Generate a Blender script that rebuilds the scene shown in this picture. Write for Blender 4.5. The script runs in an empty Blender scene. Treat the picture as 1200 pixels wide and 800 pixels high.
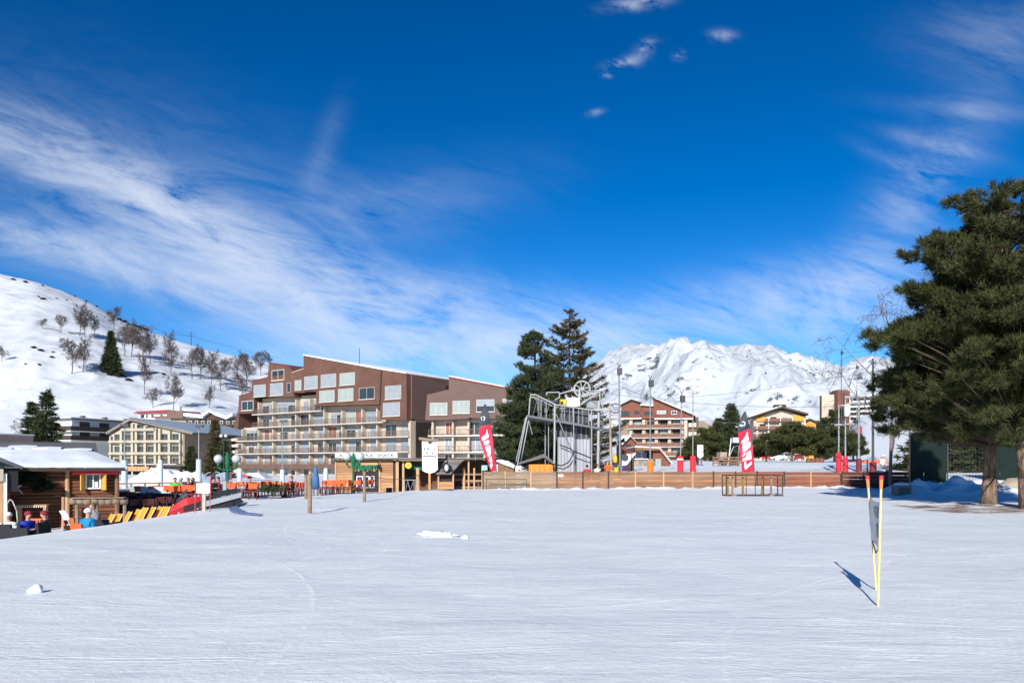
EXPOSURE = 0.57; SUN_STR = 4.4; SKY_STR = 0.1; SKY_GAMMA = 1.27; CLOUD_AMT = 1.0; CLOUD_COL = (5.4, 5.9, 6.7, 1)
import bpy, math, random
import numpy as np
from mathutils import Vector, Matrix
R = math.radians
random.seed(7)
SC = bpy.context.scene
COL = SC.collection
# ---- the photograph's camera: 900 px focal length on a 1200x800 frame, horizon on row 545, eye 1.65 m over the snow
FP, HX, HY, EYE = 900.0, 600.0, 545.0, 1.65
def wx(px, Y): return (px - HX) / FP * Y
def wz(py, Y): return EYE + (HY - py) / FP * Y
def W(px, py, Y): return (wx(px, Y), Y, wz(py, Y))

SUN_EL, SUN_AZ = R(26.0), R(15.5)          # light travels towards (sin az, cos az, -tan el)

# ------------------------------------------------------------------ materials
MATS = {}
def nodes_of(m):
    nt = m.node_tree; nt.nodes.clear()
    out = nt.nodes.new('ShaderNodeOutputMaterial')
    b = nt.nodes.new('ShaderNodeBsdfPrincipled')
    nt.links.new(b.outputs[0], out.inputs[0])
    return nt, b
def mat(name, col, rough=.7, var=.18, scale=6.0, bump=0.0, metal=0.0, spec=.3, island=0.0, stretch=(1, 1, 1), bscale=None, alpha=None):
    """procedural surface: base colour broken up by noise (and per mesh island), optional bump"""
    if name in MATS: return MATS[name]
    m = bpy.data.materials.new(name); m.use_nodes = True
    nt, b = nodes_of(m); N = nt.nodes; L = nt.links
    tc = N.new('ShaderNodeTexCoord'); mp = N.new('ShaderNodeMapping'); mp.inputs['Scale'].default_value = stretch
    L.new(tc.outputs['Object'], mp.inputs[0])
    nz = N.new('ShaderNodeTexNoise'); nz.inputs['Scale'].default_value = scale; nz.inputs['Detail'].default_value = 5
    nz.inputs['Roughness'].default_value = .65
    L.new(mp.outputs[0], nz.inputs['Vector'])
    ramp = N.new('ShaderNodeMapRange'); ramp.inputs[1].default_value = .3; ramp.inputs[2].default_value = .7
    ramp.inputs[3].default_value = 1 - var; ramp.inputs[4].default_value = 1 + var
    L.new(nz.outputs[0], ramp.inputs[0])
    val = ramp.outputs[0]
    if island:
        g = N.new('ShaderNodeNewGeometry'); r2 = N.new('ShaderNodeMapRange')
        r2.inputs[3].default_value = 1 - island; r2.inputs[4].default_value = 1 + island
        L.new(g.outputs['Random Per Island'], r2.inputs[0])
        mu = N.new('ShaderNodeMath'); mu.operation = 'MULTIPLY'
        L.new(val, mu.inputs[0]); L.new(r2.outputs[0], mu.inputs[1]); val = mu.outputs[0]
    vm = N.new('ShaderNodeVectorMath'); vm.operation = 'SCALE'; vm.inputs[0].default_value = col[:3]
    L.new(val, vm.inputs['Scale']); L.new(vm.outputs[0], b.inputs['Base Color'])
    b.inputs['Roughness'].default_value = rough; b.inputs['Metallic'].default_value = metal
    b.inputs['Specular IOR Level'].default_value = spec
    if alpha is not None: b.inputs['Alpha'].default_value = alpha
    if bump:
        bp = N.new('ShaderNodeBump'); bp.inputs['Strength'].default_value = bump; bp.inputs['Distance'].default_value = .05
        n2 = N.new('ShaderNodeTexNoise'); n2.inputs['Scale'].default_value = bscale or scale * 3; n2.inputs['Detail'].default_value = 4
        L.new(mp.outputs[0], n2.inputs['Vector']); L.new(n2.outputs[0], bp.inputs['Height']); L.new(bp.outputs[0], b.inputs['Normal'])
    MATS[name] = m
    return m
def glass(name, col, rough=.08):
    return mat(name, col, rough, .25, 1.2, 0, 0, .6)

# ------------------------------------------------------------------ objects
XF = {}                                     # world matrix of every thing (things are not nested)
def setp(o, label=None, cat=None, group=None, kind=None):
    if label: o['label'] = label
    if cat: o['category'] = cat
    if group: o['group'] = group
    if kind: o['kind'] = kind
    return o
def thing(name, label, cat, loc=(0, 0, 0), rz=0.0, group=None):
    o = bpy.data.objects.new(name, None); COL.objects.link(o)
    o.empty_display_size = .2
    o.location = loc; o.rotation_euler = (0, 0, rz)
    XF[o] = Matrix.Translation(Vector(loc)) @ Matrix.Rotation(rz, 4, 'Z')
    return setp(o, label, cat, group)
def root_of(o):
    while o.parent: o = o.parent
    return o
def dup(o, parent=None):
    c = o.copy(); COL.objects.link(c); c.parent = parent
    for ch in list(o.children): dup(ch, c)
    return c

class MB:
    """collects primitives; build() links them as one mesh object"""
    def __init__(s): s.v = []; s.f = []; s.mi = []; s.cur = 0
    def add(s, vs, fs):
        n = len(s.v); s.v += [tuple(p) for p in vs]; s.f += [tuple(i + n for i in f) for f in fs]; s.mi += [s.cur] * len(fs); return s
    def box(s, x0, x1, y0, y1, z0, z1):
        return s.add([(x0, y0, z0), (x1, y0, z0), (x1, y1, z0), (x0, y1, z0), (x0, y0, z1), (x1, y0, z1), (x1, y1, z1), (x0, y1, z1)],
                     [(0, 3, 2, 1), (4, 5, 6, 7), (0, 1, 5, 4), (1, 2, 6, 5), (2, 3, 7, 6), (3, 0, 4, 7)])
    def cbox(s, c, d, rz=0, M=None):
        x, y, z = d[0] / 2, d[1] / 2, d[2] / 2
        M = M or (Matrix.Translation(Vector(c)) @ Matrix.Rotation(rz, 4, 'Z'))
        vs = [M @ Vector(p) for p in ((-x, -y, -z), (x, -y, -z), (x, y, -z), (-x, y, -z), (-x, -y, z), (x, -y, z), (x, y, z), (-x, y, z))]
        return s.add(vs, [(0, 3, 2, 1), (4, 5, 6, 7), (0, 1, 5, 4), (1, 2, 6, 5), (2, 3, 7, 6), (3, 0, 4, 7)])
    def tube(s, p0, p1, r0, r1=None, n=6):
        r1 = r0 if r1 is None else r1
        a, b = Vector(p0), Vector(p1); d = (b - a)
        if d.length < 1e-6: return s
        d.normalize(); u = d.orthogonal().normalized(); w = d.cross(u)
        vs = []
        for k in range(n):
            t = 2 * math.pi * k / n; e = u * math.cos(t) + w * math.sin(t)
            vs += [a + e * r0, b + e * r1]
        fs = [(2 * k, 2 * ((k + 1) % n), 2 * ((k + 1) % n) + 1, 2 * k + 1) for k in range(n)]
        fs += [tuple(2 * k for k in reversed(range(n))), tuple(2 * k + 1 for k in range(n))]
        return s.add(vs, fs)
    def path(s, pts, r, n=5):
        rs = r if hasattr(r, '__len__') else [r] * len(pts)
        for i in range(len(pts) - 1): s.tube(pts[i], pts[i + 1], rs[i], rs[i + 1], n)
        return s
    def prism(s, poly, y0, y1, axis='y'):
        """poly in (x,z) extruded along y (axis 'y'), in (y,z) along x ('x') or in (x,y) along z ('z')"""
        n = len(poly)
        def mk(p, t): return (p[0], t, p[1]) if axis == 'y' else ((t, p[0], p[1]) if axis == 'x' else (p[0], p[1], t))
        vs = [mk(p, y0) for p in poly] + [mk(p, y1) for p in poly]
        fs = [(i, (i + 1) % n, n + (i + 1) % n, n + i) for i in range(n)] + [tuple(reversed(range(n))), tuple(range(n, 2 * n))]
        return s.add(vs, fs)
    def ball(s, c, r, n=12, m=8, half=False):
        rx, ry, rz = r if hasattr(r, '__len__') else (r, r, r)
        vs = []; fs = []
        for j in range(m + 1):
            ph = (math.pi / 2 - math.pi * j / m) if not half else (math.pi / 2 * (1 - j / m))
            for i in range(n):
                th = 2 * math.pi * i / n
                vs.append((c[0] + rx * math.cos(ph) * math.cos(th), c[1] + ry * math.cos(ph) * math.sin(th), c[2] + rz * math.sin(ph)))
        for j in range(m):
            for i in range(n):
                fs.append((j * n + i, (j + 1) * n + i, (j + 1) * n + (i + 1) % n, j * n + (i + 1) % n))
        return s.add(vs, fs)
    def lathe(s, prof, c=(0, 0, 0), n=16):
        vs = []; fs = []
        for (r, z) in prof:
            for i in range(n):
                t = 2 * math.pi * i / n; vs.append((c[0] + r * math.cos(t), c[1] + r * math.sin(t), c[2] + z))
        for j in range(len(prof) - 1):
            for i in range(n):
                fs.append((j * n + i, j * n + (i + 1) % n, (j + 1) * n + (i + 1) % n, (j + 1) * n + i))
        fs += [tuple(reversed(range(n))), tuple((len(prof) - 1) * n + i for i in range(n))]
        return s.add(vs, fs)
    def build(s, name, m, parent=None, world=False, smooth=False, loc=None):
        vs = s.v
        if world and parent is not None:
            Mi = XF[root_of(parent)].inverted(); vs = [tuple(Mi @ Vector(p)) for p in vs]
        if loc is not None: vs = [(p[0] - loc[0], p[1] - loc[1], p[2] - loc[2]) for p in vs]
        me = bpy.data.meshes.new(name); me.from_pydata(vs, [], s.f)
        ms = m if isinstance(m, (list, tuple)) else [m]
        for k in ms: me.materials.append(k)
        if len(ms) > 1: me.polygons.foreach_set('material_index', s.mi)
        if smooth: me.polygons.foreach_set('use_smooth', [True] * len(s.f))
        me.update()
        o = bpy.data.objects.new(name, me); COL.objects.link(o); o.parent = parent
        if loc is not None: o.location = loc; XF[o] = Matrix.Translation(Vector(loc))
        return o

def np_mesh(name, V, Fc, m, parent=None, smooth=False):
    """mesh from numpy arrays; Fc is (n,3) or (n,4)"""
    me = bpy.data.meshes.new(name); k = Fc.shape[1]
    me.vertices.add(len(V)); me.vertices.foreach_set('co', np.ascontiguousarray(V, np.float32).ravel())
    me.loops.add(Fc.size); me.loops.foreach_set('vertex_index', np.ascontiguousarray(Fc, np.int32).ravel())
    me.polygons.add(len(Fc)); me.polygons.foreach_set('loop_start', np.arange(0, Fc.size, k, dtype=np.int32))
    me.polygons.foreach_set('loop_total', np.full(len(Fc), k, np.int32))
    if smooth: me.polygons.foreach_set('use_smooth', np.ones(len(Fc), bool))
    me.materials.append(m); me.update(calc_edges=True); me.validate()
    o = bpy.data.objects.new(name, me); COL.objects.link(o); o.parent = parent
    return o

# ------------------------------------------------------------------ numpy noise
def _h(i, j, s):
    n = (i.astype(np.int64) * 374761393 + j.astype(np.int64) * 668265263 + s * 1442695041) & 0x7fffffff
    n = ((n ^ (n >> 13)) * 1274126177) & 0x7fffffff
    n = n ^ (n >> 16)
    return (n & 0xffff) / 65535.0
def vnoise(x, y, s=0):
    i = np.floor(x); j = np.floor(y); u = x - i; v = y - j
    u = u * u * u * (u * (u * 6 - 15) + 10); v = v * v * v * (v * (v * 6 - 15) + 10)
    a, b, c, d = _h(i, j, s), _h(i + 1, j, s), _h(i, j + 1, s), _h(i + 1, j + 1, s)
    return (a * (1 - u) + b * u) * (1 - v) + (c * (1 - u) + d * u) * v - .5
def fbm(x, y, oct=5, s=0, gain=.5):
    r = 0; a = 1
    for k in range(oct):
        r = r + a * vnoise(x, y, s + k * 17); x, y = (x * .8 + y * .6) * 2.03, (y * .8 - x * .6) * 2.03; a *= gain
    return r
def ridged(x, y, oct=5, s=0, gain=.5):
    r = 0; a = 1; w = 1
    for k in range(oct):
        n = 1 - np.abs(vnoise(x, y, s + k * 31)) * 2.2
        n = np.clip(n, 0, 1) ** 2 * w; r = r + a * n; w = np.clip(n * 1.6, 0, 1)
        x, y = (x * .8 + y * .6) * 2.07, (y * .8 - x * .6) * 2.07; a *= gain
    return r
def sstep(a, b, x):
    t = np.clip((x - a) / (b - a), 0, 1); return t * t * (3 - 2 * t)
# ================================================================== terrain
EDGE = [(-420, 10), (-40, 19.5), (-20, 23.0), (-16, 23.6), (-15.2, 24.6), (-13.9, 24.5), (-13.4, 25.4), (-12.7, 27.8), (-12.9, 32.0), (-13.0, 36.5), (-11.4, 39.5),
        (-9.2, 46), (-6, 50), (-2.6, 52.6), (-2.0, 54.4), (-2.0, 420)]
TERR = EDGE + [(-420, 420)]
def in_terrace(x, y):
    ins = np.zeros(x.shape, bool); n = len(TERR)
    for i in range(n):
        x1, y1 = TERR[i]; x2, y2 = TERR[(i + 1) % n]
        c = ((y1 > y) != (y2 > y)) & (x < (x2 - x1) * (y - y1) / ((y2 - y1) or 1e-9) + x1)
        ins ^= c
    return ins
def edge_dist(x, y):
    d = np.full(x.shape, 1e9)
    for (x1, y1), (x2, y2) in zip(EDGE[:-1], EDGE[1:]):
        dx, dy = x2 - x1, y2 - y1; t = np.clip(((x - x1) * dx + (y - y1) * dy) / (dx * dx + dy * dy), 0, 1)
        d = np.minimum(d, np.hypot(x - x1 - t * dx, y - y1 - t * dy))
    return d
def ground_np(x, y, detail=True):
    x = np.asarray(x, float); y = np.asarray(y, float)
    u = np.clip(-x - 10.5, 0, 7); z = -.165 * u * u / (u + 2) * sstep(4, 18, y) * sstep(46, 29, y)
    if detail:
        near = sstep(130, 60, y)
        z = z + near * (.10 * fbm(x / 9, y / 9, 3, 3) + .035 * fbm(x / 1.7, y / 1.1, 3, 9)) * sstep(-2, 9, y + 6)
    # lower terrace beyond the snow edge on the left
    ins = in_terrace(x, y); d = edge_dist(x, y)
    zt = np.interp(y, [25, 28, 31, 34, 37, 40.5, 44, 60, 90, 400], [-1.25, -1.22, -1.18, -1.1, -.85, -.40, -.32, -.3, -.3, -.4])
    zt = zt + .30 * sstep(-16.2, -14.6, x) * sstep(38, 34, y) * sstep(26.2, 28, y)
    zt = zt + .25 * sstep(-9.5, -4, x) * sstep(70, 55, y)
    z = np.where(ins, z + (np.minimum(zt, z) - z) * sstep(0, 1.3, d), z)
    # raised ground behind the board fence
    up = np.interp(y, [54, 54.3, 55, 70, 100, 160, 300, 420], [0, 0, 1.0, 1.25, 1.85, 2.2, 3, 3])
    z = z + np.where(x > -2.0, up * np.maximum(sstep(6.4, 8.6, x), .25 * sstep(62, 110, y) + .75 * sstep(80, 130, y)) * sstep(-2.0, -1.3, x), 0) * sstep(30.5, 26.5, x) + np.where(x > 26, sstep(26.5, 30, x) * np.interp(y, [46, 49, 70, 200], [0, .7, 1.6, 3]), 0)
    # ski slope far right, between the houses
    s = x / np.maximum(y, 1)
    z = z + sstep(.405, .46, s) * np.clip(y - 130, 0, 320) * .088 * (y > 130)
    # bank of cleared snow under the trees on the right, snow kicked up against the fence
    if detail:
        bk = np.exp(-((y - 43.5) / 2.2) ** 2) * sstep(20.5, 22.5, x) * sstep(60, 30, x)
        z = z + bk * (.42 + .75 * fbm(x / 1.3, y / 1.3, 4, 21) + .5 * np.abs(fbm(x / .6, y / .6, 2, 27)))
        z = z + np.exp(-((y - 53.2) / .55) ** 2) * sstep(-3, 0, x) * sstep(26, 23, x) * (.13 + .22 * fbm(x / .5, y / .5, 4, 5))
        sp = np.exp(-(((x + 5.4) / .75) ** 2 + ((y - 17.0) / .6) ** 2)) * 0
        z = z + sp
    return z
def G(x, y): return float(ground_np(np.array([x]), np.array([y]))[0])

def snow_material():
    m = bpy.data.materials.new('groomed_snow'); m.use_nodes = True
    nt, b = nodes_of(m); N = nt.nodes; L = nt.links
    tc = N.new('ShaderNodeTexCoord')
    def mapping(sx, sy, rz=0):
        mp = N.new('ShaderNodeMapping'); mp.inputs['Scale'].default_value = (sx, sy, 1); mp.inputs['Rotation'].default_value = (0, 0, rz)
        L.new(tc.outputs['Object'], mp.inputs[0]); return mp.outputs[0]
    def noise(vec, sc, det=4, rough=.6, dist=0):
        n = N.new('ShaderNodeTexNoise'); n.inputs['Scale'].default_value = sc; n.inputs['Detail'].default_value = det
        n.inputs['Roughness'].default_value = rough; n.inputs['Distortion'].default_value = dist
        L.new(vec, n.inputs['Vector']); return n.outputs[0]
    def math_(op, a, bb=None, c=None):
        n = N.new('ShaderNodeMath'); n.operation = op
        for k, q in enumerate((a, bb, c)):
            if q is None: continue
            if isinstance(q, (int, float)): n.inputs[k].default_value = q
            else: L.new(q, n.inputs[k])
        return n.outputs[0]
    def rng(v, a, bb, c, d):
        n = N.new('ShaderNodeMapRange'); n.inputs[1].default_value = a; n.inputs[2].default_value = bb; n.inputs[3].default_value = c; n.inputs[4].default_value = d
        L.new(v, n.inputs[0]); return n.outputs[0]
    # ski tracks: long streaks across the slope in three directions, each switched on in patches
    streak = noise(mapping(.22, 2.6, R(4)), 1.6, 5, .7, .4)
    streak2 = noise(mapping(.16, 3.4, R(-9)), 1.9, 4, .7, .3)
    streak3 = noise(mapping(.2, 3.0, R(28)), 1.7, 4, .7, .3)
    fine = noise(mapping(1, 1), 16, 5, .7)
    mid = noise(mapping(.8, 1.3), 2.2, 5, .6)
    patch = noise(mapping(1, 1), .16, 2, .5)
    patch2 = noise(mapping(1, 1), .31, 2, .5)
    # corduroy left by the groomer, only where the patch noise keeps it
    w = N.new('ShaderNodeTexWave'); w.inputs['Scale'].default_value = 6.0; w.inputs['Distortion'].default_value = 2.2; w.inputs['Detail'].default_value = 2; w.inputs['Detail Scale'].default_value = .5
    L.new(mapping(1, .35, R(58)), w.inputs['Vector'])
    cord = math_('MULTIPLY', w.outputs['Fac'], rng(patch2, .50, .56, 0, 1))
    arcs = None; abrk = noise(mapping(1, 1), 1.1, 4, .65)
    for (cx, cy, rr, wd) in ((-9.5, 14.5, 5.9, .11), (-9.0, 15.0, 6.5, .09), (-2.0, 19.0, 10.2, .06), (6.5, 24.0, 13.0, .07), (3.0, 3.0, 9.0, .05), (-16.0, 6.0, 14.0, .06), (12.0, 4.0, 10.5, .05), (-4.0, 34.0, 16.0, .09), (16.0, 30.0, 14.5, .08), (1.0, -9.0, 17.5, .05), (9.0, 14.0, 6.0, .05)):
        vd = N.new('ShaderNodeVectorMath'); vd.operation = 'DISTANCE'; vd.inputs[1].default_value = (cx, cy, 0)
        fl = N.new('ShaderNodeVectorMath'); fl.operation = 'MULTIPLY'; fl.inputs[1].default_value = (1, 1, 0); L.new(tc.outputs['Object'], fl.inputs[0]); L.new(fl.outputs[0], vd.inputs[0])
        dd = math_('SUBTRACT', vd.outputs['Value'], math_('MULTIPLY_ADD', abrk, .16, rr - .08)); a_ = rng(math_('ABSOLUTE', dd), 0, wd, 1, 0)
        arcs = a_ if arcs is None else math_('MAXIMUM', arcs, a_)
    for (nx_, ny_, off, wd) in ((.17, .985, 8.2, .022), (.17, .985, 8.34, .022), (.30, .954, 13.0, .03), (.30, .954, 13.16, .03), (-.10, .995, 6.9, .018), (-.10, .995, 7.0, .018), (.42, .907, 9.6, .025), (.08, .997, 18.5, .05), (-.22, .975, 16.0, .04), (-.22, .975, 16.2, .04), (.55, .835, 17.0, .04), (.02, 1.0, 11.2, .022), (-.35, .937, 22.0, .06), (.24, .971, 26.0, .07), (.64, .77, 6.0, .015), (-.5, .866, 8.5, .02)):
        dp = N.new('ShaderNodeVectorMath'); dp.operation = 'DOT_PRODUCT'; dp.inputs[1].default_value = (nx_, ny_, 0); L.new(tc.outputs['Object'], dp.inputs[0])
        dd = math_('SUBTRACT', dp.outputs['Value'], math_('MULTIPLY_ADD', patch, 1.6, off - .8)); a_ = rng(math_('ABSOLUTE', dd), 0, wd, 1, 0); arcs = math_('MAXIMUM', arcs, a_)
    arcs = math_('MULTIPLY', arcs, rng(noise(mapping(1, 1), .55, 3, .6), .38, .56, 0, 1))
    fleck = rng(noise(mapping(.55, 3.2, R(6)), 3.2, 6, .75, .5), .555, .65, 0, 1); fleck2 = rng(noise(mapping(.5, 2.6, R(-14)), 2.1, 6, .75, .5), .56, .65, 0, 1)
    white = math_('MAXIMUM', math_('MAXIMUM', fleck, fleck2), math_('MULTIPLY', arcs, .28))
    h = math_('MULTIPLY', streak, .26)
    h = math_('ADD', h, math_('MULTIPLY', streak2, .18))
    h = math_('ADD', h, math_('MULTIPLY', math_('MULTIPLY', streak3, rng(patch, .42, .58, 0, 1)), .4))
    h = math_('ADD', h, math_('MULTIPLY', white, .22))
    h = math_('ADD', h, math_('MULTIPLY', fine, .42))
    h = math_('ADD', h, math_('MULTIPLY', mid, .7))
    h = math_('ADD', h, math_('MULTIPLY', arcs, .15))
    h = math_('ADD', h, math_('MULTIPLY', math_('MULTIPLY', noise(mapping(1, 1.6), 7, 4, .7, .8), rng(noise(mapping(.7, 1.4), .42, 3, .6), .50, .62, 0, 1)), .55))
    h = math_('ADD', h, math_('MULTIPLY', cord, .055))
    bp = N.new('ShaderNodeBump'); bp.inputs['Strength'].default_value = .5; bp.inputs['Distance'].default_value = .06
    L.new(h, bp.inputs['Height']); L.new(bp.outputs[0], b.inputs['Normal'])
    # packed (greyer) against loose (whiter) snow
    f = math_('ADD', math_('MULTIPLY', streak, .35), math_('MULTIPLY', mid, .25)); f = math_('ADD', f, math_('MULTIPLY', fine, .15)); f = math_('ADD', f, math_('MULTIPLY', patch2, .25))
    cr = N.new('ShaderNodeValToRGB'); e = cr.color_ramp.elements
    e[0].position = .36; e[0].color = (.66, .69, .715, 1); e[1].position = .60; e[1].color = (.80, .823, .835, 1)
    L.new(f, cr.inputs[0])
    wm = N.new('ShaderNodeMix'); wm.data_type = 'RGBA'; L.new(white, wm.inputs[0]); L.new(cr.outputs[0], wm.inputs[6]); wm.inputs[7].default_value = (.92, .935, .94, 1)
    # brown needle litter under the pines
    sx = N.new('ShaderNodeSeparateXYZ'); L.new(tc.outputs['Object'], sx.inputs[0])
    lx = rng(sx.outputs[0], 13.0, 16.0, 0, 1); ly = rng(sx.outputs[1], 25.5, 27.5, 0, 1); ly2 = rng(sx.outputs[1], 35, 31.5, 0, 1)
    lit = math_('MULTIPLY', math_('MULTIPLY', lx, ly), ly2)
    ln = noise(mapping(.55, 1.7), 1.5, 6, .72, .6)
    lm = rng(math_('MULTIPLY', lit, ln), .45, .50, 0, .95)
    mx = N.new('ShaderNodeMix'); mx.data_type = 'RGBA'; L.new(lm, mx.inputs[0]); L.new(wm.outputs[2], mx.inputs[6]); mx.inputs[7].default_value = (.20, .10, .045, 1)
    L.new(mx.outputs[2], b.inputs['Base Color'])
    b.inputs['Roughness'].default_value = .55; b.inputs['Specular IOR Level'].default_value = .25
    return m
SNOW = snow_material()
ys = np.concatenate([np.arange(-40, 2, 1.5), np.arange(2, 60, .28), np.geomspace(60, 420, 70), np.geomspace(450, 9000, 24)])
ss = np.linspace(-1, 1, 521); ss = np.sign(ss) * np.abs(ss) ** 1.25
Wd = np.maximum(62, 1.25 * (ys + 12))
X = ss[None, :] * Wd[:, None]; Yg = np.repeat(ys[:, None], len(ss), 1)
Z = ground_np(X, Yg)
def grid_faces(nr, nc):
    i = np.arange(nr - 1)[:, None] * nc + np.arange(nc - 1)[None, :]
    return np.stack([i, i + 1, i + 1 + nc, i + nc], -1).reshape(-1, 4)
field = np_mesh('snow_field', np.stack([X, Yg, Z], -1).reshape(-1, 3), grid_faces(*X.shape), SNOW, smooth=True)
setp(field, 'groomed white snow field with ski tracks sloping to the terrace', 'snow field', kind='structure')

# ------------------------------------------------------------------ hill on the left and the far mountain
HPX = [-700, -300, -120, 0, 40, 80, 110, 150, 200, 250, 300, 335, 400, 480, 560, 620, 680, 760]
HPY = [300, 300, 312, 322, 330, 344, 357, 379, 397, 412, 424, 430, 447, 468, 492, 512, 532, 546]
H0, H1 = 215.0, 560.0
def hill_np(x, y, detail=True):
    px = x / y * FP + HX
    zr = EYE + (HY - np.interp(px, HPX, HPY)) / FP * H1
    t = (y - H0) / (H1 - H0)
    g = np.where(t < 0, t * .5, np.where(t < 1, np.abs(t) ** 1.02 * (1 + .22 * t * (1 - t)), 1 - (t - 1) * 1.2))
    z = zr * g - .4
    if detail: z = z + np.clip(t * 4, 0, 1) * np.clip((1.15 - t) * 4, .12, 1) * (7 * fbm(x / 90, y / 90, 3, 40) + 1.6 * fbm(x / 22, y / 22, 4, 44) + .6 * ridged(x / 9, y / 16, 3, 47))
    return z
def hill_hit(px, py):
    Y = np.linspace(H0, H1 + 10, 1400); x = (px - HX) / FP * Y
    d = hill_np(x, Y) - (EYE + (HY - py) / FP * Y)
    k = np.where(d >= 0)[0]
    i = k[0] if len(k) else int(np.argmax(d))
    return float(x[i]), float(Y[i]), float(hill_np(x[i:i + 1], Y[i:i + 1])[0])
def slope_snow(name, c0, c1, rock, scale, rk0, rk1, steep=None, bump=.5, bd=2.0):
    m = bpy.data.materials.new(name); m.use_nodes = True
    nt, b = nodes_of(m); N = nt.nodes; L = nt.links
    tc = N.new('ShaderNodeTexCoord')
    def nz(sc, det=6, rough=.65, st=(1, 1, 1), dist=0):
        mp = N.new('ShaderNodeMapping'); mp.inputs['Scale'].default_value = st; L.new(tc.outputs['Object'], mp.inputs[0])
        n = N.new('ShaderNodeTexNoise'); n.inputs['Scale'].default_value = sc; n.inputs['Detail'].default_value = det; n.inputs['Roughness'].default_value = rough; n.inputs['Distortion'].default_value = dist
        L.new(mp.outputs[0], n.inputs['Vector']); return n.outputs[0]
    cr = N.new('ShaderNodeValToRGB'); e = cr.color_ramp.elements; e[0].position = .35; e[0].color = (*c0, 1); e[1].position = .65; e[1].color = (*c1, 1)
    L.new(nz(scale * 1.4), cr.inputs[0])
    big = nz(scale * .55, 3, .5); small = nz(scale * 9, 7, .72, (1, 1, 2.0), .3)
    ad = N.new('ShaderNodeMath'); ad.operation = 'MULTIPLY_ADD'; L.new(big, ad.inputs[0]); ad.inputs[1].default_value = .75 if steep is None else .35; L.new(small, ad.inputs[2])
    val = ad.outputs[0]
    if steep is not None:
        g = N.new('ShaderNodeNewGeometry'); sx = N.new('ShaderNodeSeparateXYZ'); L.new(g.outputs['Normal'], sx.inputs[0])
        a2 = N.new('ShaderNodeMath'); a2.operation = 'MULTIPLY_ADD'; L.new(sx.outputs[2], a2.inputs[0]); a2.inputs[1].default_value = -steep; L.new(val, a2.inputs[2]); val = a2.outputs[0]
    mr = N.new('ShaderNodeMapRange'); mr.inputs[1].default_value = rk0; mr.inputs[2].default_value = rk1; L.new(val, mr.inputs[0])
    mx = N.new('ShaderNodeMix'); mx.data_type = 'RGBA'; L.new(mr.outputs[0], mx.inputs[0]); L.new(cr.outputs[0], mx.inputs[6]); mx.inputs[7].default_value = (*rock, 1)
    L.new(mx.outputs[2], b.inputs['Base Color']); b.inputs['Roughness'].default_value = .7; b.inputs['Specular IOR Level'].default_value = .1
    bp = N.new('ShaderNodeBump'); bp.inputs['Strength'].default_value = bump; bp.inputs['Distance'].default_value = bd
    L.new(nz(scale * 6, 6, .6, (1, 1, .6)), bp.inputs['Height']); L.new(bp.outputs[0], b.inputs['Normal'])
    return m
hy = np.concatenate([np.linspace(H0 - 45, H1, 190), np.linspace(H1 + 5, H1 + 160, 14)])
hs = (np.linspace(-700, 760, 330) - HX) / FP
Xh = hs[None, :] * hy[:, None]; Yh = np.repeat(hy[:, None], len(hs), 1); Zh = hill_np(Xh, Yh)
hill = np_mesh('snowy_hillside', np.stack([Xh, Yh, Zh], -1).reshape(-1, 3), grid_faces(*Xh.shape),
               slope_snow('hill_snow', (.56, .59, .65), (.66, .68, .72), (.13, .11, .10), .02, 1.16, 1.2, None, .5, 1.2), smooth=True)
setp(hill, 'snow covered hillside with bare trees rising behind the village', 'hillside', kind='structure')

MPX = [380, 480, 560, 600, 640, 680, 700, 716, 735, 760, 780, 800, 812, 822, 830, 838, 850, 862, 874, 882, 892, 900, 908, 918, 930, 950, 965, 978, 986, 996, 1010, 1022, 1040, 1060, 1100, 1200, 1400, 1700]
MPY = [575, 555, 535, 515, 478, 440, 424, 414, 411, 411, 409, 406, 407, 402, 400.5, 402, 405, 404, 401.5, 402, 405, 403, 404, 409, 412, 419, 424, 430, 433, 429, 427, 426, 430, 436, 442, 452, 470, 500]
M0, M1 = 2300.0, 5200.0
def mount_np(x, y):
    px = x / y * FP + HX
    zr = (HY - np.interp(px, MPX, MPY)) / FP * M1
    t = (y - M0) / (M1 - M0); tc = np.clip(t, 0, 1)
    g = np.where(t < 1, tc ** 1.1 * (1 + .5 * tc * (1 - tc)), 1 - (t - 1) * 1.5)
    amp = np.clip(tc * 5, 0, 1) * np.clip((1.10 - t) * 2.6, .07, .85)
    wxp = x + 260 * fbm(x / 700, y / 700, 3, 61); wyp = y + 260 * fbm(x / 700, y / 700, 3, 67)
    n = 170 * (ridged(wxp / 1500, wyp / 1900, 6, 70, .52) - .75) + 80 * fbm(wxp / 380, wyp / 520, 6, 75, .58) + 46 * (ridged(wxp / 190, wyp / 300, 5, 83, .6) - .7)
    pk = np.exp(-((t - 1) / .05) ** 2)
    return zr * g + amp * n * np.clip(zr / 500, 0, 1) + pk * np.clip(zr / 600, 0, 1) * 18 * fbm(x / 60, x / 60 + 3, 4, 90)
my = np.concatenate([np.linspace(M0 - 300, M1, 330), np.linspace(M1 + 20, M1 + 900, 14)])
ms_ = (np.linspace(380, 1700, 560) - HX) / FP
Xm = ms_[None, :] * my[:, None]; Ym = np.repeat(my[:, None], len(ms_), 1); Zm = mount_np(Xm, Ym)
mount = np_mesh('snowy_mountain', np.stack([Xm, Ym, Zm], -1).reshape(-1, 3), grid_faces(*Xm.shape),
                slope_snow('mountain_snow', (.40, .43, .49), (.485, .515, .555), (.085, .09, .115), .0011, .528, .588, .35, .9, 22.0), smooth=True)
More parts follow.
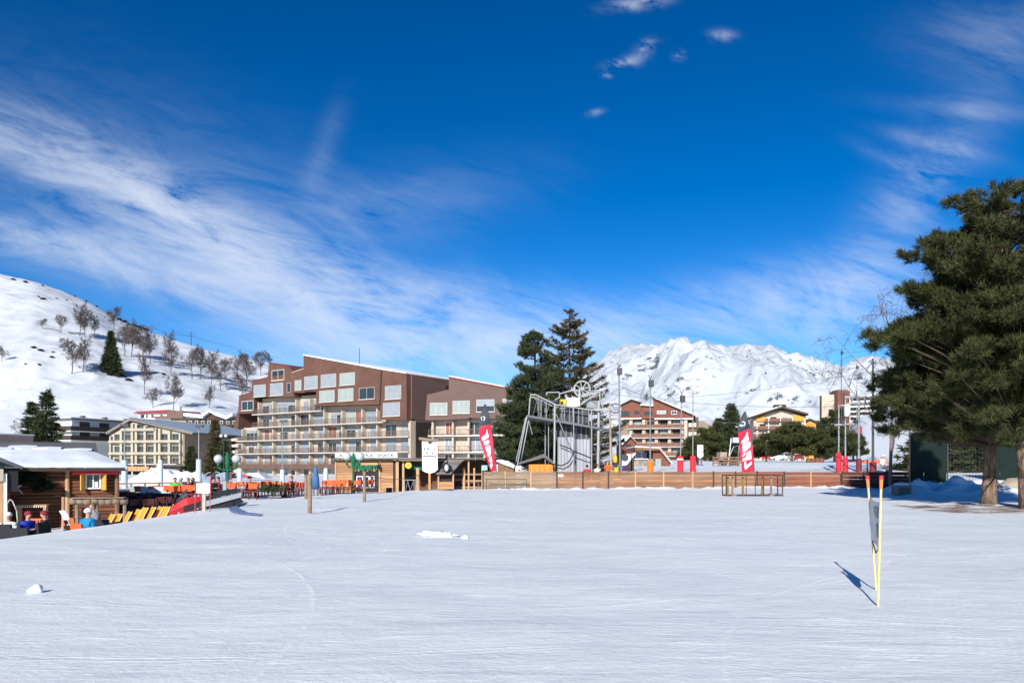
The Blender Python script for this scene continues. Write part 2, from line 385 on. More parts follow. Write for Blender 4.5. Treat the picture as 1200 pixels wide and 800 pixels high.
setp(mount, 'jagged snow covered mountain with dark rock ribs behind the chalets', 'mountain', kind='structure')
# ================================================================== trees
M_PINE = mat('pine_needles', (.050, .057, .020), .75, .45, .9, 0, 0, .15, island=.3)
M_SPRUCE = mat('spruce_needles', (.052, .064, .030), .8, .4, .7, 0, 0, .12, island=.3)
M_SPRUCE_W = mat('dry_spruce_needles', (.085, .072, .035), .8, .4, .7, 0, 0, .12, island=.3)
M_BARK = mat('pine_bark', (.165, .115, .085), .9, .8, 9, 1.0, 0, .1, stretch=(1, 1, .3))
M_DBARK = mat('dark_bark', (.085, .065, .05), .9, .35, 5, .6, 0, .1, stretch=(1, 1, .3))
M_TWIG = mat('grey_twigs', (.11, .088, .084), .9, .3, .5, 0, 0, .1)
M_BIRCH = mat('birch_bark', (.20, .165, .155), .85, .5, 6, .3, 0, .1, stretch=(1, 1, 3))
M_BTWIG = mat('birch_twigs', (.095, .066, .072), .9, .3, .8, 0, 0, .1)

def unit(a): return a / np.maximum(np.linalg.norm(a, axis=-1, keepdims=True), 1e-9)
def blades(pos, dirs, length, width, k, spread, rng):
    n = len(pos); d = unit(dirs[:, None, :] + rng.normal(0, spread, (n, k, 3)))
    sd = unit(np.cross(d, rng.normal(0, 1, (n, k, 3))))
    ln = (np.broadcast_to(np.asarray(length, float), (n,))[:, None] * rng.uniform(.65, 1.15, (n, k)))[..., None]
    wd = np.broadcast_to(np.asarray(width, float), (n,))[:, None, None]
    p = pos[:, None, :] + rng.normal(0, .12, (n, k, 3)) * ln
    V = np.stack([p - sd * wd, p + sd * wd, p + d * ln], 2).reshape(-1, 3)
    return V, np.arange(n * k * 3).reshape(-1, 3)

def spruce(name, label, base, h, r, seed, m=None, group=None, bare=.06, droop=.25, whorls=None, dens=1.0, power=.85, blade=.07, gap=0, jit=1.0, tipup=.22):
    """conifer with whorled boughs: each bough a limb with hanging sprays of needles"""
    rng = np.random.default_rng(seed); t = thing(name, label, 'tree', base, 0, group)
    tr = MB(); lean = rng.normal(0, .01, 2)
    tr.path([(lean[0] * z, lean[1] * z, z) for z in np.linspace(-.3, h * .98, 8)], [h * .016 * (1 - .95 * k / 7) + .02 for k in range(8)], 7)
    P = []; D = []; S = []
    nw = whorls or int(h * 2.4)
    for i in range(nw):
        f = bare + (1 - bare) * (i + rng.uniform(-.3, .3)) / nw; f = min(max(f, bare), .985)
        nb = int(rng.integers(5, 8))
        a0 = rng.uniform(0, 6.28)
        for b in range(nb):
            if rng.uniform() < gap: continue
            a = a0 + b * 6.283 / nb + rng.normal(0, .22); f0 = f; fj = rng.uniform(-.5, .5) * jit * (1 - bare) / nw; f = min(max(f + fj, bare), .985)
            Lb = r * ((1 - f) ** power) * rng.uniform(.72, 1.12) + .12 * h / 12
            up = .35 * (f - .35)
            n = max(3, int(Lb / (.17 / dens)))
            s = np.linspace(.12, 1, n) + rng.normal(0, .02, n)
            x = Lb * s; z = h * f + Lb * (up * s - droop * s ** 1.4 + tipup * np.clip(s - .45, 0, 1) ** 1.2)
            ca_, sa_ = math.cos(a), math.sin(a)
            pts = np.stack([x * ca_, x * sa_, z], 1)
            e = [tuple(pts[k]) for k in (0, n // 2, n - 1)]
            tr.path([(0, 0, h * f)] + e, [.018 * h / 10, .014 * h / 10, .01, .004], 3)
            for side in (-1, 0, 1):
                wd = (.30 * Lb * (1 - s) + .10) * side
                off = np.stack([-sa_ * wd, ca_ * wd, -np.abs(wd) * .35], 1) * rng.uniform(.5, 1.1, (n, 1))
                q = pts + off + rng.normal(0, .04, pts.shape)
                dd = np.stack([ca_ - sa_ * side * .9 + 0 * s, sa_ + ca_ * side * .9 + 0 * s, -.25 + .3 * s], 1)
                P.append(q); D.append(dd); S.append(np.full(n, .26 + .10 * Lb / max(r, .1)))
            f = f0
    P = np.concatenate(P); D = unit(np.concatenate(D)); S = np.concatenate(S)
    V, Fc = blades(P, D, S * 1.25 * blade / .07, blade * .5, 7, .45, rng)
    tr.build('trunk', M_DBARK, t)
    np_mesh('crown', V, Fc, m or M_SPRUCE, t)
    return t

def pine(name, label, base, h, prof, trunk_r, seed, lean=(0, 0), ntuft=2400, side_bias=None, group=None, blade=(.30, .016), kb=15, trunk_m=None, needle_m=None, limbs=True, clump=.62, droop=.12, layers=0):
    """long-needled pine: limbs reaching to clumps of bottle-brush tufts; prof gives crown radius by height fraction"""
    rng = np.random.default_rng(seed); t = thing(name, label, 'tree', base, 0, group)
    tr = MB(); lb = MB(); zz = np.linspace(-.3, h * .95, 9)
    ax = lambda z: np.array([lean[0] * (z / h) ** 1.0, lean[1] * (z / h), z])
    tr.path([tuple(ax(z)) for z in zz], [trunk_r * (1.25 if k == 0 else 1 - .82 * k / 8) for k in range(9)], 10)
    hs, rs = zip(*prof)
    # boughs leave the trunk in loose layers; clumps of tufts sit along their outer parts and on side shoots
    C = []; nclump = int(ntuft / 14); tries = 0; amax = max(rs)
    while len(C) < nclump and tries < 4000:
        tries += 1
        f = rng.uniform(hs[0], .99); rad = float(np.interp(f, hs, rs))
        if rng.uniform() > (rad / amax) ** .75 + .08: continue
        f = f if layers == 0 else hs[0] + round((f - hs[0]) * layers) / layers * 1.0 + rng.normal(0, .014)
        a = rng.uniform(0, 6.283); Lb = rad * rng.uniform(.62, 1.10); up = rng.uniform(.02, .28) + .35 * max(0, f - .6)
        ca_, sa_ = math.cos(a), math.sin(a); n = max(2, int(Lb / .50))
        for k in range(n):
            s_ = .38 + .62 * (k + rng.uniform(.2, .9)) / n if n > 1 else 1.0
            lat = rng.normal(0, .16) * Lb * (1.15 - s_) * 1.3 + rng.normal(0, .12)
            c = ax(f * h) + np.array([ca_ * Lb * s_ - sa_ * lat, sa_ * Lb * s_ + ca_ * lat, Lb * (up * s_ - droop * s_ * s_ * (1 - f) ** 2) + .12 * abs(lat) + rng.normal(0, .08)])
            if c[2] > .5: C.append(c)
    P = []; D = []; S = []
    for c in C:
        z0 = max(h * hs[0] * .9, c[2] - .35 * math.hypot(c[0], c[1]))
        a = ax(z0); out = unit((c - ax(c[2]))[None])[0]
        if limbs:
            mid = (a * .45 + c * .55) + np.array([0, 0, -.18]); lb.path([tuple(a), tuple(mid), tuple(c)], [.034, .020, .008], 4)
        n = int(rng.integers(11, 18)); u = unit(rng.normal(0, 1, (n, 3)) + out * .6 + np.array([0, 0, .35]))
        rr = clump * rng.uniform(.55, 1.05) * rng.uniform(.45, 1, (n, 1))
        q = c + u * rr * np.array([1.1, 1.1, .62]); P.append(q); D.append(unit(u * .7 + out * .35 + np.array([0, 0, .55]))); S.append(np.full(n, blade[0]) * rng.uniform(.8, 1.2, n))
    P = np.concatenate(P); D = np.concatenate(D); S = np.concatenate(S)
    # bottle brush: needles in a narrow cone along the shoot, plus a few flaring
    V1, F1 = blades(P, D, S, blade[1], kb, .55, rng); V2, F2 = blades(P - D * S[:, None] * .45, D, S, blade[1], kb, .75, rng)
    tr.build('trunk', trunk_m or M_BARK, t, smooth=True)
    if limbs: lb.build('limbs', M_DBARK, t)
    np_mesh('crown', np.concatenate([V1, V2]), np.concatenate([F1, F2 + len(V1)]), needle_m or M_PINE, t)
    return t

def bare_tree(name, label, base, h, seed, spread=.55, levels=4, r0=.02, kids=(7, 6, 5, 4), weep=0.0, tm=None, wm=None, group=None, twig=.02, stems=1, up=.5):
    """leafless tree: recursive limbs, the last levels kept as one mesh of twigs"""
    rng = random.Random(seed); t = thing(name, label, 'tree', base, 0, group); tr = MB(); tw = MB()
    def grow(p, d, L, r, lev):
        pts = [p]; q = Vector(p); dd = Vector(d); n = 4 if lev < 2 else 3
        for k in range(n):
            dd = (dd + Vector((rng.gauss(0, .10), rng.gauss(0, .10), rng.gauss(0, .07) - weep * (lev > 1) * .35 + (.05 if lev < 2 else 0)))).normalized()
            q = q + dd * (L / n); pts.append(tuple(q))
        rr = [max(r * (1 - .72 * k / n), twig * .4) for k in range(n + 1)]
        (tr if lev < 2 else tw).path(pts, rr, 6 if lev == 0 else (4 if lev == 1 else 3))
        if lev >= levels: return
        nk = kids[min(lev, len(kids) - 1)]
        for k in range(nk):
            f = (.25 if lev == 0 else .2) + (.75 if lev == 0 else .8) * (k + rng.uniform(0, .9)) / nk; f = min(f, .99)
            i = min(int(f * n), n - 1); a = Vector(pts[i]).lerp(Vector(pts[i + 1]), f * n - i)
            ax = (Vector(pts[i + 1]) - Vector(pts[i])).normalized(); az = rng.uniform(0, 6.283)
            pe = ax.orthogonal().normalized(); pe = (Matrix.Rotation(az, 3, ax) @ pe)
            nd = (ax * up + pe * rng.uniform(.5, 1.1) + Vector((0, 0, .25 if lev == 0 else .05))).normalized()
            grow(tuple(a), nd, L * spread * (1.05 - .45 * f) * rng.uniform(.75, 1.15), r * .5 * (1.1 - .5 * f), lev + 1)
    for s in range(stems):
        d = Vector((rng.gauss(0, .12) * (stems > 1) + rng.gauss(0, .03), rng.gauss(0, .12) * (stems > 1), 1)).normalized()
        grow((rng.gauss(0, .3) * (stems > 1), 0, -.3), d, h * (.86 if s == 0 else rng.uniform(.6, .85)), h * r0, 0)
    tr.build('trunk', tm or M_TWIG, t); tw.build('twigs', wm or M_TWIG, t)
    return t

# ---- the two big pines on the right
pa_y = 32.0; pa = (wx(1159, pa_y), pa_y); pb_y = 29.5; pb = (wx(1207, pb_y), pb_y)
pine('mature_pine', 'large pine whose straight bare trunk stands nearer the board fence', (*pa, G(*pa) - .05), 12.2,
     [(.225, 2.6), (.27, 3.9), (.33, 4.4), (.40, 4.4), (.52, 3.9), (.66, 3.2), (.80, 2.6), (.92, 1.6), (1.0, .5)], .28, 5, lean=(.5, .3), ntuft=15000, clump=.46, droop=.42, layers=0, blade=(.26, .016), kb=12)
pine('mature_pine', 'large pine with a leaning trunk standing at the edge of the needle litter', (*pb, G(*pb) - .05), 12.4,
     [(.24, 2.6), (.30, 4.2), (.38, 5.0), (.5, 4.9), (.64, 4.1), (.78, 3.3), (.9, 2.2), (1.0, .7)], .32, 11, lean=(-1.0, .4), ntuft=15000, clump=.46, droop=.42, layers=0, blade=(.26, .016), kb=12)
# ---- bare birch behind them, dark spruces behind the lift station
by = 52.0; b_ = (wx(1043, by), by)
bare_tree('bare_birch', 'leafless birch with drooping purple twigs behind the large pines', (*b_, G(*b_)), 14.8, 3, .5, 4, .0085, (12, 8, 6, 4), .55, M_BIRCH, M_BTWIG, None, .022)
y = 72.0
pine('stone_pine', 'dense dark green pine behind the steel lift station, rounded top', (wx(627, y), y, -.3), wz(386, y) + .3,
     [(.10, 2.9), (.18, 4.0), (.30, 4.2), (.42, 3.7), (.55, 2.9), (.68, 2.3), (.80, 1.8), (.9, 1.3), (1.0, .4)], .3, 23, ntuft=10500, blade=(.30, .028), kb=8, needle_m=M_SPRUCE, trunk_m=M_DBARK, clump=.7)
y = 78.0
spruce('tall_spruce', 'tall ragged brownish spruce with long drooping boughs behind the lift station', (wx(668, y), y, -.3), wz(362, y) + .3, 6.6, 31, M_SPRUCE_W, bare=.12, droop=.30, whorls=24, dens=1.1, power=.72, blade=.08, gap=.25, jit=1.6, tipup=.75)
# ---- conifers round the hotels on the left
y = 84.0
spruce('spruce', 'taller of two dark spruces beside the white terraced hotel', (wx(55, y), y, -.5), wz(455, y) + .5, 2.7, 41, bare=.05, droop=.3, blade=.085, dens=.9)
spruce('spruce', 'shorter of two dark spruces beside the white terraced hotel', (wx(38, y + 4), y + 4, -.5), wz(468, y + 4) + .5, 2.5, 42, bare=.05, droop=.3, blade=.085, dens=.9)
y = 122.0
spruce('thin_spruce', 'thin brownish spruce at the corner of the cream hotel', (wx(252, y), y, -.5), wz(491, y) + .5, 2.0, 43, M_SPRUCE_W, bare=.05, blade=.1, dens=.7)
y = 128.0
spruce('small_spruce', 'small dark spruce against the tan side wall of the cream hotel', (wx(224, y), y, -.5), wz(522, y) + .5, 1.7, 44, bare=.05, blade=.1, dens=.7)
y = 118.0
spruce('small_spruce', 'small dark spruce behind the green globe lamps', (wx(264, y), y, -.5), wz(516, y) + .5, 1.3, 45, bare=.05, blade=.1, dens=.7)
# ---- right: spruces and low rounded pines in front of the chalets
y = 150.0
spruce('spruce', 'tall slender spruce between the brick chalet and the yellow chalet', (wx(857, y), y, 1.9), wz(472, y) - 1.9, 4.2, 51, bare=.04, blade=.15, dens=.55, droop=.3)
spruce('spruce', 'shorter spruce leaning on the tall slender one by the brick chalet', (wx(842, y), y, 1.9), wz(490, y) - 1.9, 3.6, 52, bare=.04, blade=.15, dens=.55, droop=.3)
RB = [(.26, .8), (.34, 1.0), (.46, 1.0), (.6, .85), (.8, .6), (1.0, .2)]
for i, (px, top, rp, y, lab) in enumerate([
    (898, 511, 26, 128, 'low rounded pine beside the second feather flag'), (928, 499, 28, 124, 'low rounded pine in front of the yellow chalet balconies'),
    (955, 502, 26, 127, 'low rounded pine in front of the small yellow annex'), (978, 493, 26, 121, 'largest low rounded pine, beside the padded lift pylon'),
    (1000, 511, 22, 128, 'low rounded pine half behind the padded lift pylon'), (829, 503, 22, 130, 'dark rounded pine behind the white notice board'),
    (812, 514, 16, 126, 'dark rounded pine at the corner of the brick chalet')]):
    zb = 1.9; hh = wz(top, y) - zb; rr = rp / FP * y
    pine('low_pine', lab, (wx(px, y), y, zb), hh, [(a, b * rr) for a, b in RB], .22, 60 + i, ntuft=1500, blade=(.5, .07), kb=6, clump=.85, limbs=False)
y = 300.0
for i, (px, top, rp, lab) in enumerate([(966, 488, 9, 'far dark spruce left of the pale tower block'), (957, 492, 8, 'far dark spruce at the roof edge of the yellow chalet'), (975, 480, 7, 'far dark spruce in front of the pale tower block'), (984, 478, 6, 'far dark spruce under the brick lift shaft')]):
    spruce('far_spruce', lab, (wx(px, y), y, 2.5), wz(top, y) - 2.5, rp / FP * y * 1.2, 80 + i, bare=.05, blade=.3, dens=.3, whorls=16)
bare_tree('bare_tree', 'purplish leafless tree below the grid of tower balconies', (wx(1043, 120), 120, 2.5), 12, 91, .5, 4, .012, (9, 7, 6, 3), .1, M_BTWIG, M_BTWIG, None, .035)
bare_tree('bare_tree', 'purplish leafless thicket in front of the pale tower block', (wx(992, 280), 280, 2.5), 17, 92, .5, 4, .012, (9, 7, 6, 3), .1, M_BTWIG, M_BTWIG, None, .07, stems=3)
bare_tree('bare_tree', 'thin pale leafless tree left of the two dark spruces', (wx(24, 110), 110, -.4), 9.5, 93, .45, 4, .012, (10, 7, 5, 3), .3, M_TWIG, M_TWIG, None, .025)

# ---- bare trees scattered over the hillside (shared meshes, one object each)
protoA = None
HT = [  # px, base row, height px, width factor, kind, label
    (50, 386, 12, 1.2, 0, 'tiny bare tree highest and farthest out on the open hillside'), (71, 390, 20, 1.1, 0, 'small bare tree left of the upper clump on the hillside'),
    (93, 394, 32, .9, 1, 'bare tree forming the left half of the upper hillside clump'), (100, 395, 28, 1, 0, 'bare tree forming the right half of the upper hillside clump'),
    (112, 397, 24, .8, 1, 'thin bare tree just right of the upper hillside clump'), (84, 438, 38, 1.1, 0, 'spreading bare tree below the upper clump, left of the dark hillside spruce'),
    (97, 436, 34, .8, 1, 'thinner bare tree between its spreading neighbour and the dark hillside spruce'), (134, 388, 26, .9, 0, 'bare tree showing over the top of the dark hillside spruce'),
    (146, 417, 34, 1, 0, 'bare tree touching the right side of the dark hillside spruce'), (154, 418, 34, 1, 1, 'bare tree second to the right of the dark hillside spruce'),
    (168, 423, 36, 1.15, 0, 'broad bare tree at the end of the row right of the dark spruce'), (177, 426, 30, 1, 1, 'lower bare tree hugging the broad one in the spruce row'),
    (170, 462, 38, .7, 1, 'narrow bare tree in the spruce shadow on the hillside'), (197, 425, 30, .8, 1, 'thin upper bare tree of the middle hillside pair'),
    (201, 440, 30, 1, 0, 'fuller lower bare tree of the middle hillside pair'), (225, 444, 34, 1, 0, 'bare tree with forked top right of the middle pair'),
    (235, 445, 32, .9, 1, 'straight bare tree beside the forked one'), (247, 452, 34, .8, 1, 'tall thin bare tree above the dark wooden chalet'),
    (259, 458, 34, 1.1, 0, 'rounded bare tree above the dark wooden chalet'), (179, 478, 22, 1.2, 0, 'low bushy bare tree above the red roofed house'),
    (203, 480, 34, 1, 1, 'bare tree rising behind the red roofed house chimney'), (245, 478, 22, 1, 1, 'bare tree directly above the snowy chalet gable'),
    (279, 447, 30, 1.0, 0, 'bare tree at the top left corner of the brown apartment block'), (290, 455, 34, 1.0, 1, 'dense bare tree against the stepped brown roof'),
    (283, 470, 30, 1, 0, 'bare tree low against the left end of the brown apartments'), (306, 440, 26, 1, 0, 'bare tree peeping over the stepped brown roof'),
    (300, 428, 14, 1, 0, 'small bare tree standing on the ridge above the apartments'), (314, 430, 14, 1.1, 1, 'small bare tree farther along the ridge above the apartments'),
    (2, 424, 18, 1, 0, 'small bare tree at the far edge of the open hillside')]
protos = {}
for i, (px, py, hp, wf, kd, lab) in enumerate(HT):
    x, yy_, z = hill_hit(px, py); hh = hp * 1.1 / FP * yy_
    if kd not in protos:
        o = bare_tree('hillside_tree', lab, (x, yy_, z - .2), 10.0, 100 + kd, .58, 4, .014, (11, 8, 7, 4) if kd == 0 else (14, 8, 6, 4), .05, M_TWIG, M_TWIG, 'bare trees on the hillside', .055, up=.5 if kd == 0 else .8)
        protos[kd] = o
    else:
        o = dup(protos[kd]); o['label'] = lab
    o.location = (x, yy_, z - .2); s = hh / 10.0; o.scale = (s * wf, s * wf, s); o.rotation_euler = (0, 0, i * 1.7)
x, yy_, z = hill_hit(130, 437)
spruce('hillside_spruce', 'single dense dark spruce casting a long shadow on the hillside', (x, yy_, z - .3), 50 / FP * yy_, 13 / FP * yy_, 120, bare=.02, blade=.26, dens=.34, whorls=30, droop=.35, power=1.05)
# dark scrub along the ridge and on the slope
M_SCRUB = mat('dark_scrub', (.045, .042, .038), .9, .4, .5)
rng = np.random.default_rng(4); scr = None
for i, (px, py, sp_) in enumerate([(127, 366, 5), (133, 369, 4), (140, 372, 5), (145, 375, 6), (151, 378, 4), (157, 380, 5), (162, 383, 6), (166, 385, 6), (171, 387, 6), (113, 359, 3), (101, 352, 3), (88, 347, 2.5), (50, 351, 5), (45, 348, 3), (40, 408, 5), (47, 411, 5), (46, 428, 4), (61, 419, 4), (62, 413, 3), (30, 427, 3), (192, 439, 4), (150, 446, 6), (141, 440, 5), (160, 390, 5), (66, 350, 2.5), (78, 352, 2.5), (30, 331, 4), (15, 328, 4), (50, 335, 3), (266, 425, 3)]):
    x, yy_, z = hill_hit(px, py); s = sp_ * .72 / FP * yy_
    if scr is None:
        P = rng.normal(0, .3, (60, 3)) * np.array([1, .7, .45]) + np.array([0, 0, .3]); V, Fc = blades(P, unit(rng.normal(0, 1, (60, 3)) + np.array([0, 0, .5])), .55, .12, 6, .5, rng)
        scr = np_mesh('scrub_bush', V, Fc, M_SCRUB); o = scr
        setp(o, 'low dark scrub bush poking through the snow of the open hillside', 'bush', 'scrub bushes on the hillside')
    else: o = scr.copy(); COL.objects.link(o)
    o.location = (x, yy_, z); o.scale = (s * 1.2, s, s * .75); o.rotation_euler = (0, 0, i * 2.1)
    ridge = i < 12
    o['label'] = 'low dark scrub bush on the ridge line of the hill' if ridge else 'low dark scrub bush poking through the snow of the open hillside'
    o['group'] = 'scrub bushes along the ridge' if ridge else 'scrub bushes on the hillside'
# ================================================================== buildings
M_BROWN = mat('brown_cladding', (.118, .057, .042), .75, .20, .45, .15, island=.10)
M_TAUPE = mat('taupe_cladding', (.125, .078, .066), .75, .10, .35, .15, island=.08)
M_CREAM = mat('cream_render', (.45, .375, .305), .8, .10, .5)
M_CREAM2 = mat('pale_yellow_render', (.40, .355, .275), .8, .10, .4)
M_SLAB = mat('concrete_slab', (.48, .43, .385), .8, .14, .8)
M_WHITE = mat('white_paint', (.72, .72, .70), .6, .08, 1)
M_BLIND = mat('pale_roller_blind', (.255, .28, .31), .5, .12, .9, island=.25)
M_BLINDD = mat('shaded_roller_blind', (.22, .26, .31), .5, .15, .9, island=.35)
M_CURT = mat('net_curtain', (.27, .31, .30), .8, .25, 3, island=.3, stretch=(4, 4, .4))
M_GLASS = glass('dark_window_glass', (.030, .036, .042))
M_DOORRED = mat('red_brown_door', (.24, .085, .055), .6, .2, 1, island=.3)
M_RAIL = mat('brown_metal_rail', (.16, .12, .105), .5, .15, 2)
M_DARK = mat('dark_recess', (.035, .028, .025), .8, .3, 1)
M_ROOFSNOW = mat('roof_snow', (.78, .81, .86), .6, .04, .6, .35, bscale=.8)
M_WFRAME = mat('off_white_window_frame', (.47, .46, .44), .6, .12, 1)
M_TIN = mat('blue_grey_metal_roof', (.30, .36, .41), .45, .14, .4, stretch=(1, 1, 1))
M_TAN = mat('tan_stone_wall', (.33, .26, .20), .85, .25, 1.2, .2)
M_REDROOF = mat('red_tin_roof', (.26, .045, .045), .5, .2, .8)
M_DKWOOD = mat('dark_chalet_wood', (.055, .037, .028), .8, .3, 1.0, .2, island=.2)
M_BRICKW = mat('red_brown_boards', (.17, .065, .043), .8, .18, .9, .2, island=.15)
M_CHBALC = mat('balcony_boards', (.17, .085, .06), .8, .25, 1.2, island=.25)
M_YWOOD = mat('orange_yellow_boards', (.60, .27, .045), .7, .15, 1, island=.1)
M_GREYR = mat('grey_roofing', (.13, .12, .12), .8, .25, .8, .2)
M_PINK = mat('pinkish_render', (.42, .27, .21), .8, .12, .6)
M_STONE = mat('rubble_stone', (.25, .22, .19), .9, .45, 2.2, .5)
M_LBOARD = mat('light_larch_boards', (.38, .205, .10), .75, .25, 2.0, .3, island=.30, stretch=(.25, 1, 3))
M_LPOST = mat('light_larch_post', (.45, .27, .15), .75, .22, 3, .2, stretch=(2, 2, .4))

class Facade:
    """a wall plane seen between two photo columns; local x runs along it, local y into the building, z up from z0"""
    def __init__(s, A, B, z0):
        s.a = Vector((wx(A[0], A[1]), A[1])); b = Vector((wx(B[0], B[1]), B[1])); s.d = (b - s.a).normalized(); s.len = (b - s.a).length
        s.z0 = z0; s.rz = math.atan2(s.d.y, s.d.x)
    def thing(s, name, label, cat, group=None): return thing(name, label, cat, (s.a.x, s.a.y, s.z0), s.rz, group)
    def uY(s, px):
        r = Vector(((px - HX) / FP, 1.0)); # t*r = a + u d
        det = r.x * -s.d.y + s.d.x * r.y
        t = (s.a.x * -s.d.y + s.d.x * s.a.y) / det
        p = r * t; return (p - s.a).dot(s.d), p.y
    def U(s, px): return s.uY(px)[0]
    def Zs(s, px, py): return wz(py, s.uY(px)[1]) - s.z0
    def P(s, px, py): return (s.U(px), s.Zs(px, py))
    def poly(s, pts): return [s.P(*p) for p in pts]

def win(root, x0, x1, z0, z1, y, pane, fm=None, mull=1, fw=.065, trans=False, proud=.06, sill=False):
    """window: frame part with the pane as its sub-part, set on a wall whose face is at local y"""
    f = MB(); a, b = y - proud, y + .02
    f.box(x0, x0 + fw, a, b, z0, z1); f.box(x1 - fw, x1, a, b, z0, z1); f.box(x0 + fw, x1 - fw, a, b, z1 - fw, z1); f.box(x0 + fw, x1 - fw, a, b, z0, z0 + fw)
    for k in range(1, mull + 1):
        xc = x0 + (x1 - x0) * k / (mull + 1); f.box(xc - fw * .4, xc + fw * .4, a + .01, b, z0 + fw, z1 - fw)
    if trans: f.box(x0 + fw, x1 - fw, a + .012, b, z0 + (z1 - z0) * .3, z0 + (z1 - z0) * .3 + fw * .7)
    fr = f.build('window', fm or M_WFRAME, root)
    MB().box(x0 + fw * .8, x1 - fw * .8, y - proud * .45, y - .004, z0 + fw * .8, z1 - fw * .8).build('pane', pane, fr)
    if sill: MB().box(x0 - .06, x1 + .06, y - .22, y - .003, z0 - .12, z0 - .01).build('sill', M_SLAB, fr)
    return fr
def railing(root, x0, x1, y, z, h=1.0, m=None, step=.16, r=.014, name='railing', posts=1.6):
    b = MB()
    b.box(x0, x1, y - .03, y + .03, z + h - .05, z + h); b.box(x0, x1, y - .015, y + .015, z + .10, z + .14)
    n = int((x1 - x0) / step)
    for k in range(n + 1): xx = x0 + (x1 - x0) * k / max(n, 1); b.box(xx - r, xx + r, y - r, y + r, z + .14, z + h - .05)
    for k in range(int((x1 - x0) / posts) + 1): xx = x0 + (x1 - x0) * k / max(int((x1 - x0) / posts), 1); b.box(xx - .035, xx + .035, y - .036, y + .036, z, z + h - .051)
    return b.build(name, m or M_RAIL, root)

# ------------------------------------------------ main brown apartment block
def zpx(zx, zy): return (270 + zx / 4.4458, 400 + zy / 4.4458)      # reading from an enlarged crop of the photograph
F1 = Facade((277, 163.0), (481.5, 135.0), -1.0)
bk = F1.thing('apartment_block', 'stepped brown clad apartment block with cream balconies and sloping roofs', 'apartment block')
U = F1.U; ZZ = F1.Zs
ref = 378.0
rows = [ZZ(ref, p) for p in (546.4, 530, 513.6, 497.2, 480.8, 464.4)]
u0, u1 = U(279.5), U(481.5)
wallm = MB()
wallm.box(u0, u1, 1.15, 14, 0, rows[3] + .1)
wallm.box(U(299), u1, 1.152, 14, rows[3] + .1, rows[4] + .6)
wallm.box(U(302), u1 - .01, 1.154, 9, rows[4] + .6, rows[5] + .6)
wallm.build('wall', M_CREAM, bk)
# brown cladding blocks, each a sloping-roofed prism (front set at different depths)
def clad(pts, y0, y1, m=M_BROWN, name='cladding'):
    p = F1.poly([zpx(*q) for q in pts]); o = MB().prism(p, y0, y1).build(name, m, bk); return o, p
def capline(p0, p1, y0, y1, parent, m=M_ROOFSNOW, t=.22):
    (x0, z0), (x1, z1) = p0, p1
    return MB().prism([(x0, z0), (x1, z1), (x1, z1 + t), (x0, z0 + t)], y0, y1).build('roof', m, parent)
clad([(20, 450), (45, 452), (50, 372), (40, 366)], -.2, 9)
A_, pA = clad([(50, 378), (133, 372), (135, 262), (56, 286)], -.5, 10)
B_, pB = clad([(126, 290), (345, 290), (345, 262), (345, 172), (336, 165), (208, 190), (126, 210)], -.7, 12)
C_, pC = clad([(206, 196), (336, 172), (336, 158), (322, 132), (216, 113)], -.66, 11)
D_, pD = clad([(340, 268), (408, 268), (408, 143), (340, 166)], -.9, 13)
E_, pE = clad([(404, 262), (470, 262), (470, 337), (803, 330), (803, 408), (940, 412), (940, 170), (812, 150), (404, 76)], -1.1, 22)
sd_ = MB().prism([(.0, pE[4][1] - .05), (21, pE[4][1] - .05), (21, pE[6][1] - 2.2), (0, pE[6][1] - .05)], pE[5][0] + .0, pE[5][0] + .25, 'x'); sd_.build('side_cladding', M_TAUPE, bk, loc=None)
capline(pE[8], pE[7], -1.25, 22, bk); capline(pE[7], pE[6], -1.25, 22, bk)
capline(pA[3], pA[2], -.6, 10, bk, M_REDROOF, .12); capline(pD[3], pD[2], -1.0, 13, bk, M_SLAB, .12); capline(pC[4], pC[3], -.8, 11, bk, M_REDROOF, .12); capline(pB[6], pB[5], -.8, 12, bk, M_REDROOF, .12)
MB().path([F1.P(*zpx(812, 152))[:1] + (-1.2,) + F1.P(*zpx(812, 152))[1:], F1.P(*zpx(803, 330))[:1] + (-1.2,) + F1.P(*zpx(803, 330))[1:]], .12, 6).build('drain_pipe', M_DARK, bk)
def wz1(a, b, c, d, y, pane, **k):
    x0, z1 = F1.P(*zpx(a, c)); x1, z0 = F1.P(*zpx(b, d)); return win(bk, x0, x1, z0, z1, y, pane, **k)
wz1(70, 131, 312, 358, -.5, M_GLASS, mull=1, sill=True, fw=.13)
wz1(137, 199, 230, 286, -.7, M_BLIND, mull=0, sill=True); wz1(222, 290, 222, 280, -.7, M_BLIND, mull=0, sill=True); wz1(310, 330, 218, 266, -.7, M_GLASS, mull=0)
wz1(230, 295, 153, 201, -.66, M_GLASS, mull=1, sill=True, fw=.13)
wz1(355, 389, 205, 256, -.9, M_CURT, mull=0)
for a, b, c, d in ((409, 478, 187, 246), (495, 574, 177, 236)): wz1(a, b, c, d, -1.1, M_BLIND, mull=0, sill=True)
wz1(593, 672, 170, 226, -1.1, M_CURT, mull=1, sill=True)
wz1(487, 566, 260, 314, -1.1, M_CURT, mull=2, sill=True); wz1(585, 664, 251, 309, -1.1, M_CURT, mull=2, sill=True); wz1(694, 774, 246, 300, -1.1, M_GLASS, mull=1, sill=True)
wz1(829, 912, 236, 299, -1.1, M_BLIND, mull=0, sill=True); wz1(818, 906, 323, 388, -1.1, M_BLIND, mull=0, sill=True)
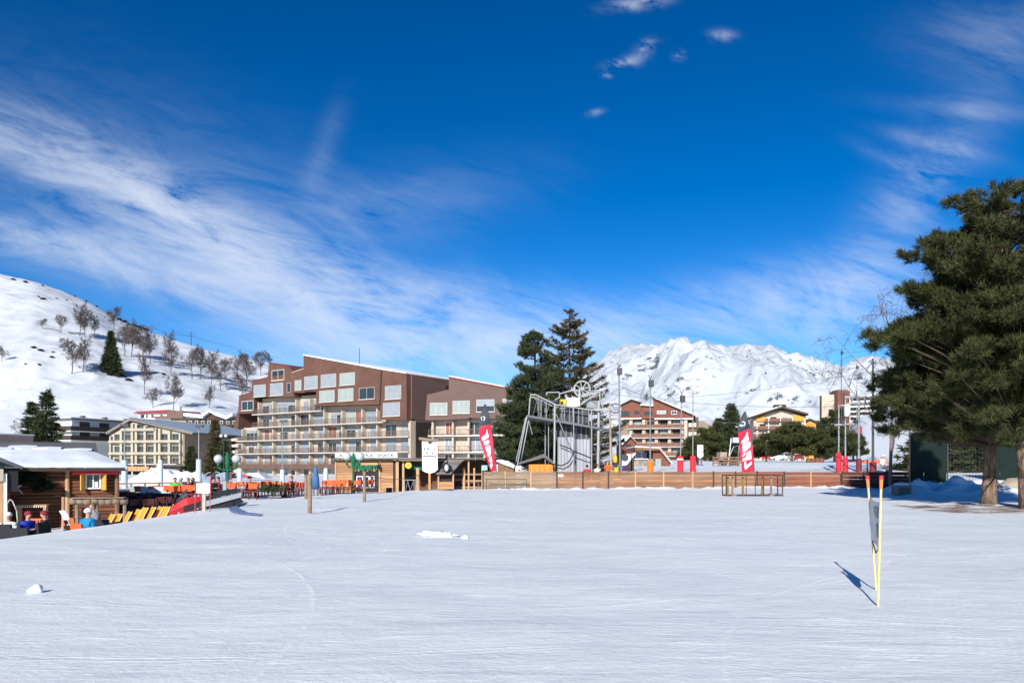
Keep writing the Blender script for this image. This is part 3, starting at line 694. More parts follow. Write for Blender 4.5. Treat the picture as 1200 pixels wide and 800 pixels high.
# small dark openings in the side wall
for q, zq in ((9, .42), (9.2, .72)):
    zt_ = pE[5][1] + (pE[6][1] - pE[5][1]) * zq; MB().box(pE[5][0] + .24, pE[5][0] + .3, q, q + 1.1, zt_, zt_ + 1.1).build('vent', M_DARK, bk)
# floors: slab, railing, pillars, glazed doors with blinds / curtains
pill = [283, 302, 319, 346, 362, 379, 400, 423.5, 441, 479]
rg = random.Random(3)
def span(k):   # which columns exist on storey k
    return {0: (279.5, 480.5), 1: (279.5, 480.5), 2: (279.5, 480.5), 3: (281, 480.5), 4: (299, 450), 5: (299, 378)}[k]
for k, zf in enumerate([rows[0] - 2.7] + rows[0:5]):
    kk = max(k - 0, 0)
    a, b = span(min(k, 5))
    if k == 0: zf = .0
    if k > 0:
        MB().box(U(a) - .3, U(b) + .15, -.62, 1.3, zf - .2, zf).build('balcony_slab', M_SLAB, bk)
        railing(bk, U(a) - .2, U(b) + .1, -.56, zf, 1.0, step=.2, r=.02)
    top = (rows[k] if k < 6 else rows[5]) - .22
    cols = [p for p in pill if a - 3 <= p <= b + 3]
    for p in cols: MB().box(U(p) - .16, U(p) + .16, .1 if k else .12, 1.16, zf, top).build('pillar', M_CREAM, bk)
    for c0, c1 in zip(cols[:-1], cols[1:]):
        x0, x1 = U(c0) + .2, U(c1) - .2; wdt = x1 - x0
        if wdt < .9: continue
        sty = rg.random()
        n = 2 if wdt > 4.2 else 1
        for j in range(n):
            xa = x0 + wdt * j / n + (.0 if rg.random() < .5 else wdt / n * .28); xb = x0 + wdt * (j + 1) / n - (.1 if j == n - 1 else 0)
            xb = min(xb, x0 + wdt - .05)
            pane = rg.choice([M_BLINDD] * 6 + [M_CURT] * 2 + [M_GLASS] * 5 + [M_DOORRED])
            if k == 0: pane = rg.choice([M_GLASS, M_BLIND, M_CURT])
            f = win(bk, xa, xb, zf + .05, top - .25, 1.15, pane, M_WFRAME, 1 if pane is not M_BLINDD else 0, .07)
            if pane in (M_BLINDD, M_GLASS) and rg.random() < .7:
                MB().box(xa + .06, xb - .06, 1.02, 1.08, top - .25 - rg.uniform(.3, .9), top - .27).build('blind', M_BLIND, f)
# balcony clutter seen as small shapes: folded chairs and plant pots are parts of nothing - each a thing
# passage under the side wall, its shade put on as a dark sheet; shop band
MB().box(u1 + .02, u1 + 9, 9.0, 9.3, 0, pE[5][1] - .3).build('passage_wall', M_DARK, bk); MB().box(u1 + .004, u1 + .1, 1.3, 9, 0, pE[5][1] - .1).build('passage_shade_sheet', M_DARK, bk)
MB().box(u1 - .45, u1 + .12, -.2, 1.1, 0, pE[5][1] - .02).build('corner_pier', M_CREAM, bk)
MB().box(U(279), U(400), -.9, -.6, 2.0, 2.9).build('shop_fascia', mat('brown_fascia', (.13, .075, .06), .7, .2, 1), bk)
MB().path([(U(403), 4, pE[8][1] - 2), (U(403), 4, pE[8][1] + 1.2)], .05, 4).build('aerial', M_DARK, bk)

# ------------------------------------------------ second block, greyer brown
def z5(zx, zy): return (495 + zx / 6.157, 430 + zy / 6.157)
F2 = Facade((501, 127.0), (612, 124.0), -.6)
b2 = F2.thing('apartment_block', 'lower taupe clad apartment block half hidden behind the first feather flag', 'apartment block')
def cl2(pts, y0, y1, name='cladding', m=M_TAUPE):
    p = F2.poly([z5(*q) for q in pts]); MB().prism(p, y0, y1).build(name, m, b2); return p
cl2([(30, 384), (205, 382), (205, 163), (44, 202)], -.8, 12); pm2 = cl2([(203, 382), (345, 374), (345, 368), (720, 380), (720, 178), (203, 80)], -1.0, 16)
MB().prism([pm2[5], pm2[4], (pm2[4][0], pm2[4][1] + .18), (pm2[5][0], pm2[5][1] + .18)], -1.2, 16).build('roof', M_REDROOF, b2)
MB().prism([(pm2[5][0], pm2[5][1] + .19), (pm2[4][0], pm2[4][1] + .19), (pm2[4][0], pm2[4][1] + .34), (pm2[5][0], pm2[5][1] + .34)], -.9, 16).build('roof_snow', M_ROOFSNOW, b2)
def w5(a, b, c, d, pane, y, **k):
    x0, z1 = F2.P(*z5(a, c)); x1, z0 = F2.P(*z5(b, d)); win(b2, x0, x1, z0, z1, y, pane, **k)
w5(65, 190, 260, 346, M_CURT, -.8, mull=2, sill=True); w5(230, 352, 247, 335, M_CURT, -1.0, mull=2, sill=True); w5(400, 530, 238, 325, M_GLASS, -1.0, mull=1, sill=True)
x0, z1 = F2.P(*z5(402, 240)); x1, z0 = F2.P(*z5(528, 285)); MB().box(x0, x1, -1.12, -1.07, z0, z1).build('blind', M_BLIND, b2)
w5(588, 690, 232, 328, M_BLIND, -1.0, mull=0, sill=True)
r2 = [F2.Zs(540, p) for p in (529.2, 509.8)]
MB().box(F2.U(503), F2.U(612), 1.1, 12, 0, F2.Zs(540, 490)).build('wall', M_CREAM, b2)
for k, zf in enumerate([0] + r2):
    top = ([r2[0], r2[1], F2.Zs(540, 491.5)][k]) - .2
    if k:
        MB().box(F2.U(502), F2.U(612), -.35, 1.2, zf - .2, zf).build('balcony_slab', M_SLAB, b2); railing(b2, F2.U(503), F2.U(611), -.3, zf, 1.0, step=.25)
    for p in (507, 530.5, 549, 568, 590, 606): MB().box(F2.U(p) - .15, F2.U(p) + .15, 0, 1.11, zf, top).build('pillar', M_CREAM, b2)
    for (a, b, pn) in [[(519, 529, M_GLASS), (546, 565, M_GLASS), (575, 588, M_BLIND)], [(519, 529, M_BLIND), (546, 565, M_BLIND), (572, 587, M_CURT)], [(520, 529, M_DOORRED), (546, 562, M_GLASS), (570, 580, M_GLASS)]][k]:
        win(b2, F2.U(a), F2.U(b), zf + .05, top - .15, 1.1, pn, M_WHITE, 1, .08)

# ------------------------------------------------ cream hotel with grid windows
def z3(zx, zy): return (120 + zx / 7.5, 470 + zy / 7.5)
F3 = Facade((128, 165.0), (212.7, 161.5), -1.2)
b3 = F3.thing('hotel', 'cream hotel with a grid of square windows and a blue grey metal roof', 'hotel')
def p3(zx, zy): return F3.P(*z3(zx, zy))
gab = [(-.0, 0), (F3.len, 0), p3(695, 268), p3(250, 180), p3(60, 292)]
MB().prism(gab, .55, 34).build('wall', M_CREAM2, b3)
# tan side wall and set-back end
MB().box(F3.len + .002, F3.len + .2, .7, 33, 0, p3(695, 268)[1] - .3).build('side_wall', M_TAN, b3)
MB().box(F3.len + .2, F3.len + 2.6, 24, 33.6, 0, p3(695, 268)[1] - .4).build('stair_tower', M_CREAM2, b3)
rk = [p3(40, 292), p3(250, 168), p3(700, 262)]
def roofsl(p, q, y0, y1, t, name, m): MB().prism([p, q, (q[0], q[1] + t), (p[0], p[1] + t)], y0, y1).build(name, m, b3)
roofsl(rk[0], rk[1], -.3, 35, .55, 'roof', mat('roof_fascia', (.20, .17, .15), .7, .2, 1)); roofsl(rk[1], (rk[2][0] + 2.6, rk[2][1] - .75), -.3, 35, .4, 'roof', mat('roof_fascia', (.2, .17, .15)))
roofsl((rk[1][0], rk[1][1] + .56), (rk[2][0] + 2.7, rk[2][1] - .34), -.1, 35.2, .08, 'roof_sheet', M_TIN)
wcols = [(90, 150), (180, 240), (295, 355), (385, 445), (503, 568), (600, 664)]
wrows = [(195, 240), (286, 345), (391, 450), (496, 553)]
for r_, (za, zb_) in enumerate(wrows):
    for c_, (xa, xb) in enumerate(wcols):
        if r_ == 0 and c_ not in (1, 2, 3): continue
        off = (xa - 380) / 300 * -2.5
        zb2 = za + 26 if (r_ == 0 and c_ == 3) else zb_
        x0, z1 = p3(xa, za + off + (16 if (r_ == 0 and c_ == 3) else 0)); x1, z0 = p3(xb, zb_ + off); win(b3, x0, x1, z0, z1, .55, M_GLASS, mat('grey_window_frame', (.25, .22, .2)), 1, .07, trans=True)
for xa in (62, 152, 250, 285, 362, 452, 490, 575, 672):
    x0, _ = p3(xa, 400); tz = min(p3(xa + 8, 268)[1], 99)
    zt_ = np.interp(xa, [60, 250, 695], [p3(60, 300)[1], p3(250, 190)[1], p3(695, 275)[1]]); MB().box(x0, x0 + (.55 if xa not in (62, 672) else .35), -.05, .552, 3.2, float(zt_) - .2).build('pilaster', M_CREAM2, b3)
for zy in (250, 354, 459, 563):
    _, z0 = p3(380, zy); xa, xb = (62, 690) if zy > 300 else (170, 460)
    MB().box(p3(xa, 400)[0], p3(xb, 400)[0], -.35, .549, z0 - .25, z0 + .3).build('sill_band', M_CREAM2, b3)
    for (q0, q1) in wcols[(1 if zy < 300 else 0):(4 if zy < 300 else 6)]:
        MB().box(p3(q0, 400)[0], p3(q1, 400)[0], -.37, -.345, z0 - .35, z0 - .16).build('flower_box', M_GREYR, b3)
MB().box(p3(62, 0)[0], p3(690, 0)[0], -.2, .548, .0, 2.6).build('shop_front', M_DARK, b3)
for q in (135, 300, 415, 520): MB().box(p3(q, 0)[0], p3(q, 0)[0] + .16, -1.5, -1.3, 0, 3.2).build('canopy_post', M_WHITE, b3)
M_SIGNB = mat('orange_brown_sign', (.36, .14, .055), .6, .15, 2)
M_SIGNL = mat('pale_sign_lettering', (.75, .62, .38), .6, .1, 2)
sb = MB().box(p3(212, 0)[0], p3(455, 0)[0], -1.62, -1.5, p3(300, 613)[1], p3(300, 572)[1]).build('sign_board', M_SIGNB, b3)
lm = MB(); rgl = random.Random(9); xx = p3(235, 0)[0]; zb_, zt_ = p3(300, 607)[1], p3(300, 578)[1]
while xx < p3(440, 0)[0]:
    wd = rgl.choice([.12, .2, .26, .3]); lm.box(xx, xx + .08, -1.65, -1.618, zb_, zt_)
    if wd > .15: lm.box(xx + .082, xx + wd, -1.65, -1.618, zt_ - .1, zt_)
    if wd > .22: lm.box(xx + .082, xx + wd, -1.65, -1.618, zb_, zb_ + .1)
    xx += wd + .16
lm.build('lettering', M_SIGNL, sb)
MB().box(p3(62, 0)[0], p3(690, 0)[0], -1.5, -.2, 3.0, 3.2).build('canopy', M_SLAB, b3)

# ------------------------------------------------ white terraced hotel behind the log hut
F4 = Facade((62, 172.0), (84, 170.0), -.5)
b4 = F4.thing('hotel', 'white flat roofed hotel with long dark balconies beside the two spruces', 'hotel')
L4 = 34.0; tp = F4.Zs(84, 489.6); w4 = MB().box(0, F4.len, 0, L4, 0, tp - .3).build('wall', M_WHITE, b4)
MB().box(-.5, F4.len + .8, -.8, L4 + .4, tp - .3, tp).build('roof', M_GREYR, b4); MB().box(-.4, F4.len + .6, -.7, L4, tp + .002, tp + .2).build('roof_snow', M_ROOFSNOW, b4)
for zf in (F4.Zs(84, 504.5), F4.Zs(84, 515.5)):
    MB().box(-.3, F4.len + 1.2, -1.2, L4, zf - .2, zf).build('balcony_slab', M_WHITE, b4)
    rb = MB().box(-.28, F4.len + 1.2, -1.2, -1.12, zf + .002, zf + 1.0); rb.box(F4.len + 1.12, F4.len + 1.2, -1.1, L4, zf + .002, zf + 1.0); rb.build('balustrade', M_DKWOOD, b4)
    for k in range(6): MB().box(F4.len + .002, F4.len + .05, 2 + k * 5.2, 4.6 + k * 5.2, zf + .05, zf + 2.1).build('balcony_door', M_GLASS, b4)
    MB().box(.4, 1.5, -.05, -.002, zf + .9, zf + 1.9).build('window', M_GLASS, b4)
for k in range(6): MB().box(F4.len + .002, F4.len + .06, 3 + k * 5, 5.6 + k * 5, .2, 2.3).build('shop_window', M_DARK, b4)
for k in range(5): MB().box(F4.len - 2.4, F4.len - 1.6, 4 + k * 6, 4.9 + k * 6, tp + .1, tp + .8).build('chimney', M_GREYR, b4)

# ------------------------------------------------ low buildings just behind the hut
F5 = Facade((-70, 57.0), (39, 64.0), -.6)
b5 = F5.thing('flat_roofed_annex', 'low pinkish flat roofed annex behind the grey roof of the hut', 'annex')
t5 = F5.Zs(20, 509.5)
MB().box(0, F5.len, 0, 7, 0, t5).build('wall', M_PINK, b5); MB().box(-.1, F5.len + .05, -.1, 7, t5 + .002, t5 + .09).build('roof', M_ROOFSNOW, b5)
b6 = thing('restaurant_shed', 'long low building with a grey felt roof carrying patches of snow', 'building', (wx(104, 47), 47, -.9), R(29.5))
xr = .5; zr_ = wz(530.5, 46) + .9; zr2 = wz(518.0, 51.5) + .9
MB().box(-12, xr - .6, .6, 8, 0, zr_ - .25).build('wall', M_DKWOOD, b6)
MB().prism([(0, zr_ - .2), (6, zr2 - .2), (11, zr_), (11, zr_ + .15), (6, zr2), (0, zr_)], -13, xr, 'x').build('roof', M_GREYR, b6)
sn = MB(); rgs = random.Random(5)
for k in range(9):
    a = -12.6 + k * 1.4 + rgs.uniform(-.3, .3); t0 = rgs.uniform(.9, 1.7); t1 = t0 + rgs.uniform(.9, 1.8); sl = (zr2 - zr_) / 6
    pts = [(a, t0 + .3), (a + .8, t0), (a + 1.5, t0 + .25), (a + 1.55, t1 - .2), (a + .9, t1), (a + .1, t1 - .3)]
    n = len(pts); vs = [(p[0], p[1], zr_ + sl * p[1] + .012) for p in pts] + [(p[0], p[1], zr_ + sl * p[1] + .1) for p in pts]
    sn.add(vs, [tuple(range(n, 2 * n))] + [(i, (i + 1) % n, n + (i + 1) % n, n + i) for i in range(n)])
sn.build('snow_patch', M_ROOFSNOW, b6)

# ------------------------------------------------ red roofed house, dark chalet, balcony block behind
F7 = Facade((161, 236.0), (218, 228.0), 3)
b7 = F7.thing('red_roofed_house', 'pale house with a red tin roof above the cream hotel', 'house')
def p7(zx, zy): return F7.P(*z3(zx, zy))
MB().box(.3, p7(600, 0)[0], 0, 12, 0, p7(400, 108)[1]).build('wall', M_WHITE, b7); MB().box(p7(600, 0)[0], p7(735, 0)[0], .01, 12, 0, p7(650, 150)[1]).build('wall', M_TAN, b7)
MB().prism([(-.9, p7(305, 108)[1]), (p7(600, 0)[0], p7(600, 104)[1]), (p7(590, 0)[0], p7(590, 76)[1]), (.8, p7(330, 90)[1])], -.8, 12).build('roof', M_REDROOF, b7)
MB().prism([(p7(460, 0)[0], p7(460, 150)[1]), (p7(742, 0)[0], p7(742, 150)[1]), (p7(735, 0)[0], p7(735, 86)[1]), (p7(605, 0)[0], p7(605, 86)[1]), (p7(600, 0)[0], p7(600, 130)[1]), (p7(470, 0)[0], p7(470, 134)[1])], -1.4, -.9).build('lower_roof', mat('brown_roof', (.16, .10, .075), .8, .2, 1), b7)
MB().box(p7(592, 0)[0], p7(606, 0)[0], 3, 4, 2, p7(600, 40)[1]).build('chimney', M_WHITE, b7)
for a, b in ((335, 370), (385, 400), (430, 450), (510, 530)): MB().box(p7(a, 0)[0], p7(b, 0)[0], -.04, -.003, p7(a, 148)[1], p7(a, 118)[1]).build('window', M_GLASS, b7)
F8 = Facade((216, 216.0), (277, 210.0), 1.5)
b8 = F8.thing('dark_chalet', 'dark timber chalet with zigzag snow covered roofs', 'chalet')
def p8(zx, zy): return F8.P(*z3(zx, zy))
MB().prism([(p8(735, 0)[0], 0), (p8(1165, 0)[0], 0), p8(1165, 160), p8(1110, 165), p8(1020, 130), p8(965, 100), p8(900, 150), p8(735, 150)], 0, 12).build('wall', M_DKWOOD, b8)
def rsn(a, b, t=.5, y0=-1.0): MB().prism([p8(*a), p8(*b), (p8(*b)[0], p8(*b)[1] + t), (p8(*a)[0], p8(*a)[1] + t)], y0, 12).build('roof', M_ROOFSNOW, b8)
rsn((735, 130), (905, 150), .9); rsn((895, 148), (965, 95), .7, -1.2); rsn((965, 95), (1025, 130), .6, -1.2); rsn((1020, 128), (1110, 160), .9); rsn((1108, 160), (1165, 128), .7, -1.1)
for a in range(760, 1150, 55):
    if abs(a - 900) < 20: continue
    f = MB().box(p8(a, 0)[0], p8(a + 26, 0)[0], -.08, -.003, p8(a, 200)[1], p8(a, 172)[1]).build('window', M_WHITE, b8); MB().box(p8(a + 3, 0)[0], p8(a + 23, 0)[0], -.1, -.082, p8(a, 198)[1], p8(a, 175)[1]).build('pane', M_GLASS, f)
MB().box(p8(735, 0)[0], p8(1160, 0)[0], -1.0, -.9, p8(900, 230)[1], p8(900, 208)[1]).build('balcony', M_DKWOOD, b8)
F9 = Facade((255, 176.0), (279, 174.0), -.8)
b9 = F9.thing('balcony_block', 'pale block with long cream balconies between the hotel and the apartments', 'building')
MB().box(-3, F9.len, 1, 10, 0, F9.Zs(262, 513)).build('wall', M_CREAM, b9)
for py in (515, 522, 529, 537): z_ = F9.Zs(265, py); MB().box(-3, F9.len + .2, -.2, 1.0, z_ - .35, z_ + .25).build('balcony_slab', M_SLAB, b9)
for py in (522, 529, 537): 
    for k in range(4): z_ = F9.Zs(265, py); MB().box(-2.6 + k * 1.9, -1.5 + k * 1.9, .93, .998, z_ + .28, z_ + .95).build('window', M_GLASS, b9)

# ------------------------------------------------ red brown chalet residence on the right
def zr(zx, zy): return (715 + zx / 7.618, 455 + zy / 7.618)
F11 = Facade((727, 223.0), (802, 219.0), 2.0)
b11 = F11.thing('chalet_residence', 'red brown chalet residence with peaked snowy roofs and stacked balconies', 'apartment block')
def pr(zx, zy): return F11.P(*zr(zx, zy))
MB().box(pr(95, 0)[0], pr(660, 0)[0], 1.4, 14, 0, pr(400, 275)[1]).build('wall', mat('chalet_back_wall', (.25, .18, .135), .8, .2, .6), b11)
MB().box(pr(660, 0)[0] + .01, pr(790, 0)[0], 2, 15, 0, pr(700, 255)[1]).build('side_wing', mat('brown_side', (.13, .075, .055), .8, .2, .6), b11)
MB().prism([pr(390, 268), pr(750, 268), pr(750, 250), pr(385, 96)], -.3, 13).build('gable', M_BRICKW, b11)
MB().prism([pr(95, 262), pr(275, 262), pr(275, 140), pr(188, 112), pr(100, 158)], -.1, 12).build('gable', M_BRICKW, b11)
MB().prism([pr(275, 268), pr(390, 268), pr(390, 170), pr(275, 165)], .6, 12).build('gable', M_BRICKW, b11)
def rs(a, b, y0, y1, t, m=M_ROOFSNOW, nm='roof'): MB().prism([pr(*a), pr(*b), (pr(*b)[0], pr(*b)[1] + t), (pr(*a)[0], pr(*a)[1] + t)], y0, y1).build(nm, m, b11)
rs((378, 92), (762, 254), -1.0, 13, .35, M_DKWOOD, 'roof'); rs((400, 94), (762, 243), -.9, 13.2, .3, M_ROOFSNOW, 'roof_snow'); rs((88, 160), (190, 108), -.8, 12, .35, M_DKWOOD); rs((190, 108), (282, 136), -.8, 12, .35, M_DKWOOD); rs((270, 150), (385, 158), -.2, 12, .5, M_ROOFSNOW, 'roof_snow')
MB().prism([pr(580, 165), pr(728, 168), pr(735, 232), pr(640, 205)], 3, 12).build('rear_roof', M_TIN, b11)
rs((395, 276), (740, 276), -.7, .5, .3, M_ROOFSNOW, 'roof_snow'); rs((95, 276), (280, 272), -.5, .6, .3, M_ROOFSNOW, 'roof_snow')
win(b11, pr(418, 0)[0], pr(497, 0)[0], pr(0, 234)[1], pr(0, 205)[1], -.3, M_CURT, M_WHITE, 1, .1); win(b11, pr(545, 0)[0], pr(596, 0)[0], pr(0, 240)[1], pr(0, 208)[1], -.3, M_GLASS, M_WHITE, 1, .1)
win(b11, pr(103, 0)[0], pr(170, 0)[0], pr(0, 252)[1], pr(0, 205)[1], -.1, M_GLASS, M_DKWOOD, 1, .1); win(b11, pr(215, 0)[0], pr(262, 0)[0], pr(0, 236)[1], pr(0, 204)[1], -.1, M_GLASS, M_DKWOOD, 1, .1); win(b11, pr(300, 0)[0], pr(375, 0)[0], pr(0, 245)[1], pr(0, 210)[1], .6, M_GLASS, M_DKWOOD, 1, .1)
for k, (zy, xa, xb) in enumerate(((355, 160, 660), (438, 190, 660), (520, 230, 650), (602, 500, 650))):
    zf = pr(400, zy)[1]; x0, x1 = pr(xa, 0)[0], pr(xb, 0)[0]
    MB().box(x0, x1, -.6, 1.45, zf - .2, zf + .05).build('balcony_slab', M_SLAB, b11)
    MB().box(x0, x1, -.6, -.5, zf + .12, zf + 1.05).build('balcony', M_CHBALC, b11)
    for p in (185, 300, 412, 530, 640):
        if xa - 10 <= p <= xb: MB().box(pr(p, 0)[0] - .45, pr(p, 0)[0] + .45, .3, 1.41, zf, zf + 2.55).build('pillar', M_CREAM, b11)
    for j, p in enumerate((215, 330, 445, 560)):
        if p < xa: continue
        wd_ = MB().box(pr(p, 0)[0], pr(p + 62, 0)[0], 1.3, 1.395, zf + .05, zf + 2.2).build('balcony_door', M_DARK if (j + k) % 3 else M_CURT, b11)
MB().box(pr(660, 0)[0] - .01, pr(690, 0)[0], -.2, 1.9, 0, pr(0, 290)[1]).build('corner_pier', M_CREAM, b11)
for zy in (300, 380, 470): MB().box(pr(700, 0)[0], pr(770, 0)[0], 1.2, 1.99, pr(0, zy + 50)[1], pr(0, zy + 14)[1]).build('side_balcony', M_SLAB, b11)

# ------------------------------------------------ yellow chalet
def zy_(zx, zy): return (870 + zx / 8, 460 + zy / 8)
F12 = Facade((877, 283.0), (945, 279.0), 2.2)
b12 = F12.thing('yellow_chalet', 'broad gabled chalet with orange yellow end panels and brown balconies', 'chalet')
def py_(zx, zy): return F12.P(*zy_(zx, zy))
MB().prism([(py_(110, 0)[0], 0), (py_(600, 0)[0], 0), py_(600, 222), py_(430, 172), py_(365, 160), py_(300, 175), py_(110, 238)], 1.6, 16).build('wall', mat('chalet_cream', (.5, .42, .33), .8, .1, .5), b12)
for a, b, c in (((45, 252), (365, 146), 0), ((365, 146), (615, 212), 0)):
    MB().prism([py_(*a), py_(*b), (py_(*b)[0], py_(*b)[1] + .7), (py_(*a)[0], py_(*a)[1] + .7)], -1, 16).build('roof', M_DKWOOD, b12)
MB().prism([(py_(60, 0)[0], py_(60, 244)[1] + .6), (py_(365, 0)[0], py_(365, 146)[1] + .705), (py_(365, 0)[0], py_(365, 146)[1] + 1.0), (py_(60, 0)[0], py_(60, 244)[1] + .9)], -.8, 16).build('roof_snow', M_ROOFSNOW, b12)
MB().box(py_(310, 0)[0], py_(418, 0)[0], 2, 7, py_(0, 165)[1], py_(0, 112)[1]).build('chimney', M_DKWOOD, b12)
MB().prism([py_(132, 266), py_(210, 266), py_(210, 208), py_(132, 236)], .9, 1.59).build('end_panel', M_YWOOD, b12); MB().prism([py_(475, 262), py_(585, 262), py_(585, 228), py_(500, 205), py_(475, 200)], .9, 1.59).build('end_panel', M_YWOOD, b12)
for k, zy in enumerate((268, 338, 408, 478)):
    zf = py_(350, zy)[1]; xa, xb = (205, 480) if k == 0 else (100, 600) if k < 3 else (110, 270)
    MB().box(py_(xa, 0)[0], py_(xb, 0)[0], -.3, 1.62, zf - .2, zf).build('balcony_slab', M_CHBALC, b12)
    cuts = [c for c in (xa, 135, 245, 358, 468, 588, xb) if xa <= c <= xb]
    for c0, c1 in zip(cuts[:-1], cuts[1:]):
        if c1 - c0 > 20: MB().box(py_(c0, 0)[0] + .12, py_(c1, 0)[0] - .12, -.3, -.2, zf + .05, zf + 1.05).build('balcony', M_CHBALC, b12)
    for c in (140, 245, 355, 468, 585):
        if xa - 8 <= c <= xb: MB().box(py_(c, 0)[0] - .22, py_(c, 0)[0] + .22, .1, 1.61, zf, zf + (2.1 if k else 1.6)).build('pillar', M_WHITE, b12)
    for j, c in enumerate((160, 262, 372, 485)):
        if xa < c < xb - 30: MB().box(py_(c + 8, 0)[0], py_(c + 62, 0)[0], 1.5, 1.598, zf + .1, zf + (1.95 if k else 1.7)).build('balcony_door', M_DARK if (j + k) % 2 else M_CURT, b12)
b12b = F12.thing('yellow_annex', 'small orange yellow annex at the right side of the broad chalet', 'annex')
MB().prism([(py_(600, 0)[0] + .05, 0), (py_(700, 0)[0], 0), py_(700, 285), py_(640, 262), (py_(600, 0)[0] + .05, py_(600, 280)[1])], 2, 10).build('wall', M_YWOOD, b12b)
MB().prism([py_(600, 280), py_(640, 254), py_(715, 288), (py_(715, 0)[0], py_(0, 280)[1]), (py_(640, 0)[0], py_(0, 245)[1]), (py_(600, 0)[0], py_(0, 272)[1])], 1.2, 10).build('roof', M_DKWOOD, b12b)
MB().box(py_(600, 0)[0] + .1, py_(690, 0)[0], .8, .9, py_(0, 345)[1], py_(0, 322)[1]).build('balcony', M_CHBALC, b12b)

# ------------------------------------------------ far tower blocks
def zt(zx, zy): return (950 + zx / 4.44, 400 + zy / 4.44)
F13 = Facade((963, 470.0), (982, 466.0), 2)
b13 = F13.thing('tower_block', 'tall pale beige tower block far up the valley', 'apartment block')
p13 = lambda zx, z_: F13.P(*zt(zx, z_))
MB().box(0, F13.len, 0, 14, 0, p13(100, 276)[1]).build('wall', mat('pale_beige', (.52, .42, .33), .8, .08, .2), b13)
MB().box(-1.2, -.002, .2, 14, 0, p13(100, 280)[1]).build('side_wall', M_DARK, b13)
for k in range(9): MB().box(-1.25, -1.202, 2, 12, p13(0, 300)[1] - k * 3.0, p13(0, 300)[1] - k * 3.0 + 1.2).build('window_strip', M_CURT, b13)
for k in range(5): MB().box(F13.len * .15, F13.len * .92, -.3, -.002, p13(0, 330)[1] - k * 3.0, p13(0, 330)[1] - k * 3.0 + .25).build('string_course', M_SLAB, b13)
b13b = thing('lift_shaft', 'red brown brick lift shaft rising between the two far tower blocks', 'tower', (wx(981.5, 462), 462, 2))
dx = wx(996, 462) - wx(981.5, 462)
MB().box(0, dx, 0, 12, 0, wz(457.5, 462) - 2).build('wall', M_BRICKW, b13b); MB().box(.6, dx - .6, 1, 10, wz(457.5, 462) - 2, wz(456.3, 462) - 2).build('roof', M_GREYR, b13b); MB().box(dx * .45, dx * .55, -.1, -.002, 8, wz(460, 462) - 2).build('window_strip', M_GLASS, b13b)
F14 = Facade((996, 461.0), (1027, 452.0), 2)
b14 = F14.thing('grid_block', 'far apartment block with a grid of dark balconies and white slabs', 'apartment block')
MB().box(.05, F14.len, 0, 12, 0, F14.Zs(1000, 464)).build('wall', M_DARK, b14)
for k in range(8):
    z_ = F14.Zs(1000, 465) - k * 2.9; MB().box(.05, F14.len + .2, -1.2, -.002, z_ - .55, z_ + .45).build('balcony', M_WHITE, b14)
MB().box(*(0.06, .35), -1.25, -.01, 0, F14.Zs(1000, 464)).build('partition', M_WHITE, b14)
for k in range(1, 7): MB().box(F14.len * k / 7 - .25, F14.len * k / 7 + .25, -1.1, -.004, 0, F14.Zs(1000, 465)).build('partition', M_DARK, b14)
F15 = Facade((812, 262.0), (832, 266.0), 2)
b15 = F15.thing('snow_roofed_house', 'low house with a brown snow edged roof behind the dark pines', 'house')
MB().box(0, F15.len, 0, 10, 0, F15.Zs(820, 505)).build('wall', M_CREAM, b15); MB().prism([(-1, F15.Zs(812, 494)), (F15.len * .5, F15.Zs(812, 494) + .3), (F15.len + 1, F15.Zs(832, 501)), (F15.len + 1, F15.Zs(832, 504)), (-1, F15.Zs(812, 499))], -1, 10).build('roof', M_TAN, b15); MB().box(2, 4, -.06, -.003, 8, 9.5).build('window', M_GLASS, b15)
# ================================================================== wooden bar, hut, lift station, terrace, poles, people
M_LOG = mat('stained_logs', (.155, .062, .030), .75, .3, 2.0, .4, island=.22, stretch=(.35, 1, 1))
M_LOGEND = mat('dark_end_post', (.20, .11, .06), .8, .25, 3, .2)
M_GWOOD = mat('weathered_grey_wood', (.24, .17, .12), .85, .35, 3, .4, stretch=(.3, 1, 2))
M_RED = mat('red_plastic', (.55, .03, .04), .45, .1, 2)
M_AWN = mat('crimson_awning', (.42, .025, .055), .6, .12, 2)
M_SHUT = mat('yellow_shutter', (.62, .32, .06), .6, .15, 2)
M_GARL = mat('pine_garland', (.022, .026, .014), .9, .5, 2, island=.4)
M_STEEL = mat('galvanised_steel', (.24, .25, .265), .45, .18, 2, 0, .55)
M_WSTEEL = mat('white_painted_steel', (.34, .34, .335), .5, .12, 2)
M_DSTEEL = mat('dark_steel', (.06, .06, .065), .5, .2, 2, 0, .3)
M_GREEN = mat('green_lamp_paint', (.008, .125, .055), .45, .12, 2)
M_GLOBE = mat('frosted_globe', (.45, .47, .49), .35, .06, 1)
M_PAD = mat('pale_blue_padding', (.50, .60, .70), .6, .1, 2, .1)
M_REDPAD = mat('red_padding', (.62, .022, .035), .55, .1, 2, .1)
M_ORPAD = mat('orange_padding', (.85, .17, .02), .55, .1, 2, .1)
M_DPAD = mat('dark_red_padding', (.16, .02, .03), .6, .2, 2)
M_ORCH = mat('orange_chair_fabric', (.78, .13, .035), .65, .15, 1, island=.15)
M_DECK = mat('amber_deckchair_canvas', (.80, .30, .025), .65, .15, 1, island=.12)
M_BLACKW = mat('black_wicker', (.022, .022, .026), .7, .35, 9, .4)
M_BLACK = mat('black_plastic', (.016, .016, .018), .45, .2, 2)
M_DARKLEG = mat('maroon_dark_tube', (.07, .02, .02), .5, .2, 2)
M_FLAGRED = mat('red_banner_cloth', (.52, .018, .055), .6, .10, 2, .1, bscale=1.2)
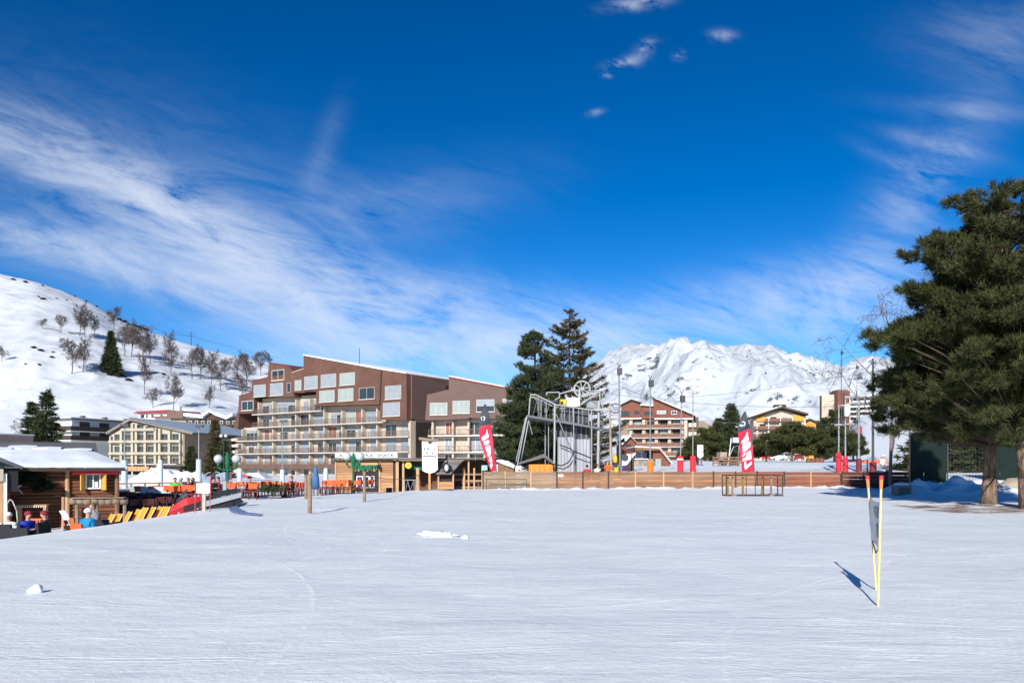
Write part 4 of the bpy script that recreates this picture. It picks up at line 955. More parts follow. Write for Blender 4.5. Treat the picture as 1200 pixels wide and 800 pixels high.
M_FLAGBLK = mat('charcoal_banner_cloth', (.028, .034, .045), .6, .15, 2, .1, bscale=1.2)
M_FLAGWHT = mat('white_print', (.78, .74, .76), .6, .04, 2)
M_YEL = mat('yellow_plastic', (.60, .40, .02), .5, .1, 2)
M_BLUE = mat('blue_plastic', (.03, .13, .34), .5, .15, 2)
M_NAVY = mat('navy_tarpaulin', (.014, .022, .075), .5, .2, 1)
M_GREENMAT = mat('green_carpet', (.02, .20, .12), .8, .2, 3)
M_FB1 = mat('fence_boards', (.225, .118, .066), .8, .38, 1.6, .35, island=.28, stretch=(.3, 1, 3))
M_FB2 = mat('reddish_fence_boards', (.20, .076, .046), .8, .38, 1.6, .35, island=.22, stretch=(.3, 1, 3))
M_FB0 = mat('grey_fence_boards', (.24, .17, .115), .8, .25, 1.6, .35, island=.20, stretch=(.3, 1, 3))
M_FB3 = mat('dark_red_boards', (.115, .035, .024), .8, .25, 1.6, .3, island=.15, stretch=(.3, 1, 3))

def ptube(o, name, m, parent, smooth=True): return o.build(name, m, parent, smooth=smooth)

# ---------------------------------------------------------------- log hut on the left
hz = -1.22
FH = Facade((8, 33.1), (137, 35.2), hz)
hut = FH.thing('log_hut', 'brown log hut with a snow covered roof facing the terrace', 'hut')
hx = FH.len; hh = FH.Zs(80, 546); hu = FH.U
lg = MB(); nl = 18
for k in range(nl):
    z = (k + .5) * hh / nl; lg.tube((0, 0, z), (hx, 0, z), hh / nl * .56, None, 8); lg.tube((hx - .05, -.1, z + .03), (hx - .05, 4.6, z + .03), hh / nl * .5, None, 8)
lg.box(.02, hx - .1, .04, 4.6, 0, hh); lg.build('log_wall', M_LOG, hut)
xp = hu(79)
for x_ in (.05, xp, hx): MB().tube((x_, -.14, 0), (x_, -.14, hh - .05), .10, .09, 8).build('post', M_LPOST if x_ == xp else M_LOGEND, hut)
zr0 = FH.Zs(120, 547.5); e_y = -.7; r_y = 4.2; zr1 = wz(530.0, 38.2) - hz; xr_ = hx - .75
rp = [(-.9, e_y, zr0), (hx + .35, e_y, zr0), (xr_, r_y, zr1), (-.9, r_y, zr1), (hx + .35, 6, zr0), (-.9, 9.2, zr0)]
rp = rp + [(p[0], p[1], p[2] - .16) for p in rp]
MB().add(rp, [(0, 1, 2, 3), (1, 4, 2), (2, 4, 5, 3), (9, 8, 7, 6), (8, 10, 7), (9, 11, 10, 8), (0, 6, 7, 1), (1, 7, 10, 4), (4, 10, 11, 5), (5, 11, 9, 3), (3, 9, 6, 0)]).build('roof', M_DKWOOD, hut)
sv = []; nx, ny = 46, 14
for j in range(ny):
    for i in range(nx):
        t = j / (ny - 1); xL, xR = -.95, hx + .38 - (hx + .38 - xr_) * t; x = xL + (xR - xL) * i / (nx - 1); y = e_y - .06 + (r_y - e_y) * t; z = zr0 + (zr1 - zr0) * t
        zz = z + .02 + .13 * min(1, math.sin(min(1, t * 6) * 1.57)) * min(1, 4 * min(i, nx - 1 - i) / nx + .25) + .06 * float(fbm(np.array([x / 1.1]), np.array([y / 1.1]), 3, 77)[0])
        yy2 = y - (.12 * float(fbm(np.array([i * .31]), np.array([.5]), 3, 78)[0]) if j == 0 else 0); sv.append((x, yy2, zz))
bl = MB().add(sv, [(j * nx + i, j * nx + i + 1, (j + 1) * nx + i + 1, (j + 1) * nx + i) for j in range(ny - 1) for i in range(nx - 1)])
for i in range(nx - 1):
    a, b = sv[i], sv[i + 1]; bl.add([a, b, (b[0], b[1] + .05, zr0 - .02), (a[0], a[1] + .05, zr0 - .02)], [(0, 3, 2, 1)])
for j in range(ny - 1):
    a, b = sv[j * nx + nx - 1], sv[(j + 1) * nx + nx - 1]; bl.add([a, b, (b[0] - .05, b[1], b[2] - .2), (a[0] - .05, a[1], a[2] - .12)], [(0, 1, 2, 3)])
bl.build('roof_snow', M_ROOFSNOW, hut, smooth=True)
x0 = hu(86); x1 = hu(136.5); za = FH.Zs(110, 550)
aw = MB().prism([(-.12, za + .20), (-.52, za - .02), (-.54, za - .17), (-.50, za - .17), (-.47, za - .06), (-.12, za + .12)], x0, x1, 'x').build('awning', M_AWN, hut)
MB().tube((x0 - .05, -.52, za - .16), (x1 + .05, -.52, za - .16), .035, None, 8).build('awning_bar', M_RED, aw)
wx0, wx1 = hu(100), hu(118); wz0, wz1_ = FH.Zs(109, 572.5), FH.Zs(109, 554.5)
wf = win(hut, wx0, wx1, wz0, wz1_, -.12, M_GLASS, M_WHITE, 1, .06)
MB().box(wx0 + .36, wx0 + .50, -.19, -.16, wz0 + .08, wz0 + .32).build('notice', M_WHITE, wf)
MB().add([(wx0 - .02, -.15, wz0 - .05), (wx0 - .17, -.45, wz0 - .05), (wx0 - .17, -.45, wz1_), (wx0 - .02, -.15, wz1_), (wx0 - .06, -.13, wz0 - .05), (wx0 - .21, -.43, wz0 - .05), (wx0 - .21, -.43, wz1_), (wx0 - .06, -.13, wz1_)], [(0, 1, 2, 3), (7, 6, 5, 4), (0, 4, 5, 1), (2, 6, 7, 3), (1, 5, 6, 2), (0, 3, 7, 4)]).build('shutter', M_SHUT, hut)
MB().add([(wx1 + .02, -.15, wz0 - .05), (wx1 + .18, -.5, wz0 - .05), (wx1 + .18, -.5, wz1_), (wx1 + .02, -.15, wz1_), (wx1 + .06, -.13, wz0 - .05), (wx1 + .22, -.48, wz0 - .05), (wx1 + .22, -.48, wz1_), (wx1 + .06, -.13, wz1_)], [(3, 2, 1, 0), (4, 5, 6, 7), (1, 5, 4, 0), (3, 7, 6, 2), (2, 6, 5, 1), (4, 7, 3, 0)]).build('shutter', M_SHUT, hut)
# garland hung on the logs
rng = np.random.default_rng(8); n = 420
gx = rng.uniform(22, 60, n); gy = 563 + 4 * np.sin(gx / 7) + rng.normal(0, 4.2, n) * np.exp(-((gx - 42) / 17) ** 2) + (gx - 40) * .05
gY = np.array([FH.uY(q_)[1] for q_ in gx]) - .2 - rng.uniform(0, .12, n); gp = np.stack([(gx - 600) / FP * gY, gY, EYE + (HY - gy) / FP * gY], 1)
gar = thing('garland', 'dark pine branch garland hung on the log wall', 'garland', (wx(42, 33.4), 33.4, wz(563, 33.4)))
V, Fc = blades(gp - np.array(gar.location), unit(rng.normal(0, 1, (n, 3)) * np.array([1.3, .6, .5])), .32, .035, 5, .5, rng); np_mesh('branches', V, Fc, M_GARL, gar)
bone = thing('cow_skull', 'pale antler shaped ornament hung beside the garland', 'ornament', W(20, 570, 33.0))
MB().path([(-.22, 0, .25), (-.15, -.03, .05), (0, -.05, -.02), (.2, -.03, .06)], [.05, .06, .07, .03], 7).path([(0, -.05, -.02), (.28, -.05, -.32)], [.06, .02], 6).build('horn', M_GLOBE, bone, smooth=True)
# scalloped lace shelf and the half-log bar
sh = thing('bench', 'long plank bench along the log wall under the garland', 'bench', (wx(20, 32.7), 32.7, hz), R(14))
L_ = wx(61, 33.2) - wx(20, 32.7); zs = wz(590.5, 33) - hz
MB().box(0, L_, -.18, .18, zs - .06, zs).build('seat', M_LBOARD, sh)
for q in (.1, L_ - .1): MB().box(q - .05, q + .05, -.15, .15, 0, zs - .061).build('leg', M_LPOST, sh)
sc = MB()
for k in range(14): sc.box(L_ * k / 14 + .01, L_ * (k + .6) / 14, -.2, -.185, zs - .12, zs - .062)
sc.build('lace_trim', M_WHITE, sh)
bar = thing('log_bar', 'rustic half log bar counter on rough posts in front of the hut', 'bar counter', (wx(82, 32.2), 32.2, hz), R(12))
Lb = wx(153, 32.8) - wx(82, 32.2); zb = wz(583, 32.5) - hz
pts = [(i * Lb / 8, .04 * math.sin(i * 1.7), zb - .14 + .03 * math.sin(i * 2.3)) for i in range(9)]
MB().path(pts, [.14, .15, .15, .17, .16, .17, .16, .15, .12], 9).build('counter_log', M_GWOOD, bar, smooth=True)
MB().box(.1, Lb - .1, -.22, .22, zb - .02, zb + .03).build('counter_top', M_GWOOD, bar)
for q in (.25, Lb * .45, Lb * .94): MB().tube((q, .06, 0), (q, .06, zb - .2), .085, .075, 8).build('post', M_GWOOD, bar)
pp = thing('wooden_post', 'short light wooden post standing against the log hut', 'post', (wx(74, 33.4), 33.4, hz)); MB().tube((0, 0, 0), (0, 0, wz(582, 33.4) - hz), .07, .06, 8).build('shaft', M_LPOST, pp)
# neighbouring cabin at the frame edge and its stair rail
cab = thing('cabin', 'corner of a pale cabin with a dark pitched roof at the photo edge', 'cabin', (wx(7.5, 31.5), 31.5, hz), R(32))
cz = wz(549, 31.5) - hz
MB().box(-4, -.12, 0, 3, 0, cz).build('wall', mat('greyed_boards', (.34, .28, .24), .8, .15, 1), cab); MB().box(-.28, -.12, -.05, .1, 0, cz - .1).build('post', M_LPOST, cab); MB().box(-.1, .02, -.04, .1, 0, cz - .2).build('corner_board', M_WHITE, cab)
MB().prism([(-4, wz(519, 31.5) - hz), (-.6, wz(531, 31.5) - hz), (.55, wz(546, 31.5) - hz), (.55, wz(549.5, 31.5) - hz), (-.6, wz(536, 31.5) - hz), (-4, wz(524, 31.5) - hz)], -.5, 3.2).build('roof', mat('slate_roof', (.075, .085, .10), .7, .25, 1.5), cab)
MB().box(.06, .40, .1, .2, cz - .95, cz - .1).build('shutter', M_BLACK, cab)
MB().prism([(-1.0, cz - .02), (-.1, cz - .02), (-.1, cz - .5), (-.5, cz - .6), (-1, cz - .6)], -.12, -.06).build('gable_trim', M_CREAM2, cab)
hr = thing('handrail', 'curved galvanised handrail beside the pale cabin', 'handrail', (wx(10, 30.0), 30.0, -1.25))
zt0 = wz(585, 30.0) + 1.25; MB().path([(-.05, 0, 0), (-.05, 0, zt0 * .9), (.05, 0, zt0), (.15, 0, zt0 * .97), (.32, 0, zt0 * .72), (.36, 0, zt0 * .4), (.36, 0, 0)], .026, 6).build('tube', M_WSTEEL, hr, smooth=True)

# ---------------------------------------------------------------- people
M_SKIN = mat('skin', (.48, .26, .18), .55, .06, 3)
def cloth(n, c): return mat('cloth_' + n, c, .75, .14, 4, .2)
def skin(name, vs, es, rs, m, parent, sub=1):
    me = bpy.data.meshes.new(name); me.from_pydata(vs, es, []); me.materials.append(m)
    o = bpy.data.objects.new(name, me); COL.objects.link(o); o.parent = parent
    md = o.modifiers.new('grow', 'SKIN'); md.use_smooth_shade = True
    for i, r in enumerate(rs):
        s_ = me.skin_vertices[0].data[i]; s_.radius = r if hasattr(r, '__len__') else (r, r); s_.use_root = (i == 0); s_.use_loose = False
    sb = o.modifiers.new('smooth', 'SUBSURF'); sb.levels = sub; sb.render_levels = sub
    return o
def person(label, loc, rz, jacket, trousers, hat=None, hair=None, pose='sit', arms='table', group=None, boots=M_BLACK, legs=True, scale=1.0):
    """faces local -y. body is one skinned mesh; jacket, trousers, hat and boots are worn over it"""
    t = thing('person', label, 'person', loc, rz, group)
    h = .46 if pose == 'sit' else .92      # pelvis height
    lean = -.06 if pose == 'sit' else -.02
    Pv = [(0, 0, h)]; E = []; Rr = [(.13, .11)]
    def add(p, r, par): Pv.append(p); Rr.append(r if hasattr(r, '__len__') else (r, r)); E.append((par, len(Pv) - 1)); return len(Pv) - 1
    ch = add((0, lean * .5, h + .28), (.15, .10), 0); ub = add((0, lean, h + .46), (.14, .09), ch); nk = add((0, lean * 1.1, h + .58), .055, ub)
    hb = add((0, lean * 1.3 - .01, h + .66), (.088, .10), nk); hm = add((0, lean * 1.3 - .015, h + .74), (.10, .118), hb); ht = add((0, lean * 1.2, h + .81), (.085, .095), hm)
    ns = add((0, lean * 1.3 - .128, h + .715), .014, hm)
    arm = {'table': ((.20, -.10, h + .18), (.10, -.36, h + .24)), 'down': ((.24, .02, h + .18), (.25, -.08, h - .06)), 'lap': ((.23, -.02, h + .16), (.12, -.26, h + .08)), 'up': ((.24, -.1, h + .22), (.16, -.2, h + .5))}[arms]
    for sx in (-1, 1):
        s1 = add((.18 * sx, lean, h + .45), .062, ub); e1 = add((arm[0][0] * sx, arm[0][1], arm[0][2]), .043, s1); w1 = add((arm[1][0] * sx, arm[1][1], arm[1][2]), .03, e1)
        d = (Vector(arm[1]) - Vector(arm[0])).normalized(); dv = Vector((d.x * sx, d.y, d.z)); pm = add(tuple(Vector(Pv[w1]) + dv * .07), (.036, .018), w1)
        for f_, (off, ln) in enumerate(((-.028, .07), (-.010, .085), (.009, .08), (.026, .062))):
            a = add(tuple(Vector(Pv[pm]) + dv * ln * .55 + Vector((off, 0, -.004))), .0085, pm); add(tuple(Vector(Pv[a]) + dv * ln * .4 + Vector((0, 0, -.022))), .0075, a)
        th = add(tuple(Vector(Pv[w1]) + dv * .04 + Vector((-.04 * sx, -.01, .01))), .010, w1); add(tuple(Vector(Pv[th]) + dv * .03 + Vector((-.008 * sx, 0, 0))), .008, th)
        if pose == 'sit': kn = (.11 * sx, -.42, h + .02); an = (.12 * sx, -.44, .09)
        else: kn = (.10 * sx, -.03, .50); an = (.11 * sx, .02 * sx, .09)
        hp = add((.09 * sx, -.02, h - .02), .085, 0); k1 = add(kn, .058, hp); a1 = add(an, .04, k1); add((an[0], an[1] - .14, .045), .035, a1)
    bd = skin('body', Pv, E, Rr, M_SKIN, t, 1)
    for sx in (-1, 1): MB().ball((.03 * sx, lean * 1.3 - .104, h + .752), .011, 6, 4).build('eye', M_BLACK, bd)
    # clothes
    jv = [(0, 0, h - .04), (0, lean * .5, h + .27), (0, lean, h + .45), (0, lean * 1.1, h + .54)]; je = [(0, 1), (1, 2), (2, 3)]; jr = [(.22, .18), (.225, .165), (.205, .145), (.11, .11)]
    for sx in (-1, 1):
        n = len(jv); jv += [(.19 * sx, lean, h + .45), (arm[0][0] * sx, arm[0][1], arm[0][2]), (arm[1][0] * sx * 1.0, arm[1][1] + .01, arm[1][2])]; je += [(2, n), (n, n + 1), (n + 1, n + 2)]; jr += [.115, .082, .062]
    skin('jacket', jv, je, jr, jacket, t, 1)
    tv = [(0, .01, h - .02)]; te = []; tr_ = [(.16, .14)]
    for sx in (-1, 1):
        n = len(tv); kn = (.11 * sx, -.42, h + .02) if pose == 'sit' else (.10 * sx, -.03, .50); an = (.12 * sx, -.44, .14) if pose == 'sit' else (.11 * sx, .02 * sx, .14)
        tv += [(.10 * sx, -.05, h - .02), kn, an]; te += [(0, n), (n, n + 1), (n + 1, n + 2)]; tr_ += [.135, .10, .09]
    skin('trousers', tv, te, tr_, trousers, t, 1)
    for sx in (-1, 1):
        ax_, ay = (.12 * sx, -.44) if pose == 'sit' else (.11 * sx, .02 * sx)
        MB().ball((ax_, ay - .06, .07), (.06, .16, .07), 10, 6).tube((ax_, ay, .08), (ax_, ay, .30), .065, .07, 9).build('boot', boots, t, smooth=True)
    hc = (0, lean * 1.3 + .0, h + .755)
    if hat: MB().ball(hc, (.118, .134, .115), 14, 7, True).ball((0, hc[1] + .02, hc[2] - .01), (.115, .125, .06), 12, 6).build('hat', hat, t, smooth=True)
    if hair: MB().ball((0, hc[1] + .015, hc[2] - .01), (.10, .115, .115), 12, 6, True).ball((0, hc[1] + .06, hc[2] - .05), (.085, .06, .11), 10, 6).build('hair', hair, t, smooth=True)
    t.scale = (scale,) * 3
    return t
HAIR = mat('dark_hair', (.05, .03, .02), .7, .3, 8); HAIRB = mat('brown_hair', (.16, .085, .04), .7, .3, 8)
tz = lambda x, y: G(x, y)
def pl(px, Y, py=None): x = wx(px, Y); return (x, Y, tz(x, Y))
CW, CK, CB, CBL, CR, CG, CM = cloth('white', (.62, .62, .62)), cloth('black', (.018, .018, .022)), cloth('blue', (.012, .20, .42)), cloth('royal', (.02, .045, .42)), cloth('red', (.45, .03, .03)), cloth('green', (.03, .55, .06)), cloth('maroon', (.22, .02, .03))
CO = cloth('orange', (.72, .12, .02)); CGR = cloth('grey', (.2, .2, .22)); CJ = cloth('ice_blue', (.40, .46, .55)); CY = cloth('yellow', (.75, .55, .03)); CP = cloth('purple', (.07, .02, .09))

# black wicker seats at the front of the terrace
def wicker(label, px, Y, rz, back=.78, w=.72):
    x, y, z = pl(px, Y); t = thing('wicker_chair', label, 'armchair', (x, y, z), rz, 'black wicker chairs at the terrace edge')
    MB().box(-w / 2, w / 2, -.34, .34, .10, .40).build('seat', M_BLACKW, t)
    MB().prism([(.34, .10), (.46, .10), (.52, back), (.42, back)], -w / 2, w / 2, 'x').build('backrest', M_BLACKW, t)
    for s in (-1, 1): MB().box(s * w / 2 - (.002 if s > 0 else .10), s * w / 2 + (.10 if s > 0 else .002), -.34, .40, .08, .58).build('armrest', M_BLACKW, t)
    for sx in (-1, 1):
        for sy in (-.28, .3): MB().box(sx * .3 - .03, sx * .3 + .03, sy - .03, sy + .03, 0, .099).build('leg', M_BLACK, t)
    return t
wicker('black wicker chair under the person in white at the photo edge', 11, 25.2, R(180), 1.0)
wicker('black wicker chair with a wide square back behind the blue jacket', 27, 25.2, R(185), .82, .8)
wicker('black wicker chair with its back to the snow beside the leaning skis', 43, 25.6, R(170), .78)
wicker('black wicker chair standing between the dark coat and the skis', 66, 26.2, R(95), .95)
wicker('black wicker chair at the end of the row next to the deckchairs', 122, 27.6, R(185), .70)
person('seated person in white jacket and white hat at the photo edge', pl(11, 25.9), R(20), CW, CGR, CW, None, 'sit', 'table')
person('seated person in royal blue jacket and dark red hat', pl(31, 26.4), R(75), CBL, CK, CM, None, 'sit', 'table')
person('seated person in black coat and red brown hat facing the blue jacket', pl(55, 26.6), R(-70), CK, CK, CM, None, 'sit', 'lap')
person('seated person in bright blue jacket and white hat seen from behind', pl(101, 26.3), R(160), CB, CJ, CW, None, 'sit', 'table', boots=CJ, scale=1.08)
person('person with brown hair sitting opposite the bright blue jacket', pl(111, 27.6), R(-20), CGR, CK, None, HAIRB, 'sit', 'table')
# terrace tables near them, orange seat backs
M_CHSEAT = mat('dark_red_chair_seat', (.16, .03, .02), .6, .2, 2, island=.5)
def chair_proto(label, group, seatm, legm, loc, rz):
    t = thing('terrace_chair', label, 'chair', loc, rz, group)
    MB().box(-.23, .23, -.24, .22, .42, .47).build('seat', M_CHSEAT if seatm is M_ORCH else seatm, t)
    MB().prism([(.22, .62), (.26, .62), (.32, .92), (.28, .93)], -.23, .23, 'x').build('backrest', seatm, t)
    for sx in (-1, 1):
        MB().tube((sx * .22, -.22, 0), (sx * .21, -.2, .42), .018, None, 5).build('leg', legm, t); MB().tube((sx * .22, .26, 0), (sx * .22, .24, .9), .018, None, 5).build('leg', legm, t)
    return t
CH0 = chair_proto('orange chair between the royal blue jacket and the black coat', 'orange chairs at the front of the terrace', M_ORCH, M_DARKLEG, pl(43, 27.6), R(180))
def chair(px, Y, rz, label, group):
    c = dup(CH0); x, y, z = pl(px, Y); c.location = (x, y, z); c.rotation_euler = (0, 0, rz); c['label'] = label; c['group'] = group; return c
g1 = 'orange chairs at the front of the terrace'
chair(36, 27.8, R(0), 'orange chair directly behind the royal blue jacket', g1); chair(87, 28.6, R(170), 'orange chair with a dark frame left of the bright blue jacket', g1)
chair(97, 26.15, R(165), 'orange chair carrying the person in the bright blue jacket', g1)
# pair of skis leaning
sk = thing('skis', 'pair of white and black skis leaning at the terrace edge', 'skis', (wx(86, 27.2), 27.2, G(wx(85, 26.8), 26.8) - .05))
for k, o_ in enumerate((0, .09)):
    b = MB(); top = (wx(68, 27.2) - wx(86, 27.2), .25, wz(598.5, 27.2) - sk.location.z)
    n = 8; pts = [Vector((0, 0, 0)).lerp(Vector(top), i / n) + Vector((o_, .02 * k, 0)) for i in range(n + 1)]
    pts[-1] += Vector((-.03, -.08, 0)); dx = Vector((.055, .012, .03))
    vs = []
    for i, p in enumerate(pts):
        w_ = 1 - .25 * math.sin(math.pi * i / n) if i < n else .55; vs += [p - dx * w_, p + dx * w_, p + dx * w_ + Vector((0, .03, .01)), p - dx * w_ + Vector((0, .03, .01))]
    fs = []; b.cur = 0
    for i in range(n):
        b.cur = 0
    b.add(vs, [(4 * i + a, 4 * i + (a + 1) % 4, 4 * i + 4 + (a + 1) % 4, 4 * i + 4 + a) for i in range(n) for a in range(4)] + [(3, 2, 1, 0), (4 * n, 4 * n + 1, 4 * n + 2, 4 * n + 3)])
    b.mi = [(1 if 1 <= i // 4 <= 5 and (i // 4) % 2 else 0) for i in range(4 * n)] + [0, 0]
    s_ = b.build('ski', [M_FLAGWHT, mat('green_black_print', (.05, .09, .05), .4, .6, 6)], sk)
    MB().cbox((0, 0, 0), (.08, .08, .28), M=Matrix.Translation(pts[4] + Vector((0, -.05, 0))) @ Matrix.Rotation(R(-32), 4, 'Y')).build('binding', M_BLACK, s_)
st_ = thing('wooden_stake', 'brown wooden stake leaning at the very left of the terrace', 'stake', (wx(5, 25.5), 25.5, G(wx(5, 25.5), 25.5) - .3)); MB().tube((0, 0, 0), (-.1, .05, 1.3), .04, .035, 7).build('shaft', M_LPOST, st_)

# deckchairs in amber canvas
def deckchair(label, px, Y, rz):
    x, y, z = pl(px, Y); t = thing('deckchair', label, 'deckchair', (x, y, z), rz, 'amber deckchairs lined up on the terrace')
    MB().prism([(-.55, .34), (.18, .30), (.62, 1.12), (.585, 1.14), (.15, .345), (-.55, .385)], -.29, .29, 'x').build('canvas', M_DECK, t)
    for s in (-1, 1):
        MB().path([(s * .31, -.6, .36), (s * .31, .16, .31), (s * .31, .64, 1.15)], .02, 5).build('frame_rail', M_WHITE, t)
        MB().path([(s * .31, -.5, .36), (s * .31, -.55, 0)], .02, 5).build('leg', M_WHITE, t); MB().path([(s * .31, .10, .33), (s * .31, .5, 0)], .02, 5).build('leg', M_WHITE, t)
    return t
DC = None
dspots = [(120, 30.6, 'first amber deckchair in the row, next to the log bar end'), (129, 30.6, 'second amber deckchair in the row from the hut'), (140, 30.4, 'third amber deckchair in the row, lying flatter than its neighbours'),
          (151, 30.6, 'fourth amber deckchair, first of the closely packed middle three'), (159, 30.4, 'fifth amber deckchair, in the middle of the packed three'), (168, 30.4, 'sixth amber deckchair, closest to the snow edge in the packed three'),
          (177, 30.6, 'seventh amber deckchair, two before the red snowmobile'), (185, 30.4, 'eighth amber deckchair, last but one before the red snowmobile'), (193, 30.6, 'last amber deckchair, touching the nose of the red snowmobile')]
for i, (px, Y, lab) in enumerate(dspots):
    if DC is None: DC = deckchair(lab, px, Y, R(-28)); c = DC
    else: c = dup(DC); x, y, z = pl(px, Y); c.location = (x, y, z); c['label'] = lab
    c.rotation_euler = (R(0), 0, R(-40 + 5 * math.sin(i * 2.1)))
    c.location.z += .06; c.scale = (.62, .66, .72)
# snowmobiles
def snowmobile(label, loc, rz, body_m, dark):
    t = thing('snowmobile', label, 'snowmobile', loc, rz)
    # nose at -x
    secs = [(-1.5, .10, .36, .46), (-1.25, .24, .30, .62), (-.85, .36, .30, .82), (-.45, .38, .32, .92), (-.05, .34, .40, .86), (.25, .26, .56, .78)]
    vs = []
    for (sx_, hw, z0_, z1_) in secs: vs += [(sx_, -hw * .7, z0_), (sx_, -hw, (z0_ + z1_) / 2), (sx_, -hw * .55, z1_), (sx_, hw * .55, z1_), (sx_, hw, (z0_ + z1_) / 2), (sx_, hw * .7, z0_)]
    fs = [(6 * i + a, 6 * i + (a + 1) % 6, 6 * i + 6 + (a + 1) % 6, 6 * i + 6 + a) for i in range(5) for a in range(6)] + [(5, 4, 3, 2, 1, 0), (30, 31, 32, 33, 34, 35)]
    MB().add(vs, fs).build('cowl', body_m, t)
    for s in (-1, 1): MB().prism([(-.7, .36), (.15, .46), (.1, .62), (-.6, .60)], s * .375 - .02, s * .375 + .02).build('side_panel', M_BLACK, t)
    MB().prism([(-.98, .76), (-.80, .84), (-.32, 1.24), (-.42, 1.26)], -.25, .25).build('windshield', dark, t)
    MB().prism([(.15, .62), (1.55, .66), (1.62, .82), (.9, .88), (.55, .78), (.2, .80)], -.22, .22).build('seat', M_BLACK, t)
    MB().prism([(-.1, .36), (1.65, .42), (1.75, .62), (.1, .60)], -.30, .30).build('tunnel', mat('silver_plastic', (.30, .32, .36), .4, .1, 2), t)
    tr = MB(); pts = [(-.2, .30), (.1, .04), (1.45, .02), (1.72, .22), (1.6, .42), (.1, .40)]; tr.prism(pts, -.2, .2); tr.build('track', M_BLACK, t)
    for s in (-1, 1):
        MB().path([(-1.75, s * .48, .22), (-1.55, s * .48, .06), (-.7, s * .48, .05), (-.5, s * .48, .10)], [.03, .05, .05, .03], 6).build('ski', M_WHITE, t)
        MB().path([(-1.05, s * .48, .08), (-.85, s * .40, .40)], .035, 6).build('ski_strut', M_WSTEEL, t)
        MB().tube((-.12, 0, 1.0), (-.05, s * .36, 1.08), .018, None, 6).build('handlebar', M_BLACK, t)
    MB().box(1.5, 1.7, -.2, .2, .64, .70).build('luggage_rack', M_DSTEEL, t); t.scale = (.95,) * 3
    return t
y = 31.2; x = wx(238, y); smo = snowmobile('red snowmobile with dark windshield and silver rear, nose down at the end of the deckchairs', (x, y, -.40), R(20), mat('dark_red_cowl', (.40, .022, .028), .4, .15, 2), glass('smoked_windshield', (.03, .035, .05))); smo.rotation_euler = (0, -R(13), R(20))
# ---------------------------------------------------------------- terrace furniture: orange chairs in rows
ga = 'orange chairs packed round the terrace tables'
sets = [  # px from, px to, step, Y, zone label
    (188, 236, 3.9, 41.6, 'orange chair in the cluster under the rail, beside the green jacket'),
    (166, 184, 4.5, 41.2, 'orange chair among the white seats near the end of the rail'),
    (140, 162, 5.2, 39.0, 'orange chair in the row at the right corner of the hut'),
    (272, 304, 4.1, 45.5, 'orange chair in the rows just right of the green globe lamp'),
    (276, 306, 4.6, 48.5, 'orange chair in the second row behind the globe lamp'),
    (324, 356, 3.9, 46.5, 'orange chair in the front rows left of the two tall wooden posts'),
    (308, 358, 4.1, 50.0, 'orange chair in the back rows in front of the brown apartments'),
    (370, 416, 4.0, 50.0, 'orange chair in the rows leading to the wooden snack bar'),
    (372, 420, 4.6, 53.0, 'orange chair in the row farthest from the snow by the snack bar'),
    (424, 438, 4.4, 54.0, 'orange chair right in front of the snack bar window')]
rgc = random.Random(12)
for a, b, s, Y, lab in sets:
    p = a
    while p <= b:
        c = chair(p + rgc.uniform(-.6, .6), Y + rgc.uniform(-.5, .5), rgc.choice([0, R(180), R(90), R(-90)]) + rgc.uniform(-.3, .3), lab, ga + ': ' + lab[16:]); p += s
def ttable(label, px, Y, m=None):
    x, y, z = pl(px, Y); t = thing('terrace_table', label, 'table', (x, y, z), rgc.uniform(0, 1), 'dark terrace tables')
    MB().box(-.45, .45, -.4, .4, .72, .76).build('tabletop', m or M_DARKLEG, t); MB().tube((0, 0, .05), (0, 0, .72), .04, None, 6).build('pedestal', M_BLACK, t); MB().box(-.25, .25, -.25, .25, 0, .05).build('base', M_BLACK, t)
    return t
for px, Y, lab in ((152, 38.2, 'dark table nearest the corner of the log hut'), (166, 37.4, 'dark table in the shaded part behind the deckchairs'), (182, 37.8, 'dark table straight behind the last deckchairs'), (198, 38.4, 'dark table below the green jacket'), (216, 39.4, 'dark table under the orange cluster by the rail'),
                   (288, 46.8, 'dark table among the chairs right of the globe lamp'), (335, 48.0, 'dark table among the chairs left of the tall posts'), (390, 51.2, 'dark table among the chairs by the snack bar')): ttable(lab, px, Y)
DCH = None
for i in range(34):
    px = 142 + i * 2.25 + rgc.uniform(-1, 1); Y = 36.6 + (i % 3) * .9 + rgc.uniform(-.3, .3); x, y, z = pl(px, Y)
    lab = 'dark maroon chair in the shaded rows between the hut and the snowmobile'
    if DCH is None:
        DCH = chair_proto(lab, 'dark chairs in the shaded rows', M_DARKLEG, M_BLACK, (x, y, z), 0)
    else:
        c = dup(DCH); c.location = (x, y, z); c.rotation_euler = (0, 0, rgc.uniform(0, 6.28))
WCH = None
for i, (px, Y, lab) in enumerate(((170, 40.4, 'white chair left of the orange one under the rail'), (178, 39.6, 'white chair between two dark tables under the rail'), (186, 40.4, 'white chair nearest the grey cloth on the rail'))):
    x, y, z = pl(px, Y)
    if WCH is None: WCH = chair_proto(lab, 'white chairs under the rail', M_WHITE, M_WSTEEL, (x, y, z), .4)
    else: c = dup(WCH); c.location = (x, y, z); c['label'] = lab
